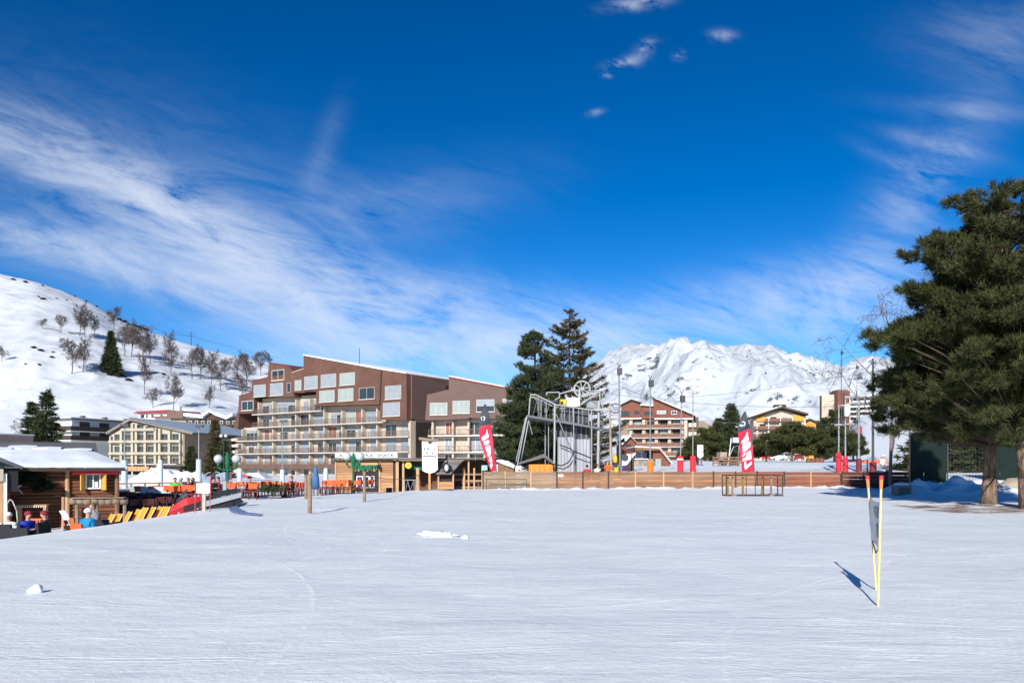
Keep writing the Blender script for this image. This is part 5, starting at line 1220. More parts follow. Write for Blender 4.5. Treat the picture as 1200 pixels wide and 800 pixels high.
# blue folded parasol, brown sunbed on its table, dark shrub in planter, amber cushioned chair
px_, Y_ = 365, 47; x, y, z = pl(px_, Y_); pz = thing('folded_parasol', 'blue folded parasol tied up beside the tall wooden post', 'parasol', (x + .25, y, z))
MB().lathe([(.05, .5), (.26, .62), (.22, 1.2), (.10, 1.75), (.03, 1.95)], (0, 0, 0), 10).build('canopy', mat('blue_parasol', (.05, .13, .28), .7, .25, 2), pz, smooth=True); MB().tube((0, 0, 0), (0, 0, 2.0), .03, None, 6).build('pole', M_WSTEEL, pz)
px_, Y_ = 319, 45.0; x, y, z = pl(px_, Y_); sh_ = thing('potted_shrub', 'dark conifer shrub at the snow edge in front of the chairs', 'shrub', (x, y, z + .25))
rng = np.random.default_rng(3); P = rng.normal(0, .17, (160, 3)) * np.array([1.9, .8, .6]) + np.array([0, 0, .35]); V, Fc = blades(P, unit(P + np.array([0, 0, .2])), .22, .03, 6, .5, rng); np_mesh('foliage', V, Fc, M_SPRUCE, sh_)
chair(296, 44.2, R(200), 'single amber orange chair standing out on the snow edge', g1)

# rail with posts and cloth, between hut and ramp
Yr = 43.5
rl = thing('terrace_rail', 'long dark terrace handrail with pale cloth panels', 'railing', (wx(137, Yr), Yr, -.75))
Lr = wx(236, Yr) - wx(137, Yr); zr_ = wz(565.5, Yr) + .75
MB().path([(0, 0, zr_ - .05), (Lr * .35, 0, zr_ - .02), (Lr, 0, zr_ + .03)], .05, 6).build('top_rail', M_GWOOD, rl); MB().path([(0, 0, zr_ - .38), (Lr, 0, zr_ - .34)], .03, 6).build('lower_rail', M_GWOOD, rl)
for k in range(7): MB().box(Lr * k / 6 - .04, Lr * k / 6 + .04, -.04, .04, 0, zr_ - .06).build('post', M_GWOOD, rl)
for a, b in ((153, 167), (168, 184), (188, 203)): MB().box(wx(a, Yr) - wx(137, Yr), wx(b, Yr) - wx(137, Yr), -.07, -.05, zr_ - .85, zr_ - .2).build('cloth_panel', M_GLOBE if a != 153 else M_CURT, rl)
person('person in bright green jacket sitting behind the rail', pl(205, 43.0), R(30), CG, CK, None, HAIR, 'sit', 'table')
person('person in grey jacket and pale hat beside the green jacket', pl(213, 43.2), R(-30), CGR, CK, CJ, None, 'sit', 'table')
person('person in black jacket sitting second from the green jacket', pl(221, 42.9), R(10), CK, CK, None, HAIR, 'sit', 'table')
person('person in brown coat at the corner of the orange cluster', pl(227, 43.3), R(-20), cloth('brown', (.12, .06, .03)), CK, None, HAIRB, 'sit', 'table')
person('person in black jacket among the orange chairs right of the blank white sign', pl(249, 43.4), R(60), CK, CK, CK, None, 'sit', 'table')
person('person in dark red jacket at the table beside the globe lamp', pl(257, 44.6), R(-60), CM, CK, None, HAIR, 'sit', 'table')
person('person in grey jacket in the front rows right of the globe lamp', pl(291, 46.4), R(100), CGR, CK, CK, None, 'sit', 'table')
person('person in navy jacket in the rows left of the tall wooden posts', pl(343, 47.4), R(-80), cloth('navy', (.02, .03, .08)), CK, None, HAIRB, 'sit', 'table')
# snow heap behind the rail
hp = MB(); nx, ny = 70, 26; rngh = np.random.default_rng(2)
gx_, gy_ = np.meshgrid(np.linspace(-8.2, 8.2, nx), np.linspace(-3, 3, ny))
prof = np.interp(gx_, [-8.2, -6.5, -4, -2.2, -1, .5, 2, 4, 6, 8.2], [0, .5, .9, 1.7, 2.05, 1.85, 1.5, 1.35, 1.1, 0]) * np.clip(1 - (np.abs(gy_) / 3) ** 1.7, 0, 1)
zh = prof * (1 + .5 * fbm(gx_ / 1.4, gy_ / 1.2, 4, 5)) + .3 * np.clip(prof, 0, 1) * np.abs(fbm(gx_ / .5, gy_ / .5, 3, 9)) - .1
Yh_ = 77; xh_ = wx(190, Yh_)
heap = np_mesh('snow_heap', np.stack([gx_, gy_, zh], -1).reshape(-1, 3), grid_faces(ny, nx), M_ROOFSNOW, smooth=True); heap.location = (xh_, Yh_, -.4); heap.scale = (.66, 1, 1)
setp(heap, 'big heap of ploughed snow behind the terrace rail', 'snow heap'); 

# inclined blue covered ramp, arch hoops
Yq = 52; rm = thing('ramp_tunnel', 'grey blue tunnel ramp with bare hoops behind the globe lamp', 'ramp', (wx(236, Yq), Yq, -.6))
q = lambda px, py: (wx(px, Yq) - wx(236, Yq), wz(py, Yq) + .6)
MB().prism([q(238, 567), q(268, 562), q(268, 552.5), q(240, 560)], -.6, .6).build('cover', mat('grey_blue_sheet', (.20, .26, .36), .5, .2, 2), rm)
for k, (c, r_) in enumerate(((250, 6), (258, 6.5))):
    pts = [(q(c, 0)[0] + r_ / FP * Yq * math.cos(a), -.62, q(0, 561)[1] + r_ * 1.3 / FP * Yq * math.sin(a)) for a in np.linspace(0, math.pi, 9)]; MB().path(pts, .03, 6).build('hoop', M_WSTEEL, rm)
for a in (.3, 1.4): MB().tube((a, 0, 0), (a, 0, 1.0), .05, None, 6).build('leg', M_DSTEEL, rm)
# blue car / red white awnings at the foot of the apartments
M_CARGLASS = M_GLASS
def car(label, loc, rz, m, van=False):
    t = thing('parked_car', label, 'van' if van else 'car', loc, rz)
    pr_ = [(-2.1, .35), (2.1, .35), (2.12, .8), (1.3, .95), (.8, 1.45), (-1.2, 1.48), (-1.9, 1.0), (-2.12, .85)] if not van else [(-2.4, .35), (2.3, .35), (2.35, 1.0), (1.7, 1.25), (1.3, 2.0), (-2.35, 2.05), (-2.4, .9)]
    MB().prism(pr_, -.85, .85).build('body', m, t)
    wv = [(.98, 1.0), (.68, 1.38), (-1.05, 1.4), (-1.55, 1.02)] if not van else [(1.55, 1.3), (1.2, 1.85), (-2.0, 1.9), (-2.05, 1.3)]
    MB().prism(wv, -.858, .858).build('window', M_GLASS, t)
    for sx in (-1.35, 1.35):
        for s in (-1, 1):
            wv_ = MB().tube((sx, s * .70, .34), (sx, s * .88, .34), .34, None, 14).build('wheel', M_BLACK, t); MB().tube((sx, s * .882, .34), (sx, s * .895, .34), .2, None, 10).build('rim', M_STEEL, wv_)
    for s in (-1, 1): MB().box(2.08, 2.14, s * .6 - .16, s * .6 + .16, .66, .8).build('headlight', M_GLOBE, t)
    return t
aw1 = thing('market_awning', 'red awning with a snow covered canopy at the foot of the brown apartments', 'awning', (wx(281, 98), 98, -.4))
MB().prism([(0, wz(558, 98) + .4), (wx(312, 98) - wx(281, 98), wz(558.5, 98) + .4), (wx(308, 98) - wx(281, 98), wz(554.5, 98) + .4), (.6, wz(556, 98) + .4)], -1.5, 1.5).build('canopy', M_AWN, aw1)
MB().prism([(wx(293, 98) - wx(281, 98), wz(556.2, 98) + .45), (wx(316, 98) - wx(281, 98), wz(561, 98) + .45), (wx(307, 98) - wx(281, 98), wz(554, 98) + .45), (wx(296, 98) - wx(281, 98), wz(554.3, 98) + .45)], -1.7, 1.4).build('snow_cap', M_ROOFSNOW, aw1)
for a in (.3, 3.0): MB().tube((a, -1.3, 0), (a, -1.3, wz(557, 98) + .5), .05, None, 6).build('post', M_WSTEEL, aw1)

# ---------------------------------------------------------------- padded lamp posts over the terrace
def lamp_post(label, px, Y, ptop, pbase, padtop, pad=M_PAD, head=True, padr=.17, group='padded lamp posts', wrap=False):
    x = wx(px, Y); zb = wz(pbase, Y); t = thing('lamp_post', label, 'lamp post', (x, Y, zb), 0, group)
    hp_ = wz(padtop, Y) - zb; ht_ = wz(ptop, Y) - zb
    MB().lathe([(padr * .95, 0), (padr, .05), (padr, hp_ * .5), (padr * .96, hp_ - .05), (padr * .8, hp_)], (0, 0, 0), 12).build('padding', pad, t, smooth=False)
    MB().tube((0, 0, hp_), (0, 0, ht_), .045, .035, 7).build('pole', M_STEEL, t)
    if head: MB().cbox((.1, -.15, ht_ + .04), (.5, .22, .14)).build('lamp_head', M_DSTEEL, t)
    return t
lamp_post('lamp post in pale blue padding at the right corner of the log hut', 146, 46, 499, 572, 539)
lamp_post('short pale blue padded post in front of the snow heap', 188, 50, 538, 570, 539, head=False)
lamp_post('thin lamp post in pale blue padding at the right end of the snow heap', 233, 50, 500, 567, 538)
lamp_post('short pale blue padded post right beside the green globe lamp', 281, 56, 548, 568, 549, head=False)
lamp_post('lamp post in pale blue padding in front of the brown apartments', 331, 56, 494, 567, 550)
lamp_post('short post wrapped in pale blue padding near the snack bar', 382, 58, 546, 568, 548.5, head=False)
# green lamps with globes
def globe_lamp(label, px, Y, pbase, ptop, pg, off, n=2):
    x = wx(px, Y); zb = wz(pbase, Y); t = thing('globe_lamp', label, 'street lamp', (x, Y, zb), 0, 'green street lamps with white globes')
    ht_ = wz(ptop, Y) - zb; zg = wz(pg, Y) - zb; o = off / FP * Y; rg_ = 5.2 / FP * Y
    MB().lathe([(.12, 0), (.12, .3), (.075, .4), (.06, ht_ - .1), (.09, ht_ - .05), (.03, ht_ + .1)], (0, 0, 0), 12).build('pole', M_GREEN, t, smooth=True)
    for k in range(n):
        s = (-1, 1)[k]; MB().path([(0, 0, zg - rg_ * 2.4), (s * o * .6, 0, zg - rg_ * 2.5), (s * o, 0, zg - rg_ * 1.9), (s * o, 0, zg - rg_ * .9)], [.05, .05, .06, .10], 7).build('arm', M_GREEN, t, smooth=True)
        MB().ball((s * o, 0, zg), rg_, 18, 12).build('globe', M_GLOBE, t, smooth=True)
    MB().lathe([(.10, zg - rg_ * 2.2), (.16, zg - rg_ * 1.2), (.13, ht_ - .1)], (0, 0, 0), 8).build('finial', M_GREEN, t)
    return t
globe_lamp('green double globe lamp standing beside the ramp tunnel', 266.5, 46, 582, 531, 537.5, 10.5)
globe_lamp('green double globe lamp standing in front of the snack bar sign', 414, 50, 580, 532, 534.5, 7.5)
sl = thing('globe_lamp', 'pair of small white globes on a thin pole behind the cream hotel', 'street lamp', (wx(262, 112), 112, -.5), 0, 'green street lamps with white globes')
MB().tube((0, 0, 0), (0, 0, wz(513, 112) + .5), .06, .05, 6).build('pole', M_DSTEEL, sl)
for s in (-1, 1): MB().ball((s * .34, 0, wz(510.5, 112) + .5), .27, 12, 8).build('globe', M_GLOBE, sl, smooth=True)

# ---------------------------------------------------------------- posts and small things on the snow
def post(label, px, base, top, r_, Y=None, lean=0, m=M_LPOST):
    Y = Y or (EYE * FP / (base - HY)); x = wx(px, Y); z = wz(base, Y); t = thing('wooden_post', label, 'post', (x, Y, z - .1))
    MB().tube((0, 0, 0), (lean, 0, wz(top, Y) - z + .1), r_, r_ * .93, 9).build('shaft', m, t, smooth=False); return t
post('tall round wooden post standing free in the snow before the terrace', 363, 600, 555, .075, None, 0, M_GWOOD)
post('second round wooden post just behind the tall free standing one', 358.5, 582, 556, .075, 38, 0, M_GWOOD)
post('shorter round wooden post in the snow in front of the snack bar', 427, 587, 552, .075, None, 0, M_GWOOD)
post('thin wooden post carrying the rope near the play hut', 490, 577.5, 548, .10, 50)
sg = thing('blank_sign', 'blank white board on a pale post beside the red poles', 'sign', (wx(240, 29), 29, G(wx(240, 29), 29) - .05))
MB().box(-.09, .03, -.02, .06, 0, wz(570, 29) - sg.location.z).build('post', M_CREAM, sg); z_ = sg.location.z
MB().add([(wx(226, 29) - wx(240, 29), -.05, wz(565.5, 29) - z_), (wx(247.3, 29) - wx(240, 29), -.05, wz(577.5, 29) - z_), (wx(247.3, 29) - wx(240, 29), -.05, wz(566.5, 29) - z_), (wx(233, 29) - wx(240, 29), -.05, wz(577, 29) - z_)], []).box(wx(231, 29) - wx(240, 29), wx(247.5, 29) - wx(240, 29), -.06, -.022, wz(577.5, 29) - z_, wz(566, 29) - z_).build('board', M_WHITE, sg)
for i, (px, b, tp_, lab) in enumerate(((228.5, 610, 563, 'thin red slalom pole left of the blank white sign'), (236, 604, 560, 'thin red slalom pole behind the blank white sign'), (246, 613, 556, 'tallest thin red slalom pole right of the blank white sign'), (270, 594, 553, 'thin red slalom pole beside the silver snowmobile'))):
    Y = 28 + (3.5 if i == 3 else (i == 1) * 1.5); x = wx(px, Y); z = G(x, Y) - .08; t = thing('slalom_pole', lab, 'pole', (x, Y, z), 0, 'red slalom poles'); MB().tube((0, 0, 0), (.02, 0, wz(tp_, Y) - z), .018, .016, 6).build('shaft', mat('faded_red_plastic', (.50, .07, .10), .5, .15, 3), t)
# curved patch on the snow, shade imitated by its slate blue colour
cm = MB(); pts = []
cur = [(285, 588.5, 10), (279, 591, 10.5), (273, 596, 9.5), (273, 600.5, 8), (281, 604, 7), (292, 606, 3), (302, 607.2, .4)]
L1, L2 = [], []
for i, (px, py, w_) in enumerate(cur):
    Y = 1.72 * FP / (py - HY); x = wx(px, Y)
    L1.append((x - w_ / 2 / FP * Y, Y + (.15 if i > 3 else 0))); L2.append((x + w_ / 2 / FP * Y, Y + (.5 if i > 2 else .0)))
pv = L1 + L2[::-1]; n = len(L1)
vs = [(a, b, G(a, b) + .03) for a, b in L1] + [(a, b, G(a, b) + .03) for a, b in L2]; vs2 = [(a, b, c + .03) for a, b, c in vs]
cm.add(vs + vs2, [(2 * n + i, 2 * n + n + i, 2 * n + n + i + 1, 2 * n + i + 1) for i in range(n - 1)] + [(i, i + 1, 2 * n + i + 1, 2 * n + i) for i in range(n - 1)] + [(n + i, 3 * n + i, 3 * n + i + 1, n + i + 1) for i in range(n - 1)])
cmo = cm.build('shade_patch', mat('blue_shade_patch', (.13, .19, .33), .8, .12, 2), None); setp(cmo, 'curved slate blue patch of painted shade on the snow by the terrace edge', 'mat')
# snow lumps
M_LUMP = mat('loose_snow', (.74, .76, .775), .6, .06, 6, .6, bscale=14)
def lump(label, px, py, r_, sq=.6, seed=1):
    Y = 1.70 * FP / (py - HY); x = wx(px, Y); rng = np.random.default_rng(seed); b = MB().ball((0, 0, 0), 1, 28, 16)
    if seed == 5:
        for (ox, oy, q_) in ((-.75, .1, .55), (.7, -.2, .6), (.25, .35, .7), (-.3, -.35, .5), (1.15, .1, .35), (-1.1, -.15, .3)): b.ball((ox, oy, -.1), (q_, q_, q_ * 1.15), 20, 12)
    b.v = [tuple(np.array(p) * r_ * np.array([1.25, 1, sq]) * (1 + (.75 if seed != 3 else .3) * float(fbm(np.array([p[0] * 2.2 + seed]), np.array([p[1] * 2.2 + p[2] * 1.3]), 4, seed)[0]))) for p in b.v]
    o = b.build('snow_lump', M_LUMP, None, smooth=True); o.location = (x, Y, G(x, Y) + r_ * sq * .45); setp(o, label, 'snow lump', 'lumps of snow on the field')
lump('round lump of snow lying alone on the near field', 42, 700, .075, .9, 3)
lump('wide low mound of fresh snow in the middle of the field', 509, 628, .27, .30, 5); lump('smaller clod beside the wide mound of fresh snow', 522, 628.5, .16, .45, 6); lump('tiny clod right of the wide mound of fresh snow', 545, 630.5, .07, .7, 7)

# ---------------------------------------------------------------- wooden snack bar with its signs
FS = Facade((393.5, 57.0), (470, 56.0), -.35)
sn_ = FS.thing('snack_bar', 'larch boarded snack bar with a white sign above and green letters over the door', 'snack bar')
def ps(px, py): return FS.P(px, py)
zt_ = ps(430, 538.5)[1]; xa, xb, xc, xd = ps(394, 0)[0], ps(415, 0)[0], ps(445.5, 0)[0], ps(466, 0)[0]
def boards(name, x0, x1, z0, z1, y0, m, n, parent):
    b = MB()
    for k in range(n): b.box(x0, x1, y0 - (.012 if k % 2 else 0), y0 + .06, z0 + (z1 - z0) * k / n + .006, z0 + (z1 - z0) * (k + 1) / n - .006)
    return b.build(name, m, parent)
boards('board_wall', xa, xb, 0, zt_, 0, M_LBOARD, 13, sn_); boards('board_wall', xc, xd - .35, 0, zt_, 0, M_LBOARD, 13, sn_); boards('board_wall', xb, xc, ps(430, 552)[1], zt_, .02, M_LBOARD, 4, sn_)
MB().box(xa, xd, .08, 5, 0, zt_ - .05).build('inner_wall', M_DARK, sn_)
for x_, w_ in ((xa, .10), (xc, .12), (xd, .2), (xb, .1)): MB().box(x_ - w_ / 2 - .02, x_ + w_ / 2, -.08, .0, 0, zt_ + .02).build('corner_post', M_LPOST, sn_)
MB().box(xa - .1, xd + 6.6, -.5, 5, zt_ + .03, zt_ + .12).build('roof', M_GREYR, sn_)
for k, (a, b, pn) in enumerate(((418, 425.5, M_CURT), (428, 433, M_GLASS), (433.5, 439, M_NAVY))): win(sn_, ps(a, 0)[0], ps(b, 0)[0], .35, ps(430, 557.5)[1], .02, pn, M_WHITE, 1 if k == 0 else 0, .06)
MB().box(ps(418, 0)[0], ps(425, 0)[0], -.03, .0, .4, 1.3).build('poster', CP, sn_)
sbz0, sbz1 = ps(430, 538.3)[1] + .14, ps(430, 530.8)[1]
s0, s1 = ps(395.5, 0)[0], ps(468, 0)[0]
sgb = MB().box(s0, s1, -.42, -.36, sbz0, sbz1).build('sign_board', M_WHITE, sn_)
def text_mesh(txt, size, m, parent, loc, rot, depth=.01, name='lettering', xs=1.0, bold=.0, width=None):
    cu = bpy.data.curves.new(name, 'FONT'); cu.body = txt; cu.size = size; cu.extrude = depth; cu.offset = bold; cu.resolution_u = 3
    o = bpy.data.objects.new(name, cu); COL.objects.link(o); dg = bpy.context.evaluated_depsgraph_get(); me = bpy.data.meshes.new_from_object(o.evaluated_get(dg)); bpy.data.objects.remove(o)
    me.materials.clear(); me.materials.append(m)
    if width:
        xs_ = [v.co.x for v in me.vertices]; xs = width / (max(xs_) - min(xs_))
    o2 = bpy.data.objects.new(name, me); COL.objects.link(o2); o2.parent = parent; o2.location = loc; o2.rotation_euler = rot; o2.scale = (xs, 1, 1); return o2
M_SLET = mat('dark_green_lettering', (.02, .10, .085), .5, .1, 2)
text_mesh('A   T  PIZZERIA . SNACK', (sbz1 - sbz0) * .95, M_SLET, sgb, (ps(400, 0)[0], -.432, sbz0 + (sbz1 - sbz0) * .18), (R(90), 0, 0), .008, width=ps(464.5, 0)[0] - ps(400, 0)[0], bold=.006)
gl = text_mesh("l'apero", .72, M_GREEN, sn_, (ps(417, 0)[0], -.14, ps(430, 550)[1]), (R(90), 0, 0), .05, 'green_letters', width=ps(444, 0)[0] - ps(417, 0)[0], bold=.03)
MB().tube((xd - .9, -.1, .35), (xd - .9, -.25, .35), .33, None, 14).build('barrel_end', M_DKWOOD, sn_) if False else None
tyre = thing('black_drum', 'small black drum standing on the snow by the snack bar wall', 'drum', (wx(456, 55), 55, wz(578, 55)))
MB().lathe([(.20, 0), (.23, .05), (.22, .2), (.23, .36), (.18, .42)], (0, 0, 0), 14).build('shell', M_BLACK, tyre, smooth=True)
hook = thing('wall_lamp', 'dark lantern fixed at the end of the green letters', 'lamp', (wx(443.5, 55.9), 55.9, wz(544, 55.9))); MB().path([(0, .5, .1), (0, 0, .15), (0, 0, 0)], .03, 6).build('bracket', M_BLACK, hook); MB().lathe([(.05, .0), (.12, -.05), (.10, -.3), (.03, -.36)], (0, 0, 0), 8).build('lantern', M_BLACK, hook)
# open porch right of it: posts, yellow round sign, dark interior
po = FS.thing('porch', 'open timber porch with rails between the snack bar and the banner', 'porch')
pz0 = 0
for px in (473, 489, 516, 544, 549.5, 556, 565.5): 
    a = ps(px, 0)[0]; w_ = .11 if px not in (473, 544) else .16; MB().box(a - w_ / 2, a + w_ / 2, -.1, .05, 0, ps(px, 540 if px in (549.5, 473) else 548 if px != 565.5 else 546)[1]).build('post', M_LPOST, po)
for py, a, b in ((555.5, 512, 566), (562, 512, 545), (563, 546, 566), (570.5, 530, 566)): MB().box(ps(a, 0)[0], ps(b, 0)[0], -.06, .0, ps(540, py)[1] - .06, ps(540, py)[1] + .06).build('rail', M_GWOOD, po)
MB().box(ps(470, 0)[0], ps(567, 0)[0], 2.6, 2.8, 0, ps(520, 538.5)[1]).build('back_wall', mat('porch_back', (.10, .05, .03), .8, .3, 1), po)
MB().box(ps(470.5, 0)[0], ps(546, 0)[0], -.5, 3, ps(500, 539.8)[1], ps(500, 538.6)[1]).build('roof_edge', M_GWOOD, po)
gt = thing('metal_gate', 'pale metal gate with crossed bars under the yellow round sign', 'gate', (wx(473.5, 55.3), 55.3, wz(578, 55.3)))
gw = wx(488, 55.3) - wx(473.5, 55.3); gh = 1.0; gm = MB(); gm.box(0, gw, -.02, .02, gh - .05, gh); gm.box(0, gw, -.02, .02, .12, .17)
MB_ = gm; gm.path([(.1, 0, .2), (gw * .3, 0, gh - .1), (gw * .5, 0, .2), (gw * .75, 0, gh - .1), (gw - .05, 0, .2)], .025, 5); gm.box(0, .05, -.02, .02, 0, gh); gm.box(gw - .05, gw, -.02, .02, 0, gh); gm.build('frame', M_STEEL, gt)
ys_ = thing('round_sign', 'round yellow sign hanging under the porch roof', 'sign', W(478.5, 545, 55.6)); MB().tube((0, 0, 0), (0, .04, 0), .24, None, 20).build('disc', M_YEL, ys_); MB().tube((0, -.012, .05), (0, -.002, .05), .11, None, 14).build('emblem', M_SHUT, ys_); MB().tube((0, .02, .2), (0, .02, .42), .012, None, 5).build('chain', M_DSTEEL, ys_)
gcl = thing('green_cloth', 'dark green cloth hanging beside the yellow round sign', 'cloth', W(487, 547, 56.2)); MB().box(-.45, .45, -.03, .03, -.22, .16).build('panel', mat('dark_green_cloth', (.01, .09, .06), .8, .2, 3), gcl)
# play hut with penguin
ph = thing('play_hut', 'small wooden play hut with a grey sloping shingle roof', 'play hut', (wx(513, 53.4), 53.4, wz(575, 53.4)))
xw = wx(531, 53.4) - wx(513, 53.4); z_ = ph.location.z; zq = lambda py: wz(py, 53.4) - z_
b = MB()
for k in range(8): b.box(.05, xw, .02 - (.01 if k % 2 else 0), .10, k * zq(564) / 8 + .005, (k + 1) * zq(564) / 8 - .005)
b.build('board_wall', M_LBOARD, ph); MB().box(.05, xw, 1.0, 1.1, 0, zq(556)).build('rear_wall', M_LOGEND, ph); MB().box(.1, xw - .02, .3, .35, zq(564), zq(557)).build('dark_opening', M_DARK, ph)
for a in (.04, xw): MB().box(a - .05, a + .05, -.02, .08, 0, zq(555)).build('post', M_LPOST, ph)
rfm = MB()
for k in range(6):
    t0, t1 = k / 6, (k + 1) / 6; lx0, rx0 = wx(511.5, 53.4), wx(529, 53.4)
    P0 = lambda t, s: ((lx0 if s == 0 else rx0) + (wx(519, 53.4) - lx0 if s == 0 else wx(541, 53.4) - rx0) * t - wx(513, 53.4), -.35 + 1.2 * t, zq(555.5) + (zq(540.5) - zq(555.5)) * t)
    a, b_, c, d = P0(t0, 0), P0(t0, 1), P0(t1 + .03, 1), P0(t1 + .03, 0); o = (0, -.05 , .04 ); 
    rfm.add([a, b_, c, d] + [(p[0], p[1] - .02, p[2] + .05) for p in (a, b_, c, d)], [(0, 1, 2, 3), (4, 5, 6, 7), (0, 1, 5, 4), (1, 2, 6, 5), (2, 3, 7, 6), (3, 0, 4, 7)])
rfm.build('roof', mat('grey_shingles', (.17, .155, .145), .85, .3, 3, .3, island=.2), ph)
pg = thing('penguin_figure', 'black and white penguin figure fixed on the play hut roof', 'figure', (wx(523, 53.0), 53.0 - .1, wz(553, 53.0)))
MB().ball((0, 0, .33), (.22, .17, .33), 14, 9).ball((0, -.01, .74), (.13, .13, .14), 12, 8).path([(-.2, 0, .5), (-.30, -.02, .25), (-.27, -.02, .15)], [.05, .05, .02], 6).path([(.2, 0, .5), (.30, -.02, .25), (.27, -.02, .15)], [.05, .05, .02], 6).build('body', M_BLACK, pg, smooth=True)
MB().ball((.03, -.10, .30), (.16, .10, .25), 12, 8).ball((.0, -.08, .74), (.08, .07, .08), 10, 6).build('belly', M_GLOBE, pg, smooth=True); MB().tube((0, -.13, .72), (0, -.26, .70), .035, .006, 6).build('beak', M_ORPAD, pg)
# green carpet strip and the shield board
gcm = thing('green_mat', 'strip of green carpet lying along the snow in front of the play hut', 'mat', (wx(478, 51), 51, 0))
vs = []
for px in (472, 484, 496, 508, 520, 531): 
    for Y in (50.4, 52.0): x = wx(px, Y); vs.append((x - gcm.location.x, Y - 51, G(x, Y) + .05 + (.02 if Y > 51 else 0)))
MB().add(vs, [(2 * i, 2 * i + 2, 2 * i + 3, 2 * i + 1) for i in range(5)]).build('pile', M_GREENMAT, gcm)
Ys = 52.9; sb_ = thing('shield_board', 'white shield shaped information board on an orange wooden pole', 'sign', (wx(503.3, Ys), Ys, wz(576, Ys)))
qz = lambda py: wz(py, Ys) - sb_.location.z; qx = lambda px: wx(px, Ys) - wx(503.3, Ys)
pn = MB().prism([(qx(495), qz(551)), (qx(499), qz(553.3)), (qx(504), qz(554.4)), (qx(509), qz(553.2)), (qx(513), qz(550)), (qx(512.3), qz(516)), (qx(494.5), qz(516))], -.04, .0).build('panel', M_FLAGWHT, sb_)
MB().box(-.07, .07, .002, .12, 0, qz(515)).build('pole', mat('orange_larch_pole', (.55, .26, .10), .7, .2, 3), sb_)
MB().prism([(qx(491), qz(515)), (qx(491.5), qz(512)), (qx(504), qz(513.5)), (qx(514), qz(514.5)), (qx(514), qz(516)), (qx(504), qz(516.5))], -.25, .2).build('hood', M_GWOOD, sb_)
def dot(px, py, w_, h_, m, n): MB().box(qx(px - w_ / 2), qx(px + w_ / 2), -.052, -.041, qz(py + h_ / 2), qz(py - h_ / 2)).build(n, m, pn)
dot(504, 518.6, 4, 3, M_DSTEEL, 'emblem'); dot(504, 522.4, 10, .8, mat('grey_print', (.35, .36, .4), .6, .3, 30), 'text_line')
for px, m in ((497.8, M_BLUE), (501.8, mat('steel_blue_print', (.10, .22, .36), .6, .2, 3)), (509.5, mat('pink_print', (.62, .25, .28), .6, .2, 3)), (506, mat('pale_grey_print', (.55, .57, .6), .6, .1, 3))): dot(px, 525.7, 2.4 if m != M_BLUE else 1.6, 3, m, 'pictogram')
MB().ball((qx(500.5), -.045, qz(530.6)), (.075, .012, .075), 12, 6).build('piste_mark', M_GREENMAT, pn); MB().ball((qx(507), -.045, qz(530.6)), (.07, .012, .07), 12, 6).build('piste_mark', mat('rose_print', (.65, .12, .16), .6, .1, 3), pn)
dot(503.6, 534.1, 16, 1.1, M_DSTEEL, 'divider'); dot(508, 537.6, 6, .9, mat('grey_print', (.35, .36, .4)), 'text_line'); dot(503.5, 547.3, 11, .8, mat('pale_grey_print', (.55, .57, .6)), 'text_line'); dot(500, 541, .8, 4, mat('pale_grey_print', (.55, .57, .6)), 'drawing')
ts = thing('small_sign', 'small turquoise sign on a post under the first feather flag', 'sign', (wx(567.8, 54.6), 54.6, wz(573, 54.6))); MB().box(-.04, .04, 0, .05, 0, 1.7).build('post', M_DSTEEL, ts); MB().box(-.2, .2, -.03, -.002, 1.35, 1.7).build('panel', mat('turquoise_panel', (.25, .52, .58), .5, .1, 3), ts)
# ================================================================== fence, lift station, flags, poles, right-hand side
# ---------------------------------------------------------------- board fence: panels with posts
YF = 54.0
fn = thing('board_fence', 'long low fence of horizontal larch boards along the snow field', 'fence', (wx(565.5, YF), YF, -.1))
fx = lambda px: wx(px, YF) - wx(565.5, YF)
cuts = [566, 592, 622, 652.5, 683, 713, 744.5, 777.5, 811.5, 836, 862, 887, 919, 950, 985]
rgf = random.Random(4)
for i, (a, b) in enumerate(zip(cuts[:-1], cuts[1:])):
    top = wz(552.6 if a > 590 else 552.0, YF) + .1 + rgf.uniform(-.02, .02); n = 5; m_ = M_FB0 if i < 3 else (M_FB1 if a < 880 else M_FB2)
    bm_ = MB(); z0 = .0
    for k in range(n):
        za_, zb__ = top * k / n, top * (k + 1) / n; t = rgf.uniform(-.012, .012); bm_.box(fx(a) + .03, fx(b) - .03, t - .02, t + .03, za_ + .008, zb__ - .008)
    bm_.build('board_panel', m_, fn)
    MB().box(fx(a) - .05, fx(a) + .05, -.045, .06, 0, top + .04).build('post', M_LPOST if rgf.random() < .4 else M_DKWOOD, fn)
MB().box(fx(985) - .05, fx(985) + .05, -.045, .06, 0, 1.3).build('post', M_LPOST, fn)
nt_ = MB().box(fx(654) , fx(660), -.06, -.03, .95, 1.12).build('white_plate', M_WHITE, fn)
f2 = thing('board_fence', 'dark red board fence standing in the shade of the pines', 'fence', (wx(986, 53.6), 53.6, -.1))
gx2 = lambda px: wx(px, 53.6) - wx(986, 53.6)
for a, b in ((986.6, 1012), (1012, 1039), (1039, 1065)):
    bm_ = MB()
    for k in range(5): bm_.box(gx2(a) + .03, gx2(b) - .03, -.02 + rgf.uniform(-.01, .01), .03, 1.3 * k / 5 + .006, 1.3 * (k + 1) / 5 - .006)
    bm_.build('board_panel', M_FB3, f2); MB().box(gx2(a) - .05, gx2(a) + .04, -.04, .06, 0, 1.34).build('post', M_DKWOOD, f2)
MB().box(gx2(1065), gx2(1067), -.06, .06, 0, 1.75).build('post', M_LPOST, f2)
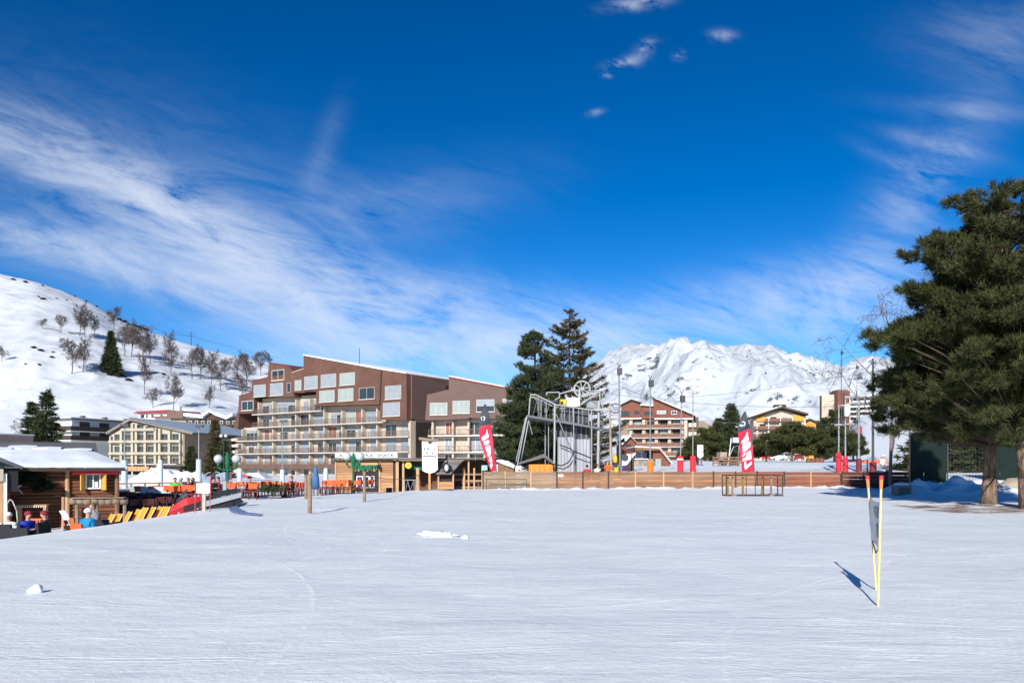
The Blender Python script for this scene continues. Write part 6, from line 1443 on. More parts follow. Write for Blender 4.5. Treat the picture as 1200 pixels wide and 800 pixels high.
# crowd barrier in front of the left panels
cb_ = thing('crowd_barrier', 'low dark steel barrier of upright bars in front of the grey fence panels', 'barrier', (wx(570, 53.2), 53.2, G(wx(590, 53.2), 53.2) - .1))
wb = wx(617, 53.2) - wx(570, 53.2); bb = MB(); zt_b = wz(561, 53.2) - cb_.location.z
bb.path([(0, 0, 0), (0, 0, zt_b), (wb, 0, zt_b), (wb, 0, 0)], .022, 5); bb.tube((0, 0, .15), (wb, 0, .15), .018, None, 5); bb.build('frame', M_DSTEEL, cb_)
br_ = MB()
for k in range(1, 22): br_.tube((wb * k / 22, 0, .15), (wb * k / 22, 0, zt_b), .010, None, 4)
br_.build('bars', M_DSTEEL, cb_)
# steel rack frame standing on the snow
Yk = 41.5; rk_ = thing('ski_rack', 'rusty steel frame rack with yellow uprights standing on the snow', 'rack', (wx(851, Yk), Yk, G(wx(885, Yk), Yk) - .03))
wk = wx(917, Yk) - wx(851, Yk); hk = wz(556.5, Yk) - rk_.location.z; M_MUST = mat('mustard_timber', (.22, .125, .035), .7, .25, 3); M_RUST = mat('rusty_steel', (.06, .042, .034), .7, .35, 4, 0, .2)
for yo, nm in ((0, 'front_frame'), (.75, 'rear_frame')):
    o_ = MB().path([(0, yo, 0), (0, yo, hk), (wk, yo, hk), (wk, yo, 0)], .032, 6).tube((0, yo, .07), (wk, yo, .07), .03, None, 6)
    if yo == 0:
        for k in (.355, .515, .665): o_.tube((wk * k, yo, .07), (wk * k, yo, hk), .022, None, 5)
        o_.tube((wk * .5, 0, hk * .52), (wk, 0, hk * .52), .016, None, 5)
    o_.build(nm, M_RUST, rk_)
for xk in (0, wk): MB().tube((xk, 0, hk), (xk, .75, hk), .028, None, 6).tube((xk, 0, .07), (xk, .75, .07), .028, None, 6).build('side_bar', M_RUST, rk_)
for xk, m_ in ((.06, M_MUST), (.145, M_GWOOD), (.33, M_MUST), (.68, M_MUST), (.835, M_GWOOD)): MB().box(wk * xk - .05, wk * xk + .05, .3, .38, .0, hk - .04).build('upright', m_, rk_)
MB().box(.1, wk * .55, .1, .7, .02, .07).build('base_tray', M_DSTEEL, rk_)
MB().box(wk * .76, wk * .84, -.10, .8, -.02, .10).build('foot', M_GWOOD, rk_); MB().box(wk * .10, wk * .18, -.10, .8, -.02, .10).build('foot', M_GWOOD, rk_)

# ---------------------------------------------------------------- feather flags
def feather(label, Y, crop, L_, Rr_, split, strokes, emblem, pole_x):
    ox, oy, s = crop; q = lambda p: (wx(ox + p[0] / s, Y), wz(oy + p[1] / s, Y))
    cx_ = q((pole_x, 760)); t = thing('feather_flag', label, 'flag', (cx_[0], Y, G(cx_[0], Y) - .05)); bx, bz = cx_[0], t.location.z
    def edge(E, y): ys_ = [e[1] for e in E]; return float(np.interp(y, ys_, [e[0] for e in E]))
    rows = np.linspace(L_[0][1], L_[-1][1], 40)
    def cloth_part(y0, y1, name, m, off=0.0, thick=.012):
        b = MB(); rr = np.linspace(y0, y1, 24); nx = 7; F_ = []; 
        for yv in rr:
            for j in range(nx):
                u = j / (nx - 1); slope = (split[0] * (1 - u) + split[1] * u) - (split[0] + split[1]) / 2
                yy_ = yv + slope * ((yv - L_[0][1]) / ((split[0] + split[1]) / 2 - L_[0][1]) if yv < (split[0] + split[1]) / 2 else max(0, 1 - (yv - (split[0] + split[1]) / 2) / 250))
                xx = edge(L_, min(yy_, L_[-1][1])) * (1 - u) + edge(Rr_, min(yy_, Rr_[-1][1])) * u; x, z = q((xx, yy_)); F_.append((x - bx, .05 * math.sin(yv / 60 + u * 2.2) + off, z - bz))
        n = len(rr); vs = F_ + [(p[0], p[1] + thick, p[2]) for p in F_]
        fs = [(i * nx + j, i * nx + j + 1, (i + 1) * nx + j + 1, (i + 1) * nx + j) for i in range(n - 1) for j in range(nx - 1)]
        fs += [tuple(k + n * nx for k in reversed(f)) for f in fs]; b.add(vs, fs); return b.build(name, m, t, smooth=True)
    sm = (split[0] + split[1]) / 2
    cloth_part(L_[0][1], sm - 1, 'black_top', M_FLAGBLK); red = cloth_part(sm + 1, L_[-1][1], 'red_banner', M_FLAGRED)
    lm = MB()
    for st in strokes:
        yv = sum(p[1] for p in st) / len(st); pts = [(q(p)[0] - bx, q(p)[1] - bz) for p in st]; yo = .05 * math.sin(yv / 60 + 1.1)
        lm.prism(pts, yo - .035, yo - .022)
    lm.build('print', M_FLAGWHT, red)
    em = MB()
    for st in emblem: pts = [(q(p)[0] - bx, q(p)[1] - bz) for p in st]; yo = .05 * math.sin(150 / 60 + 1.1); em.prism(pts, yo - .045, yo - .03)
    em.build('emblem', mat('silver_print', (.45, .48, .52), .5, .1, 3), t)
    mp_ = [(q((edge(Rr_, y) + 3, y))[0] - bx, .03, q((0, y))[1] - bz) for y in np.linspace(L_[0][1], Rr_[-1][1], 12)]; mp_ = [(0, .03, 0)] + mp_[::-1]
    MB().path(mp_, [.03] + [.028 - .0016 * k for k in range(12)], 6).build('mast', M_DSTEEL, t)
    return t
feather('tall red and black feather flag with white strokes beside the play hut', 55.2, (555, 472, 9.524),
        [(124, 12), (100, 60), (82, 110), (64, 200), (60, 260), (70, 400), (95, 500), (125, 590), (160, 680), (190, 760)], [(134, 12), (145, 50), (165, 110), (185, 200), (192, 260), (212, 400), (225, 550), (238, 660), (250, 760)], (270, 235),
        [[(150, 290), (160, 350), (172, 352), (165, 385), (100, 425), (88, 385), (135, 350)], [(110, 430), (165, 410), (130, 470), (120, 465)], [(150, 415), (175, 420), (172, 450), (140, 475)], [(128, 492), (182, 470), (192, 515), (150, 550)], [(160, 545), (195, 525), (190, 575), (168, 600), (150, 580)], [(170, 605), (200, 595), (203, 610), (180, 620)], [(168, 630), (205, 620), (208, 655), (190, 670)], [(180, 690), (205, 665), (212, 690), (200, 740)]],
        [[(80, 160), (98, 148), (98, 162), (90, 175), (98, 190), (88, 192)], [(100, 148), (125, 150), (132, 172), (120, 196), (100, 196), (112, 186), (118, 172), (112, 160)]], 252)
feather('red and black feather flag with white strokes beside the steel rack', 55.4, (860, 480, 10.526),
        [(132, 22), (98, 80), (75, 130), (55, 190), (45, 270), (58, 350), (70, 450), (82, 580), (92, 680), (100, 768)], [(142, 22), (155, 60), (172, 130), (192, 200), (205, 240), (218, 350), (228, 450), (240, 600), (252, 768)], (285, 228),
        [[(170, 262), (176, 332), (112, 385), (98, 425), (92, 395), (140, 330)], [(115, 378), (182, 332), (186, 372), (108, 448)], [(106, 452), (188, 388), (205, 405), (204, 490), (180, 490), (112, 524)], [(108, 545), (150, 520), (120, 575), (104, 580)], [(160, 520), (206, 500), (214, 608), (104, 634), (108, 600), (140, 590)], [(128, 640), (150, 640), (150, 690), (218, 630), (218, 668), (140, 742), (126, 700)]],
        [[(70, 180), (95, 178), (120, 190), (110, 206), (85, 208), (62, 200)], [(85, 150), (110, 138), (135, 148), (142, 180), (125, 205), (118, 200), (128, 180), (120, 160), (100, 156)], [(15, 200), (50, 206), (45, 214), (20, 210)]], 256)

# ---------------------------------------------------------------- drag lift drive station
YL = 62.0
ls = thing('lift_station', 'galvanised steel drag lift station with a spoked bull wheel on top', 'ski lift', (wx(660, YL), YL, .8))
LX = lambda zx: wx(600 + zx / 6.664, YL) - wx(660, YL); LZ = lambda zy: wz(440 + zy / 6.664, YL) - .8
D_ = 2.4
def lp(zx, zy, y=0): return (LX(zx), y, LZ(zy))
def trunk_line(name, pts, r_, m=M_WSTEEL, n=6): return MB().path([lp(*p) for p in pts], r_, n).build(name, m, ls)
for y in (0, D_):
    trunk_line('walkway_beam', [(115, 312, y), (690, 410, y)], .085, M_STEEL); trunk_line('walkway_beam', [(130, 322, y), (690, 418, y)], .04, M_STEEL)
    trunk_line('top_rail', [(145, 150, y), (180, 148, y), (340, 226, y), (600, 266, y), (690, 272, y)], .06, M_WSTEEL)
    for zx in (145, 210, 230, 270, 335, 390, 410, 450, 475, 520, 550, 600, 625):
        za = np.interp(zx, [145, 180, 340, 600, 700], [150, 148, 228, 268, 275]); zb_ = np.interp(zx, [115, 690], [312, 410]); trunk_line('baluster', [(zx, za, y), (zx - (12 if zx == 145 else 0), zb_, y)], .04 if zx in (145, 335, 600) else .028, M_STEEL)
fl_ = MB().prism([(LX(130), LZ(318)), (LX(690), LZ(414)), (LX(690), LZ(408)), (LX(130), LZ(312))], .05, D_ - .05).build('walkway_deck', M_STEEL, ls)
for k, (a, b, c, d, y, r_) in enumerate(((118, 312, 10, 860, 0, .06), (135, 335, 40, 860, D_, .06), (110, 320, -10, 860, 1.2, .05), (270, 235, 270, 860, D_, .055), (290, 350, 290, 860, 1.0, .045), (335, 225, 328, 860, 0, .085), (452, 250, 452, 860, D_, .055), (482, 250, 482, 860, 0, .05), (605, 265, 605, 860, D_, .055), (622, 270, 622, 860, 0, .06), (682, 200, 672, 860, .3, .11), (715, 230, 706, 860, D_, .06))): trunk_line('leg', [(a, b, y), (c, d, y)], r_, M_WSTEEL if r_ > .07 else M_STEEL)
pa_ = thing('lift_pylon', 'thin brownish lift pylon with rungs beside the drive station', 'pylon', (wx(714, YL), YL, .8)); lx_ = lambda zx: wx(600 + zx / 6.664, YL) - wx(714, YL)
MB().path([(lx_(764), 0, LZ(250)), (lx_(776), 0, 0)], [.07, .13], 8).build('shaft', mat('rusty_pale_steel', (.34, .27, .22), .6, .3, 2, 0, .2), pa_)
for k in range(9): zy = 290 + k * 50; MB().tube((lx_(700), 0, LZ(zy)), (lx_(764), 0, LZ(zy - 12)), .03, None, 5).build('rung', M_STEEL, pa_)
MB().box(lx_(640) , lx_(760), -.05, .05, LZ(272), LZ(258)).build('crossarm', M_WSTEEL, pa_)
# diagonal platform frame, cross ties
trunk_line('brace', [(180, 180, 0), (240, 225, 0), (340, 190, D_), (380, 150, D_)], .04, M_STEEL); trunk_line('brace', [(180, 165, D_), (340, 200, 0)], .04, M_STEEL); trunk_line('brace', [(190, 200, 0), (380, 190, D_)], .035, M_STEEL); trunk_line('brace', [(345, 300, 0), (455, 560, 0)], .05, M_STEEL); trunk_line('brace', [(200, 225, .4), (300, 165, 1.8)], .035, M_STEEL); trunk_line('brace', [(135, 335, D_), (165, 450, D_)], .05, M_STEEL)
trunk_line('upper_frame', [(275, 140, 1.2), (275, 122, 1.2), (375, 118, 1.2), (380, 160, 1.2), (340, 180, 1.2)], .05, M_WSTEEL)
for zx in (145, 335, 600): trunk_line('cross_tie', [(zx, np.interp(zx, [145, 180, 340, 600], [150, 148, 228, 268]), 0), (zx, np.interp(zx, [145, 180, 340, 600], [150, 148, 228, 268]), D_)], .04, M_STEEL)
# grey corrugated sheets and the dark netting over them
def corr(name, a, b, top, bot, y, m):
    n = int((LX(b) - LX(a)) / .12); bm_ = MB(); vs = []
    for i in range(n + 1): x = LX(a) + (LX(b) - LX(a)) * i / n; yy_ = y + (.045 if i % 2 else -.03); vs += [(x, yy_, LZ(bot)), (x, yy_, LZ(top)), (x, yy_ + .02, LZ(bot)), (x, yy_ + .02, LZ(top))]
    fs = [f for i in range(n) for f in ((4 * i, 4 * i + 4, 4 * i + 5, 4 * i + 1), (4 * i + 2, 4 * i + 3, 4 * i + 7, 4 * i + 6))]; bm_.add(vs, fs); return bm_.build(name, m, ls)
M_SHEET = mat('grey_corrugated_sheet', (.36, .365, .40), .55, .22, 1.4, 0, .15, stretch=(3, 1, .25))
corr('sheet_wall', 358, 480, 478, 855, .35, M_SHEET); corr('sheet_wall', 484, 622, 492, 855, .9, M_SHEET)
M_MESH = mat('dark_machine_panel', (.042, .045, .052), .55, .3, 1.2)
MB().box(LX(340), LX(612), 1.2, 2.2, LZ(505), LZ(385)).build('machine_body', M_MESH, ls); MB().box(LX(380), LX(612), 1.0, 2.3, LZ(368), LZ(262)).build('machine_body', mat('grey_machine_panel', (.052, .056, .064), .55, .3, 1.2), ls)
for zx in (390, 430, 470, 510, 550, 590): MB().box(LX(zx) - .03, LX(zx) + .03, 1.12, 1.19, LZ(500), LZ(390)).build('stiffener', M_STEEL, ls)
trunk_line('hose', [(372, 540, -.1), (450, 570, -.15), (482, 590, -.15), (560, 620, -.1), (640, 652, .1)], .05, M_BLACK); trunk_line('hose', [(478, 585, -.15), (470, 625, -.2), (440, 675, -.2), (390, 702, -.2), (320, 690, -.1), (270, 655, 0)], .05, M_BLACK)
# bull wheel
def spoked(cx, cz, r_, y, parent, tilt=1.0, nsp=8, m=M_WSTEEL, squash=1.0):
    o = MB(); n = 24; pts = [(cx + r_ * math.cos(2 * math.pi * k / n), y, cz + r_ * squash * math.sin(2 * math.pi * k / n)) for k in range(n + 1)]
    o.path(pts, .075, 6); o.tube((cx, y - .12, cz), (cx, y + .12, cz), .14, None, 10)
    w_ = o.build('bull_wheel', m, parent); s_ = MB()
    for k in range(nsp): a = 2 * math.pi * (k + .3) / nsp; s_.tube((cx, y, cz), (cx + r_ * math.cos(a), y, cz + r_ * squash * math.sin(a)), .05, .04, 6)
    s_.build('spokes', m, w_); return w_
spoked(LX(555), LZ(97), 62 / 6.664 / FP * YL, .8, ls)
trunk_line('wheel_support', [(533, 240, .6), (533, 95, .6)], .10); trunk_line('wheel_arm', [(375, 135, .8), (500, 100, .8)], .06); trunk_line('wheel_arm', [(543, 222, .6), (690, 116, .6)], .07); trunk_line('wheel_arm', [(556, 200, 1.2), (740, 118, 1.2)], .06); trunk_line('wheel_arm', [(590, 112, .8), (735, 112, .8)], .05); trunk_line('wheel_arm', [(660, 90, 1.4), (755, 30, 1.4)], .06); trunk_line('wheel_arm', [(690, 118, .6), (700, 272, .6)], .06); trunk_line('wheel_arm', [(720, 118, 1.2), (722, 280, 1.2)], .05); trunk_line('wheel_arm', [(640, 150, .6), (740, 130, .9)], .04)
trunk_line('cross_beam', [(590, 250, .4), (770, 268, .4)], .06, M_STEEL); trunk_line('cross_beam', [(690, 410, .2), (600, 395, .2)], .06, M_STEEL)
w2 = spoked(LX(812), LZ(252), 46 / 6.664 / FP * YL, .4, ls, nsp=6, m=M_STEEL, squash=.75); trunk_line('wheel_support', [(780, 300, .4), (850, 305, .4)], .05)
trunk_line('wheel_support', [(700, 268, .4), (812, 255, .4)], .05)
cbn = MB().box(LX(430), LX(530), .3, 1.6, LZ(236), LZ(182)).build('motor_housing', M_WHITE, ls); MB().box(LX(426), LX(534), .2, 1.7, LZ(181), LZ(172)).build('roof_snow', M_ROOFSNOW, ls)
MB().box(LX(378), LX(425), .3, 1.2, LZ(226), LZ(182)).build('yellow_box', M_YEL, ls); MB().box(LX(380), LX(402), .28, .299, LZ(224), LZ(200)).build('dark_plate', M_BLACK, ls)
MB().box(LX(590), LX(690), .8, 1.9, LZ(262), LZ(190)).build('counter_weight', M_STEEL, ls)
for zx in (640, 660, 690):
    for k in range(5): MB().tube(lp(zx - 10, 300 + k * 80, .5), lp(zx + 30, 290 + k * 80, .5), .045, None, 5).build('rung', M_STEEL if k % 2 else M_DSTEEL, ls)
rgl2 = random.Random(21)
for k in range(11):
    a = rgl2.uniform(640, 700); b_ = a + rgl2.uniform(20, 90); c = rgl2.uniform(270, 640); trunk_line('brace', [(a, c, rgl2.uniform(0, 2.2)), (b_, c + rgl2.uniform(-90, 60), rgl2.uniform(0, 2.2))], .032, M_STEEL if k % 3 else M_DSTEEL, 5)
for (p_, q_) in (((150, 160, .2), (560, 40, .8)), ((555, 158, .8), (760, 250, .4)), ((340, 190, 1.2), (690, 130, .6)), ((480, 240, 0), (700, 300, .3)), ((400, 180, 2.4), (620, 260, 2.4))): trunk_line('stay_cable', [p_, q_], .02, M_DSTEEL, 4)
for zx in (160, 255, 310, 365): trunk_line('brace', [(zx, np.interp(zx, [115, 690], [314, 412]), 0), (zx + 45, np.interp(zx + 45, [145, 180, 340, 600], [150, 148, 228, 268]), 0)], .026, M_STEEL, 5)
# orange hut and dark sloping roof at the foot of the station
oh = thing('orange_cabin', 'small orange cabin with a dark sloping roof at the foot of the lift station', 'cabin', (wx(620, 60), 60, 0)); OX = lambda zx: wx(600 + zx / 6.664, 60) - wx(620, 60); OZ = lambda zy: wz(440 + zy / 6.664, 60)
MB().box(OX(132), OX(318), 0, 1.6, 0, OZ(692)).build('wall', mat('orange_boards', (.66, .20, .03), .6, .2, 1.5, .2), oh)
MB().prism([(OX(45), OZ(680)), (OX(250), OZ(610)), (OX(320), OZ(668)), (OX(320), OZ(690)), (OX(250), OZ(640)), (OX(50), OZ(694))], -.4, 2).build('roof', M_GREYR, oh)
for k in range(4): MB().box(OX(150 + k * 42), OX(156 + k * 42), -.03, -.002, .2, OZ(697)).build('batten', M_SHUT, oh)
bdm = thing('white_drum', 'white drum with a red mark at the foot of the slanting steel legs', 'drum', (wx(608, 57), 57, .0)); MB().lathe([(.24, 0), (.26, .1), (.26, 1.55), (.2, 1.62)], (0, 0, 0), 12).build('shell', M_WHITE, bdm); MB().tube((0.02, -.275, 1.3), (.02, -.255, 1.3), .08, None, 10).build('red_mark', M_RED, bdm)
srf = thing('snowy_lean_to', 'low lean to with a snow covered roof behind the first feather flag', 'shed', (wx(585, 66), 66, .1)); sx_ = lambda px: wx(px, 66) - wx(585, 66); sz_ = lambda py: wz(py, 66) - .1
MB().prism([(sx_(583), 0), (sx_(611), 0), (sx_(611), sz_(552.5)), (sx_(583), sz_(541.5))], .3, 3).build('wall', M_LOGEND, srf); MB().prism([(sx_(581), sz_(540)), (sx_(612.5), sz_(552.5)), (sx_(612.5), sz_(550)), (sx_(596), sz_(540.5)), (sx_(584), sz_(537.5))], 0, 3.2).build('roof_snow', M_ROOFSNOW, srf)

# ---------------------------------------------------------------- chalets and clutter behind the fence
Yc = 92.0; ch = thing('small_chalet', 'small brown chalet with a snowy gable roof beside the lift station', 'chalet', (wx(729, Yc), Yc, 1.5)); CX = lambda zx: wx(710 + zx / 10, Yc) - wx(729, Yc); CZ = lambda zy: wz(500 + zy / 10, Yc) - 1.5
MB().prism([(CX(190), 0), (CX(345), 0), (CX(345), CZ(190)), (CX(283), CZ(130)), (CX(190), CZ(205))], 0, 5).build('wall', M_BRICKW, ch)
MB().add([(CX(105), .4, CZ(112)), (CX(283), -.5, CZ(112)), (CX(190), -.5, CZ(212)), (CX(160), .4, CZ(200)), (CX(105), .4, CZ(100)), (CX(285), -.5, CZ(102)), (CX(192), -.55, CZ(202)), (CX(160), .4, CZ(190)), (CX(283), 5, CZ(112)), (CX(285), 5, CZ(102))], [(0, 1, 2, 3), (4, 5, 6, 7), (0, 1, 5, 4), (1, 2, 6, 5), (2, 3, 7, 6), (3, 0, 4, 7), (4, 5, 9), (0, 8, 1)]).build('roof_snow', M_ROOFSNOW, ch)
MB().prism([(CX(280), CZ(114)), (CX(360), CZ(200)), (CX(366), CZ(192)), (CX(285), CZ(100))], -.5, 5).build('roof', M_TAN, ch); MB().box(CX(235), CX(290), -.05, -.003, CZ(240), CZ(205)).build('window', M_DARK, ch)
lo = thing('stone_lodge', 'low lodge with a snow edged A frame roof end and a rubble stone wall', 'lodge', (wx(744, 84), 84, 1.5)); OX2 = lambda zx: wx(710 + zx / 10, 84) - wx(744, 84); OZ2 = lambda zy: wz(500 + zy / 10, 84) - 1.5
MB().box(OX2(330), OX2(650), .6, 6, 0, OZ2(372)).build('stone_wall', M_STONE, lo); MB().prism([(OX2(620), OZ2(262)), (OX2(760), OZ2(432)), (OX2(760), 0), (OX2(648), 0), (OX2(560), OZ2(372)), (OX2(560), OZ2(262))], .3, 6).build('gable_end', M_BRICKW, lo)
MB().prism([(OX2(340), OZ2(275)), (OX2(625), OZ2(275)), (OX2(625), OZ2(250)), (OX2(340), OZ2(240))], -.3, 6).build('fascia', M_LOGEND, lo); MB().prism([(OX2(338), OZ2(240)), (OX2(625), OZ2(250)), (OX2(625), OZ2(236)), (OX2(338), OZ2(226))], -.4, 6).build('roof_snow', M_ROOFSNOW, lo)
MB().prism([(OX2(615), OZ2(252)), (OX2(765), OZ2(436)), (OX2(776), OZ2(426)), (OX2(628), OZ2(240))], -.4, 6).build('roof_edge', M_SLAB, lo)
for a, b in ((355, 420), (425, 480)): MB().box(OX2(a), OX2(b), .2, .3, OZ2(362), OZ2(292)).build('tarpaulin', M_NAVY, lo)
MB().box(OX2(330), OX2(500), .4, .6, OZ2(380), OZ2(370)).build('wall_coping', M_ROOFSNOW, lo)
MB().box(OX2(580), OX2(648), -.05, -.01, OZ2(480), OZ2(372)).build('mesh_panel', M_CURT, lo)
br2 = thing('snowy_board', 'tilted board roof covered with snow leaning behind the yellow figure', 'shed', (wx(733, 66), 66, 1.0)); bx_ = lambda zx: wx(710 + zx / 10, 66) - wx(733, 66); bz_ = lambda zy: wz(500 + zy / 10, 66) - 1.0
MB().prism([(bx_(195), bz_(325)), (bx_(350), bz_(308)), (bx_(245), bz_(445)), (bx_(190), bz_(450))], -.1, .3).build('snow_sheet', M_ROOFSNOW, br2); MB().prism([(bx_(245), bz_(447)), (bx_(330), bz_(335)), (bx_(330), 0), (bx_(250), 0)], 0, .8).build('wall', M_DKWOOD, br2); MB().box(bx_(195), bx_(245), -.15, .2, 0, bz_(455)).build('purple_panel', CP, br2)
MB().tube((bx_(220), -.2, bz_(358)), (bx_(220), -.05, bz_(358)), .30, None, 14).build('round_lamp', M_DSTEEL, br2)
bank = thing('purple_awning', 'low purple brown awning behind the orange padded post', 'awning', (wx(772, 76), 76, 1.35)); MB().prism([(0, 0), (wx(792, 76) - wx(772, 76), 0), (wx(791, 76) - wx(772, 76), wz(548, 76) - 1.35), (.2, wz(549, 76) - 1.35)], 0, 1.5).build('canopy', mat('purple_brown_cloth', (.10, .045, .06), .7, .2, 1), bank)
# people on the far side of the fence
def pf(px, Y): x = wx(px, Y); return (x, Y, G(x, Y))
person('standing person in red jacket and dark hat by the corrugated sheets', pf(688, 56.5), R(170), CR, CK, CK, None, 'stand', 'down', scale=.97)
person('standing person in orange jacket beside the thin lift pylon', pf(712, 57.0), R(10), CO, CGR, None, HAIRB, 'stand', 'up')
person('standing person in white top beside the steel posts', pf(700, 57.6), R(40), CW, CK, None, HAIR, 'stand', 'down')
person('person in blue jacket bending over by the dark trees', (wx(846, 98), 98, G(wx(846, 98), 98)), R(180), CB, CK, CK, None, 'sit', 'lap')
person('person in dark jacket walking past the white notice board', (wx(817.5, 92), 92, G(wx(817.5, 92), 92)), R(200), CK, CK, CK, None, 'stand', 'down')
person('person in pale jacket sitting at the foot of the dark padded pole', (wx(1034, 57.5), 57.5, G(wx(1034, 57.5), 57.5)), R(30), CW, CGR, CW, None, 'sit', 'lap')
yf = thing('safety_mat', 'tall yellow padded safety figure with a dark middle beside the steel pole', 'padding', (wx(721.5, 57), 57, 1.0))
zq2 = lambda py: wz(py, 57) - 1.0
MB().lathe([(.16, -.8), (.18, .2), (.17, zq2(547.5))], (0.04, 0, 0), 10).build('lower_pad', M_YEL, yf); MB().lathe([(.13, zq2(547.3)), (.13, zq2(541.6))], (.0, 0, 0), 10).build('dark_band', M_DKWOOD, yf); MB().lathe([(.15, zq2(541.5)), (.17, zq2(538)), (.13, zq2(534)), (.05, zq2(533))], (-.03, 0, 0), 10).build('upper_pad', M_YEL, yf)
# notice board, machine frame, cars
nb = thing('notice_board', 'white two part notice board on posts in front of the dark rounded pines', 'sign', (wx(820.5, 90), 90, 1.6)); nz_ = lambda py: wz(py, 90) - 1.6; nxx = lambda px: wx(px, 90) - wx(820.5, 90)
MB().box(nxx(817), nxx(824), -.05, .05, nz_(529.5), nz_(521)).build('upper_panel', mat('pale_grey_print', (.55, .57, .6)), nb); MB().prism([(nxx(817.2), nz_(534.5)), (nxx(820.5), nz_(537)), (nxx(824), nz_(534.5)), (nxx(824), nz_(530)), (nxx(817.2), nz_(530))], -.05, .05).build('lower_panel', M_FLAGWHT, nb)
for px in (818.5, 822): MB().tube((nxx(px), .06, 0), (nxx(px), .06, nz_(523)), .06, None, 6).build('post', M_DSTEEL, nb)
mf = thing('snow_gun_frame', 'grey lattice frame carrying a white machine box behind the second feather flag', 'snow machine', (wx(854, 88), 88, 1.7)); mz = lambda py: wz(py, 88) - 1.7; mx_ = lambda px: wx(px, 88) - wx(854, 88)
for (a, b, c, d) in ((853, 545, 858, 514), (854, 536, 861, 523), (861, 523, 866, 522), (858, 514, 864, 514), (866, 522, 866, 544), (853, 540, 866, 540)): MB().tube((mx_(a), 0, mz(b)), (mx_(c), .4, mz(d)), .07, None, 6).build('strut', M_STEEL, mf)
MB().box(mx_(858), mx_(866), -.4, .8, mz(518.5), mz(512.5)).build('machine_box', M_GLOBE, mf); MB().box(mx_(844), mx_(852), 0, 1.5, mz(537), mz(529.5)).build('tan_hood', M_TAN, mf); MB().box(mx_(848), mx_(868), .5, 1.2, 0, mz(540)).build('base_rail', M_DKWOOD, mf)
car('white van parked under the low rounded pines', (wx(911, 205), 205, G(wx(911, 205), 205)), R(8), M_WHITE, True)
car('grey van parked right of the white van', (wx(924, 210), 210, G(wx(924, 210), 210)), R(20), mat('grey_car_paint', (.28, .26, .25), .4, .1, 1), True)
car('red car parked left of the white van', (wx(898, 200), 200, G(wx(898, 200), 200)), R(65), mat('red_car_paint', (.50, .03, .03), .35, .05, 1))
car('dark car parked beside the dark rounded pine', (wx(806, 160), 160, G(wx(806, 160), 160)), R(-10), mat('dark_car_paint', (.03, .032, .038), .35, .05, 1))
car('dark red car parked at the end of the rounded pines', (wx(937, 195), 195, G(wx(937, 195), 195)), R(60), mat('maroon_car_paint', (.20, .03, .03), .35, .05, 1))
rw = thing('red_hoarding', 'low red brown hoarding under the low rounded pines', 'hoarding', (wx(945, 112), 112, 1.7)); MB().box(0, wx(966, 112) - wx(945, 112), 0, .15, 0, wz(536.5, 112) - 1.7).build('panel', M_BRICKW, rw)
for k in range(5): MB().box(k * .62, k * .62 + .1, -.05, -.003, 0, wz(536.5, 112) - 1.7).build('post', M_DKWOOD, rw)
low = thing('timber_rail', 'brown timber rail below the tall slender spruce', 'railing', (wx(836, 86), 86, 1.55)); lwx = wx(870, 86) - wx(836, 86)
for z_ in (.3, .62, .9): MB().box(0, lwx, -.05, .05, z_, z_ + .14).build('rail', M_LOGEND, low)
for k in range(6): MB().box(lwx * k / 5 - .06, lwx * k / 5 + .06, .051, .15, 0, 1.1).build('post', M_LOGEND, low)
# safety netting strips on the slope
def net(label, px0, py0, px1, py1, Y, h, m): 
    t = thing('safety_net', label, 'safety net', (wx(px0, Y), Y, wz(py0, Y) - h)); x1_ = wx(px1, Y) - wx(px0, Y); dz = wz(py1, Y) - wz(py0, Y); b = MB(); n = 14
    for k in range(n):
        a, c = k / n, (k + 1) / n; w_ = .04 * math.sin(k * 1.9)
        b.prism([(x1_ * a, dz * a + .05), (x1_ * c, dz * c + .05), (x1_ * c, dz * c + h - .1 + w_), (x1_ * a, dz * a + h - .1 + .04 * math.sin((k - 1) * 1.9))], -.02, .02)
    b.build('netting', m, t)
    for k in range(4): MB().tube((x1_ * k / 3, .04, 0), (x1_ * k / 3, .04, dz * k / 3 + h), .025, None, 5).build('stake', M_RED, t)
M_NET = mat('orange_netting', (.80, .13, .04), .6, .2, 3)
net('orange netting strip beyond the padded lift poles', 966, 549, 1003, 548, 72, .75, M_NET); net('orange netting strip between the right lift poles', 1008, 544.5, 1042, 542.5, 78, .85, M_NET); net('second orange netting strip farther up the slope', 1000, 541, 1040, 536.5, 96, .8, M_NET)

# ---------------------------------------------------------------- padded poles behind the fence
def tall_pole(label, px, Y, top, base, padtop=None, pad=None, lamp=True, r_=.06, group=None, padr=.24, lean=0, m=M_STEEL):
    x = wx(px, Y); zb = G(x, Y) - .1; t = thing('light_pole', label, 'pole', (x, Y, zb), 0, group); h = wz(top, Y) - zb
    MB().path([(0, 0, 0), (lean * .5, 0, h * .5), (lean, 0, h)], [r_ * 1.25, r_, r_ * .75], 8).build('shaft', m, t)
    if lamp:
        MB().cbox((lean + .05, -.12, h - .35), (.36, .3, .5)).build('floodlight', M_DSTEEL, t); MB().path([(lean, 0, h), (lean - .12, -.05, h + .3)], .025, 5).path([(lean, 0, h), (lean + .12, -.05, h + .25)], .025, 5).build('bracket', M_DSTEEL, t)
    if pad:
        zt_ = wz(padtop, Y) - zb; MB().lathe([(padr * .92, .02), (padr, .1), (padr * .95, zt_ * .5), (padr, zt_ - .08), (padr * .8, zt_)], (lean * .1, 0, 0), 14).build('padding', pad, t)
    return t
tall_pole('tallest floodlight pole, grey and unpadded, right of the lift station', 727, 58.5, 430, 553, lamp=True, r_=.07, lean=-.12)
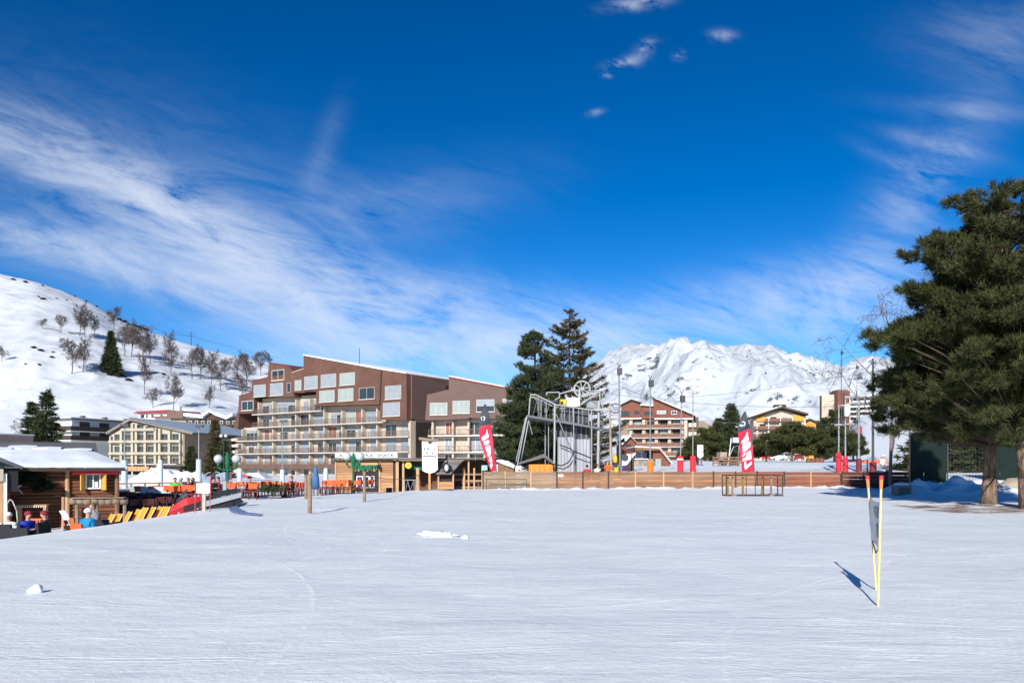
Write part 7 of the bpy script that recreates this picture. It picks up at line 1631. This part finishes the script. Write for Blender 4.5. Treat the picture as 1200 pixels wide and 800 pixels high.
tall_pole('floodlight pole with an orange padded foot', 762, 58, 444, 553, 540, M_ORPAD, r_=.055)
pr1 = tall_pole('floodlight pole with a banded red padded foot, in front of the brick chalet', 797, 60, 462, 553, 534, M_REDPAD, r_=.05, lean=.12)
MB().lathe([(.255, wz(538.8, 60) - pr1.location.z), (.255, wz(537, 60) - pr1.location.z)], (0, 0, 0), 14).build('white_band', M_WHITE, pr1)
tall_pole('slim pole with a plain red padded foot, left of the white notice board', 812, 60.5, 458, 552, 534, M_REDPAD, lamp=False, r_=.045)
YP = 60.0
lpn = thing('drag_lift_pylon', 'drag lift pylon of three steel poles joined by crossarms, red pads at the feet', 'ski lift', (wx(991, YP), YP, G(wx(991, YP), YP) - .1)); qx3 = lambda px: wx(px, YP) - wx(991, YP); qz3 = lambda py: wz(py, YP) - lpn.location.z
for px, top, pt, m_ in ((983, 474, 530, M_REDPAD), (990.7, 464, 535, M_REDPAD), (1006.5, 464, 537, M_DPAD)):
    MB().tube((qx3(px), 0, 0), (qx3(px), 0, qz3(top)), .085 if px < 1000 else .12, .07, 8).build('mast', M_STEEL, lpn); MB().lathe([(.2, .05), (.22, .15), (.2, qz3(pt) - .1), (.16, qz3(pt))], (qx3(px), 0, 0), 12).build('padding', m_, lpn)
for (a, b, c, d, r_) in ((989, 465.5, 1027, 465, .09), (992, 473, 1024, 472.5, .07), (977, 498, 1003, 496, .08), (984, 475, 991, 475, .06)): MB().tube((qx3(a), -.1, qz3(b)), (qx3(c), -.1, qz3(d)), r_, None, 6).build('crossarm', M_WSTEEL, lpn)
for px in (998, 1013, 1020): MB().box(qx3(px) - .05, qx3(px) + .05, -.18, -.02, qz3(473), qz3(465.5)).build('strut', M_WSTEEL, lpn)
for px in (986, 1002): MB().tube((qx3(px), -.25, qz3(494.5)), (qx3(px), .1, qz3(494.5)), .16, None, 12).build('pulley', M_DSTEEL, lpn)
MB().box(qx3(988.5), qx3(994), -.3, -.1, qz3(488), qz3(474)).build('control_box', M_WHITE, lpn); MB().box(qx3(1008), qx3(1009.6), -.1, .0, qz3(508), qz3(500)).build('red_marker', M_RED, lpn)
tall_pole('very thin mast reaching above the tower blocks', 986, 130, 411, 545, lamp=True, r_=.07, m=M_DSTEEL)
tall_pole('thin mast right of the brick lift shaft', 1004, 128, 428, 545, lamp=True, r_=.07, m=M_STEEL)
tall_pole('dark pole with a dark red padded foot at the edge of the pines', 1023, 57, 420, 555, 541, M_DPAD, lamp=False, r_=.085, padr=.25, m=M_DSTEEL)
bs = thing('marker_stub', 'short dark stub post on the raised snow before the pines', 'post', (wx(1016.5, 58), 58, G(wx(1016.5, 58), 58) - .05)); MB().box(-.05, .05, -.05, .05, 0, 1.0).build('shaft', M_DSTEEL, bs)
# lift and power cables
def cable(label, pts, r_, cat='cable', n=14, sag=.3, m=M_DSTEEL):
    b = MB()
    for p0, p1 in zip(pts[:-1], pts[1:]):
        a, c = Vector(p0), Vector(p1); pp_ = [tuple(a.lerp(c, i / n) - Vector((0, 0, sag * 4 * (i / n) * (1 - i / n)))) for i in range(n + 1)]; b.path(pp_, r_, 4)
    o = b.build('steel_cable', m, None); o.parent = None; setp(o, label, cat); return o
cable('lift cable running from the bull wheel to the right lift pylon', [W(683, 456.5, 62.8), W(984, 476, 60)], .02, sag=.5); cable('second lift cable just below, from the station to the right pylon', [W(718, 480, 62.4), W(1000, 496, 60)], .018, sag=.5)
cable('wire between the floodlight poles and the thin masts', [W(727, 452, 58.5), W(797, 466, 60), W(986, 440, 130)], .016, sag=.4); cable('wire hanging from the thin masts to the pines', [W(986, 413, 130), W(1060, 398, 100)], .025, sag=.5)
hpy = []
for px, py, hgt, lab in ((178, 392, 10, 'left cross shaped cable pylon on the hill ridge'), (224, 405, 15, 'right cross shaped cable pylon on the hill ridge')):
    x, Y, z = hill_hit(px, py - 1); t = thing('ridge_pylon', lab, 'pylon', (x, Y, z - 1)); h = hgt / FP * Y + 1
    MB().tube((0, 0, 0), (0, 0, h), .30, .22, 6).build('mast', M_DSTEEL, t); MB().box(-2.6, 2.6, -.25, .25, h * .72, h * .72 + .35).build('crossarm', M_DSTEEL, t); MB().box(-1.5, 1.5, -.25, .25, h * .95, h * .95 + .3).build('crossarm', M_DSTEEL, t); hpy.append((x, Y, z - 1 + h * .75))
x, Y, z = hill_hit(330, 430); x0_, Y0_, z0_ = hill_hit(120, 362)
cable('thin cables strung along the hill ridge between the cross shaped pylons', [(x0_, Y0_, z0_ + 2), hpy[0], hpy[1], (x, Y, z + 6)], .10, sag=1.0)
# rope across the play area
cable('black rope strung between the low wooden posts by the snack bar', [W(427, 556, 35.4), (wx(490, 50), 50, wz(556, 50))], .018, 'rope', sag=.25)

# ---------------------------------------------------------------- slalom gate in the foreground
Yg_ = 9.25; gx0, gx1 = wx(1029, Yg_), wx(1018, 10.6)
gt_ = thing('slalom_gate', 'double yellow slalom pole gate with a grey cloth panel in the near snow', 'slalom gate', (gx0, Yg_, G(gx0, Yg_) - .02)); gz_ = gt_.location.z
M_YPOLE = mat('yellow_gate_pole', (.66, .56, .24), .4, .12, 4); M_CLOTHG = mat('grey_gate_cloth', (.66, .64, .63), .8, .15, 3, .2)
Y2 = 10.45
pA0, pA1 = (0, 0, 0), (wx(1032.5, Yg_) - gx0, 0, wz(572, Yg_) - gz_); pB0, pB1 = (wx(1027, Y2) - gx0, Y2 - Yg_, G(wx(1027, Y2), Y2) - gz_), (wx(1017.6, Y2) - gx0, Y2 - Yg_, wz(572, Y2) - gz_)
for (a, b, tp_) in ((pA0, pA1, wz(557, Yg_) - gz_), (pB0, pB1, wz(557, Y2) - gz_)):
    a, b = Vector(a), Vector(b); dirn = (b - a) / (b.z - a.z); top = a + dirn * (tp_ - a.z); k_ = a + dirn * (tp_ - a.z - .16); k2 = a + dirn * (tp_ - a.z - .045)
    pm = MB().tube(a, k2, .0138, .0138, 10).build('pole', M_YPOLE, gt_, smooth=False)
    MB().tube(k_, k2, .0175, .022, 10).build('cap_sleeve', mat('orange_sleeve', (.80, .22, .06), .5, .1, 4), gt_); MB().tube(k2, top, .026, .023, 10).build('red_cap', M_RED, gt_)
A_, B_ = Vector(pA0), Vector(pB0); dA = (Vector(pA1) - A_) / (pA1[2]); dB = (Vector(pB1) - B_) / (pB1[2] - pB0[2])
zt1, zb1 = wz(587, Yg_) - gz_, wz(640, Yg_) - gz_; zt2, zb2 = wz(582, Y2) - gz_, wz(634, Y2) - gz_
vs = []; nn = 14
for j in range(nn + 1):
    v = j / nn
    for i in range(nn + 1):
        u = i / nn; p = (A_ + dA * (zb1 + (zt1 - zb1) * v)) * (1 - u) + (B_ + dB * (zb2 + (zt2 - zb2) * v - B_.z)) * u
        p = p + Vector((.045 * math.sin(u * 3.14) * (1 - .6 * v) + .012 * math.sin(u * 9 + v * 5), 0, -.05 * math.sin(u * 3.14) * (1 - v) - .03 * math.sin(u * 3.14) * v)); vs.append(tuple(p))
n1 = nn + 1; b = MB(); fs = [(j * n1 + i, j * n1 + i + 1, (j + 1) * n1 + i + 1, (j + 1) * n1 + i) for j in range(nn) for i in range(nn)]
b.add(vs + [(p[0] - .006, p[1], p[2]) for p in vs], fs + [tuple(k + n1 * n1 for k in reversed(f)) for f in fs]); cl_ = b.build('cloth_panel', M_CLOTHG, gt_, smooth=True)
def patch(u0, u1, v0, v1):
    q_ = []
    for (u, v) in ((u0, v0), (u1, v0), (u1, v1), (u0, v1)): i, j = u * nn, v * nn; p = vs[int(round(j)) * n1 + int(round(i))]; q_.append((p[0] - .012, p[1], p[2]))
    MB().add(q_ + [(p[0] - .004, p[1], p[2]) for p in q_], [(0, 1, 2, 3), (7, 6, 5, 4)]).build('printed_block', mat('dark_grey_print', (.36, .355, .36), .7, .2, 6), cl_)
patch(.3, .65, .62, .86); patch(.3, .65, .2, .5)
MB().path([tuple(B_ + dB * (zb2 - B_.z)), tuple((A_ + dA * zb1) * .5 + (B_ + dB * (zb2 - B_.z)) * .5 + Vector((0, 0, -.12))), tuple(A_ + dA * zb1)], .008, 5).build('strap', M_BLACK, gt_)

# ---------------------------------------------------------------- right side under the pines
gb = thing('wooden_crate', 'grey stone block with a cap of snow at the end of the dark red fence', 'block', (wx(1056.5, 41.8), 41.8, G(wx(1056.5, 41.8), 41.8) - .1))
MB().box(-.4, .4, -.3, .3, 0, .62).build('body', mat('grey_stone', (.20, .20, .20), .85, .3, 2, .3), gb); MB().ball((0, 0, .62), (.43, .33, .14), 14, 6, True).build('snow_cap', M_ROOFSNOW, gb, smooth=True); MB().box(-.3, .3, -.325, -.303, .08, .5).build('face_panel', mat('dark_grey_panel', (.10, .10, .10), .8, .3, 3), gb)
Yw = 47.5; ww = thing('stone_wall', 'low rubble stone wall in the shade behind the pine trunks', 'wall', (wx(1066, Yw), Yw, -.1)); Lw = 15.0; rgw = random.Random(6)
b = MB(); k = 0.0
while k < Lw:
    w_ = rgw.uniform(.35, .8); hh_ = rgw.uniform(.45, .85); b.ball((k + w_ / 2, rgw.uniform(-.1, .1), hh_ * .5), (w_ * .58, .35, hh_ * .62), 9, 6); k += w_
b.build('stones', mat('brown_stone', (.15, .11, .085), .9, .4, 2.5, .5), ww)
for i, (px, Y, r_, lab) in enumerate(((1104, 45.5, .42, 'brown boulder half buried in the snow bank left of the pine trunk'), (1190, 44.0, .75, 'large pale boulder between the two pine trunks'), (1150, 46, .45, 'brown boulder behind the straight pine trunk'))):
    bb_ = MB().ball((0, 0, 0), 1, 14, 9); bb_.v = [tuple(np.array(p) * r_ * np.array([1.3, 1, .75]) * (1 + .35 * float(fbm(np.array([p[0] * 1.3 + i * 5]), np.array([p[1] * 1.3 + p[2]]), 3, i)[0]))) for p in bb_.v]
    o = bb_.build('boulder', mat('brown_stone', (.15, .11, .085)) if i != 1 else M_TAN, None, smooth=True); x = wx(px, Y); o.location = (x, Y, G(x, Y) + r_ * .35); setp(o, lab, 'boulder')
Yn = 49.0; gn = thing('mesh_fence', 'green windscreen fence on dark posts behind the pine trunks', 'fence', (wx(1066, Yn), Yn, .4)); Ln = 17.0
for k in range(8):
    x = Ln * k / 7; MB().tube((x, 0, 0), (x, 0, 3.4), .04, None, 6).build('post', M_DSTEEL if k % 3 else M_LPOST, gn)
    if k < 7 and k not in (1, 4):
        bw = MB(); n = 8
        for q in range(n):
            a, c = q / n, (q + 1) / n; x0_, x1_ = x + .05 + (Ln / 7 - .1) * a, x + .05 + (Ln / 7 - .1) * c; bw.prism([(x0_, .15), (x1_, .15), (x1_, 3.25 + .05 * math.sin(q)), (x0_, 3.25 + .05 * math.sin(q - 1))], .03 + .03 * math.sin(q * 1.3), .05 + .03 * math.sin(q * 1.3))
        bw.build('green_sheet', mat('dark_green_sheet', (.0025, .013, .010), .7, .25, 2), gn)
for k in (1, 4):
    x = Ln * k / 7; wm = MB()
    for q in range(12): wm.tube((x + Ln / 7 * q / 12, .04, .2), (x + Ln / 7 * q / 12, .04, 3.2), .008, None, 4)
    for q in range(10): wm.tube((x, .05, .3 + q * .3), (x + Ln / 7, .05, .3 + q * .3), .008, None, 4)
    wm.build('wire_mesh', M_DSTEEL, gn)
# dark hedge mass beyond the fence so that no bright sky shows under the crowns: a row of separate young spruces
for i, (px, Y, top, lab) in enumerate(((1078, 60, 505, 'young spruce at the left end behind the green fence'), (1108, 62, 496, 'young spruce second from the left behind the green fence'), (1140, 60, 500, 'young spruce behind the straight pine trunk'), (1172, 63, 492, 'young spruce between the two pine trunks'), (1204, 60, 500, 'young spruce at the photo edge behind the green fence'))):
    x = wx(px, Y); spruce('young_spruce', lab, (x, Y, G(x, Y) - .1), wz(top, Y) - G(x, Y), 2.6, 200 + i, bare=.03, blade=.12, dens=.6, droop=.25)
# ================================================================== sky, sun, camera
w = bpy.data.worlds.new('World'); SC.world = w; w.use_nodes = True
nt = w.node_tree; nt.nodes.clear(); N = nt.nodes; L = nt.links
wo = N.new('ShaderNodeOutputWorld'); bg = N.new('ShaderNodeBackground'); L.new(bg.outputs[0], wo.inputs[0])
sky = N.new('ShaderNodeTexSky'); sky.sky_type = 'NISHITA'; sky.sun_disc = False
sky.sun_elevation = SUN_EL; sky.sun_rotation = math.pi + SUN_AZ; sky.altitude = 2200; sky.air_density = 1.0; sky.dust_density = .25; sky.ozone_density = 3.2
hs_ = N.new('ShaderNodeHueSaturation'); hs_.inputs['Saturation'].default_value = 1.25; hs_.inputs['Hue'].default_value = .502; 
def vsc(sock, k):
    v = N.new('ShaderNodeVectorMath'); v.operation = 'SCALE'; L.new(sock, v.inputs[0]); v.inputs['Scale'].default_value = k; return v.outputs[0]
ga = N.new('ShaderNodeGamma'); ga.inputs[1].default_value = SKY_GAMMA; L.new(vsc(sky.outputs[0], .11), ga.inputs[0]); L.new(vsc(ga.outputs[0], 1 / .11), hs_.inputs['Color'])
tc = N.new('ShaderNodeTexCoord'); sp = N.new('ShaderNodeSeparateXYZ'); L.new(tc.outputs['Generated'], sp.inputs[0])
def M_(op, a, b=None, c=None, clamp=False):
    n = N.new('ShaderNodeMath'); n.operation = op; n.use_clamp = clamp
    for k, q in enumerate((a, b, c)):
        if q is None: continue
        if isinstance(q, (int, float)): n.inputs[k].default_value = q
        else: L.new(q, n.inputs[k])
    return n.outputs[0]
yy = M_('MAXIMUM', sp.outputs[1], .02)
ca = M_('DIVIDE', sp.outputs[0], yy); cb = M_('DIVIDE', sp.outputs[2], yy)      # direction of view: tangent of bearing and of height
fwd = M_('GREATER_THAN', sp.outputs[1], .05)
cv = N.new('ShaderNodeCombineXYZ'); L.new(ca, cv.inputs[0]); L.new(cb, cv.inputs[1])
def cnoise(rot, sx, sy, sc, det=7, rough=.62, dist=.6, off=0):
    mp = N.new('ShaderNodeMapping'); mp.inputs['Rotation'].default_value = (0, 0, rot); mp.inputs['Location'].default_value = (off, off * .7, off)
    m2 = N.new('ShaderNodeMapping'); m2.inputs['Scale'].default_value = (sx, sy, 1)
    L.new(cv.outputs[0], mp.inputs[0]); L.new(mp.outputs[0], m2.inputs[0])
    n = N.new('ShaderNodeTexNoise'); n.inputs['Scale'].default_value = sc; n.inputs['Detail'].default_value = det; n.inputs['Roughness'].default_value = rough; n.inputs['Distortion'].default_value = dist
    L.new(m2.outputs[0], n.inputs['Vector']); return n.outputs[0]
def cband(px, py, ang, lx, ly, amp):
    """soft elongated patch of cirrus centred on a bearing; ang in degrees, lx/ly half lengths in photo px"""
    a0, b0 = (px - HX) / FP, (HY - py) / FP; c, s = math.cos(R(ang)), math.sin(R(ang))
    da = M_('SUBTRACT', ca, a0); db = M_('SUBTRACT', cb, b0)
    p = M_('ADD', M_('MULTIPLY', da, c), M_('MULTIPLY', db, s)); q = M_('SUBTRACT', M_('MULTIPLY', db, c), M_('MULTIPLY', da, s))
    p = M_('MULTIPLY', p, FP / lx); q = M_('MULTIPLY', q, FP / ly)
    e = M_('ADD', M_('MULTIPLY', p, p), M_('MULTIPLY', q, q))
    return M_('MULTIPLY', M_('POWER', 2.71828, M_('MULTIPLY', e, -1)), amp)
bands = [(60, 190, -26, 170, 36, .8), (200, 250, -32, 170, 30, .8), (330, 310, -24, 170, 38, .9), (470, 345, -4, 150, 26, .85), (60, 285, -10, 140, 26, .8), (210, 335, -18, 170, 26, .6),
         (330, 360, -20, 120, 20, .5), (500, 408, 0, 210, 36, .95), (250, 270, -30, 240, 90, .3), (420, 250, 10, 160, 40, .22), (380, 175, 70, 50, 14, .16), (690, 395, 5, 180, 34, .8), (940, 335, 8, 130, 30, .75),
         (980, 372, 4, 150, 30, .65), (1060, 250, 55, 150, 36, .5), (1100, 170, -14, 50, 8, .5), (1060, 195, -25, 50, 9, .25), (1180, 40, 5, 90, 40, .28), (1150, 130, -5, 90, 10, .22),
         (732, 74, 12, 17, 6, .85), (757, 57, 30, 11, 7, .85), (795, 65, 0, 6, 5, .6), (748, 4, 8, 30, 7, .85), (846, 42, 0, 13, 6, .6), (697, 132, 15, 9, 3.5, .5), (712, 88, 0, 6, 3, .55)]
cir = None; puff = None
for i, bnd in enumerate(bands):
    v = cband(*bnd)
    if i < 19: cir = v if cir is None else M_('ADD', cir, v)
    else: puff = v if puff is None else M_('ADD', puff, v)
st = M_('ADD', M_('MULTIPLY', cnoise(R(24), 1.0, 3.2, 4.2, 9, .66, .9), .65), M_('MULTIPLY', cnoise(R(14), 1.0, 5.0, 8.0, 8, .66, 1.2, 3), .35))
mr = N.new('ShaderNodeMapRange'); mr.inputs[1].default_value = .36; mr.inputs[2].default_value = .70; L.new(st, mr.inputs[0])
cmask = M_('MULTIPLY', M_('MULTIPLY', cir, .95), mr.outputs[0])
mr2 = N.new('ShaderNodeMapRange'); mr2.inputs[1].default_value = .42; mr2.inputs[2].default_value = .6; L.new(cnoise(.3, 1, 1.6, 26, 6, .6, .3, 5), mr2.inputs[0])
cmask = M_('ADD', cmask, M_('MULTIPLY', M_('MULTIPLY', puff, mr2.outputs[0]), .55))
cmask = M_('SUBTRACT', 1.0, M_('POWER', 2.71828, M_('MULTIPLY', cmask, -1.15))); cmask = M_('MULTIPLY', cmask, fwd)
cmask = M_('MULTIPLY', cmask, CLOUD_AMT)
mix = N.new('ShaderNodeMix'); mix.data_type = 'RGBA'; L.new(cmask, mix.inputs[0]); L.new(hs_.outputs[0], mix.inputs[6]); mix.inputs[7].default_value = CLOUD_COL
L.new(mix.outputs[2], bg.inputs['Color']); bg.inputs['Strength'].default_value = SKY_STR

sd = bpy.data.lights.new('sun', 'SUN'); sd.energy = SUN_STR; sd.angle = R(.53); sd.color = (1, .955, .87)
so = bpy.data.objects.new('sun', sd); COL.objects.link(so)
ldir = Vector((math.sin(SUN_AZ) * math.cos(SUN_EL), math.cos(SUN_AZ) * math.cos(SUN_EL), -math.sin(SUN_EL)))
so.rotation_euler = ldir.to_track_quat('-Z', 'Y').to_euler(); so.location = (-30, -60, 40)
cd = bpy.data.cameras.new('camera'); cd.sensor_width = 36; cd.lens = 27; cd.shift_y = 145 / 1200; cd.clip_start = .1; cd.clip_end = 20000
cam = bpy.data.objects.new('camera', cd); COL.objects.link(cam); cam.location = (0, 0, EYE); cam.rotation_euler = (R(90), 0, 0); SC.camera = cam
SC.view_settings.view_transform = 'Standard'; SC.view_settings.look = 'None'; SC.view_settings.gamma = 1; SC.view_settings.exposure = EXPOSURE
SC.cycles.max_bounces = 6; SC.cycles.diffuse_bounces = 3; SC.cycles.transparent_max_bounces = 8
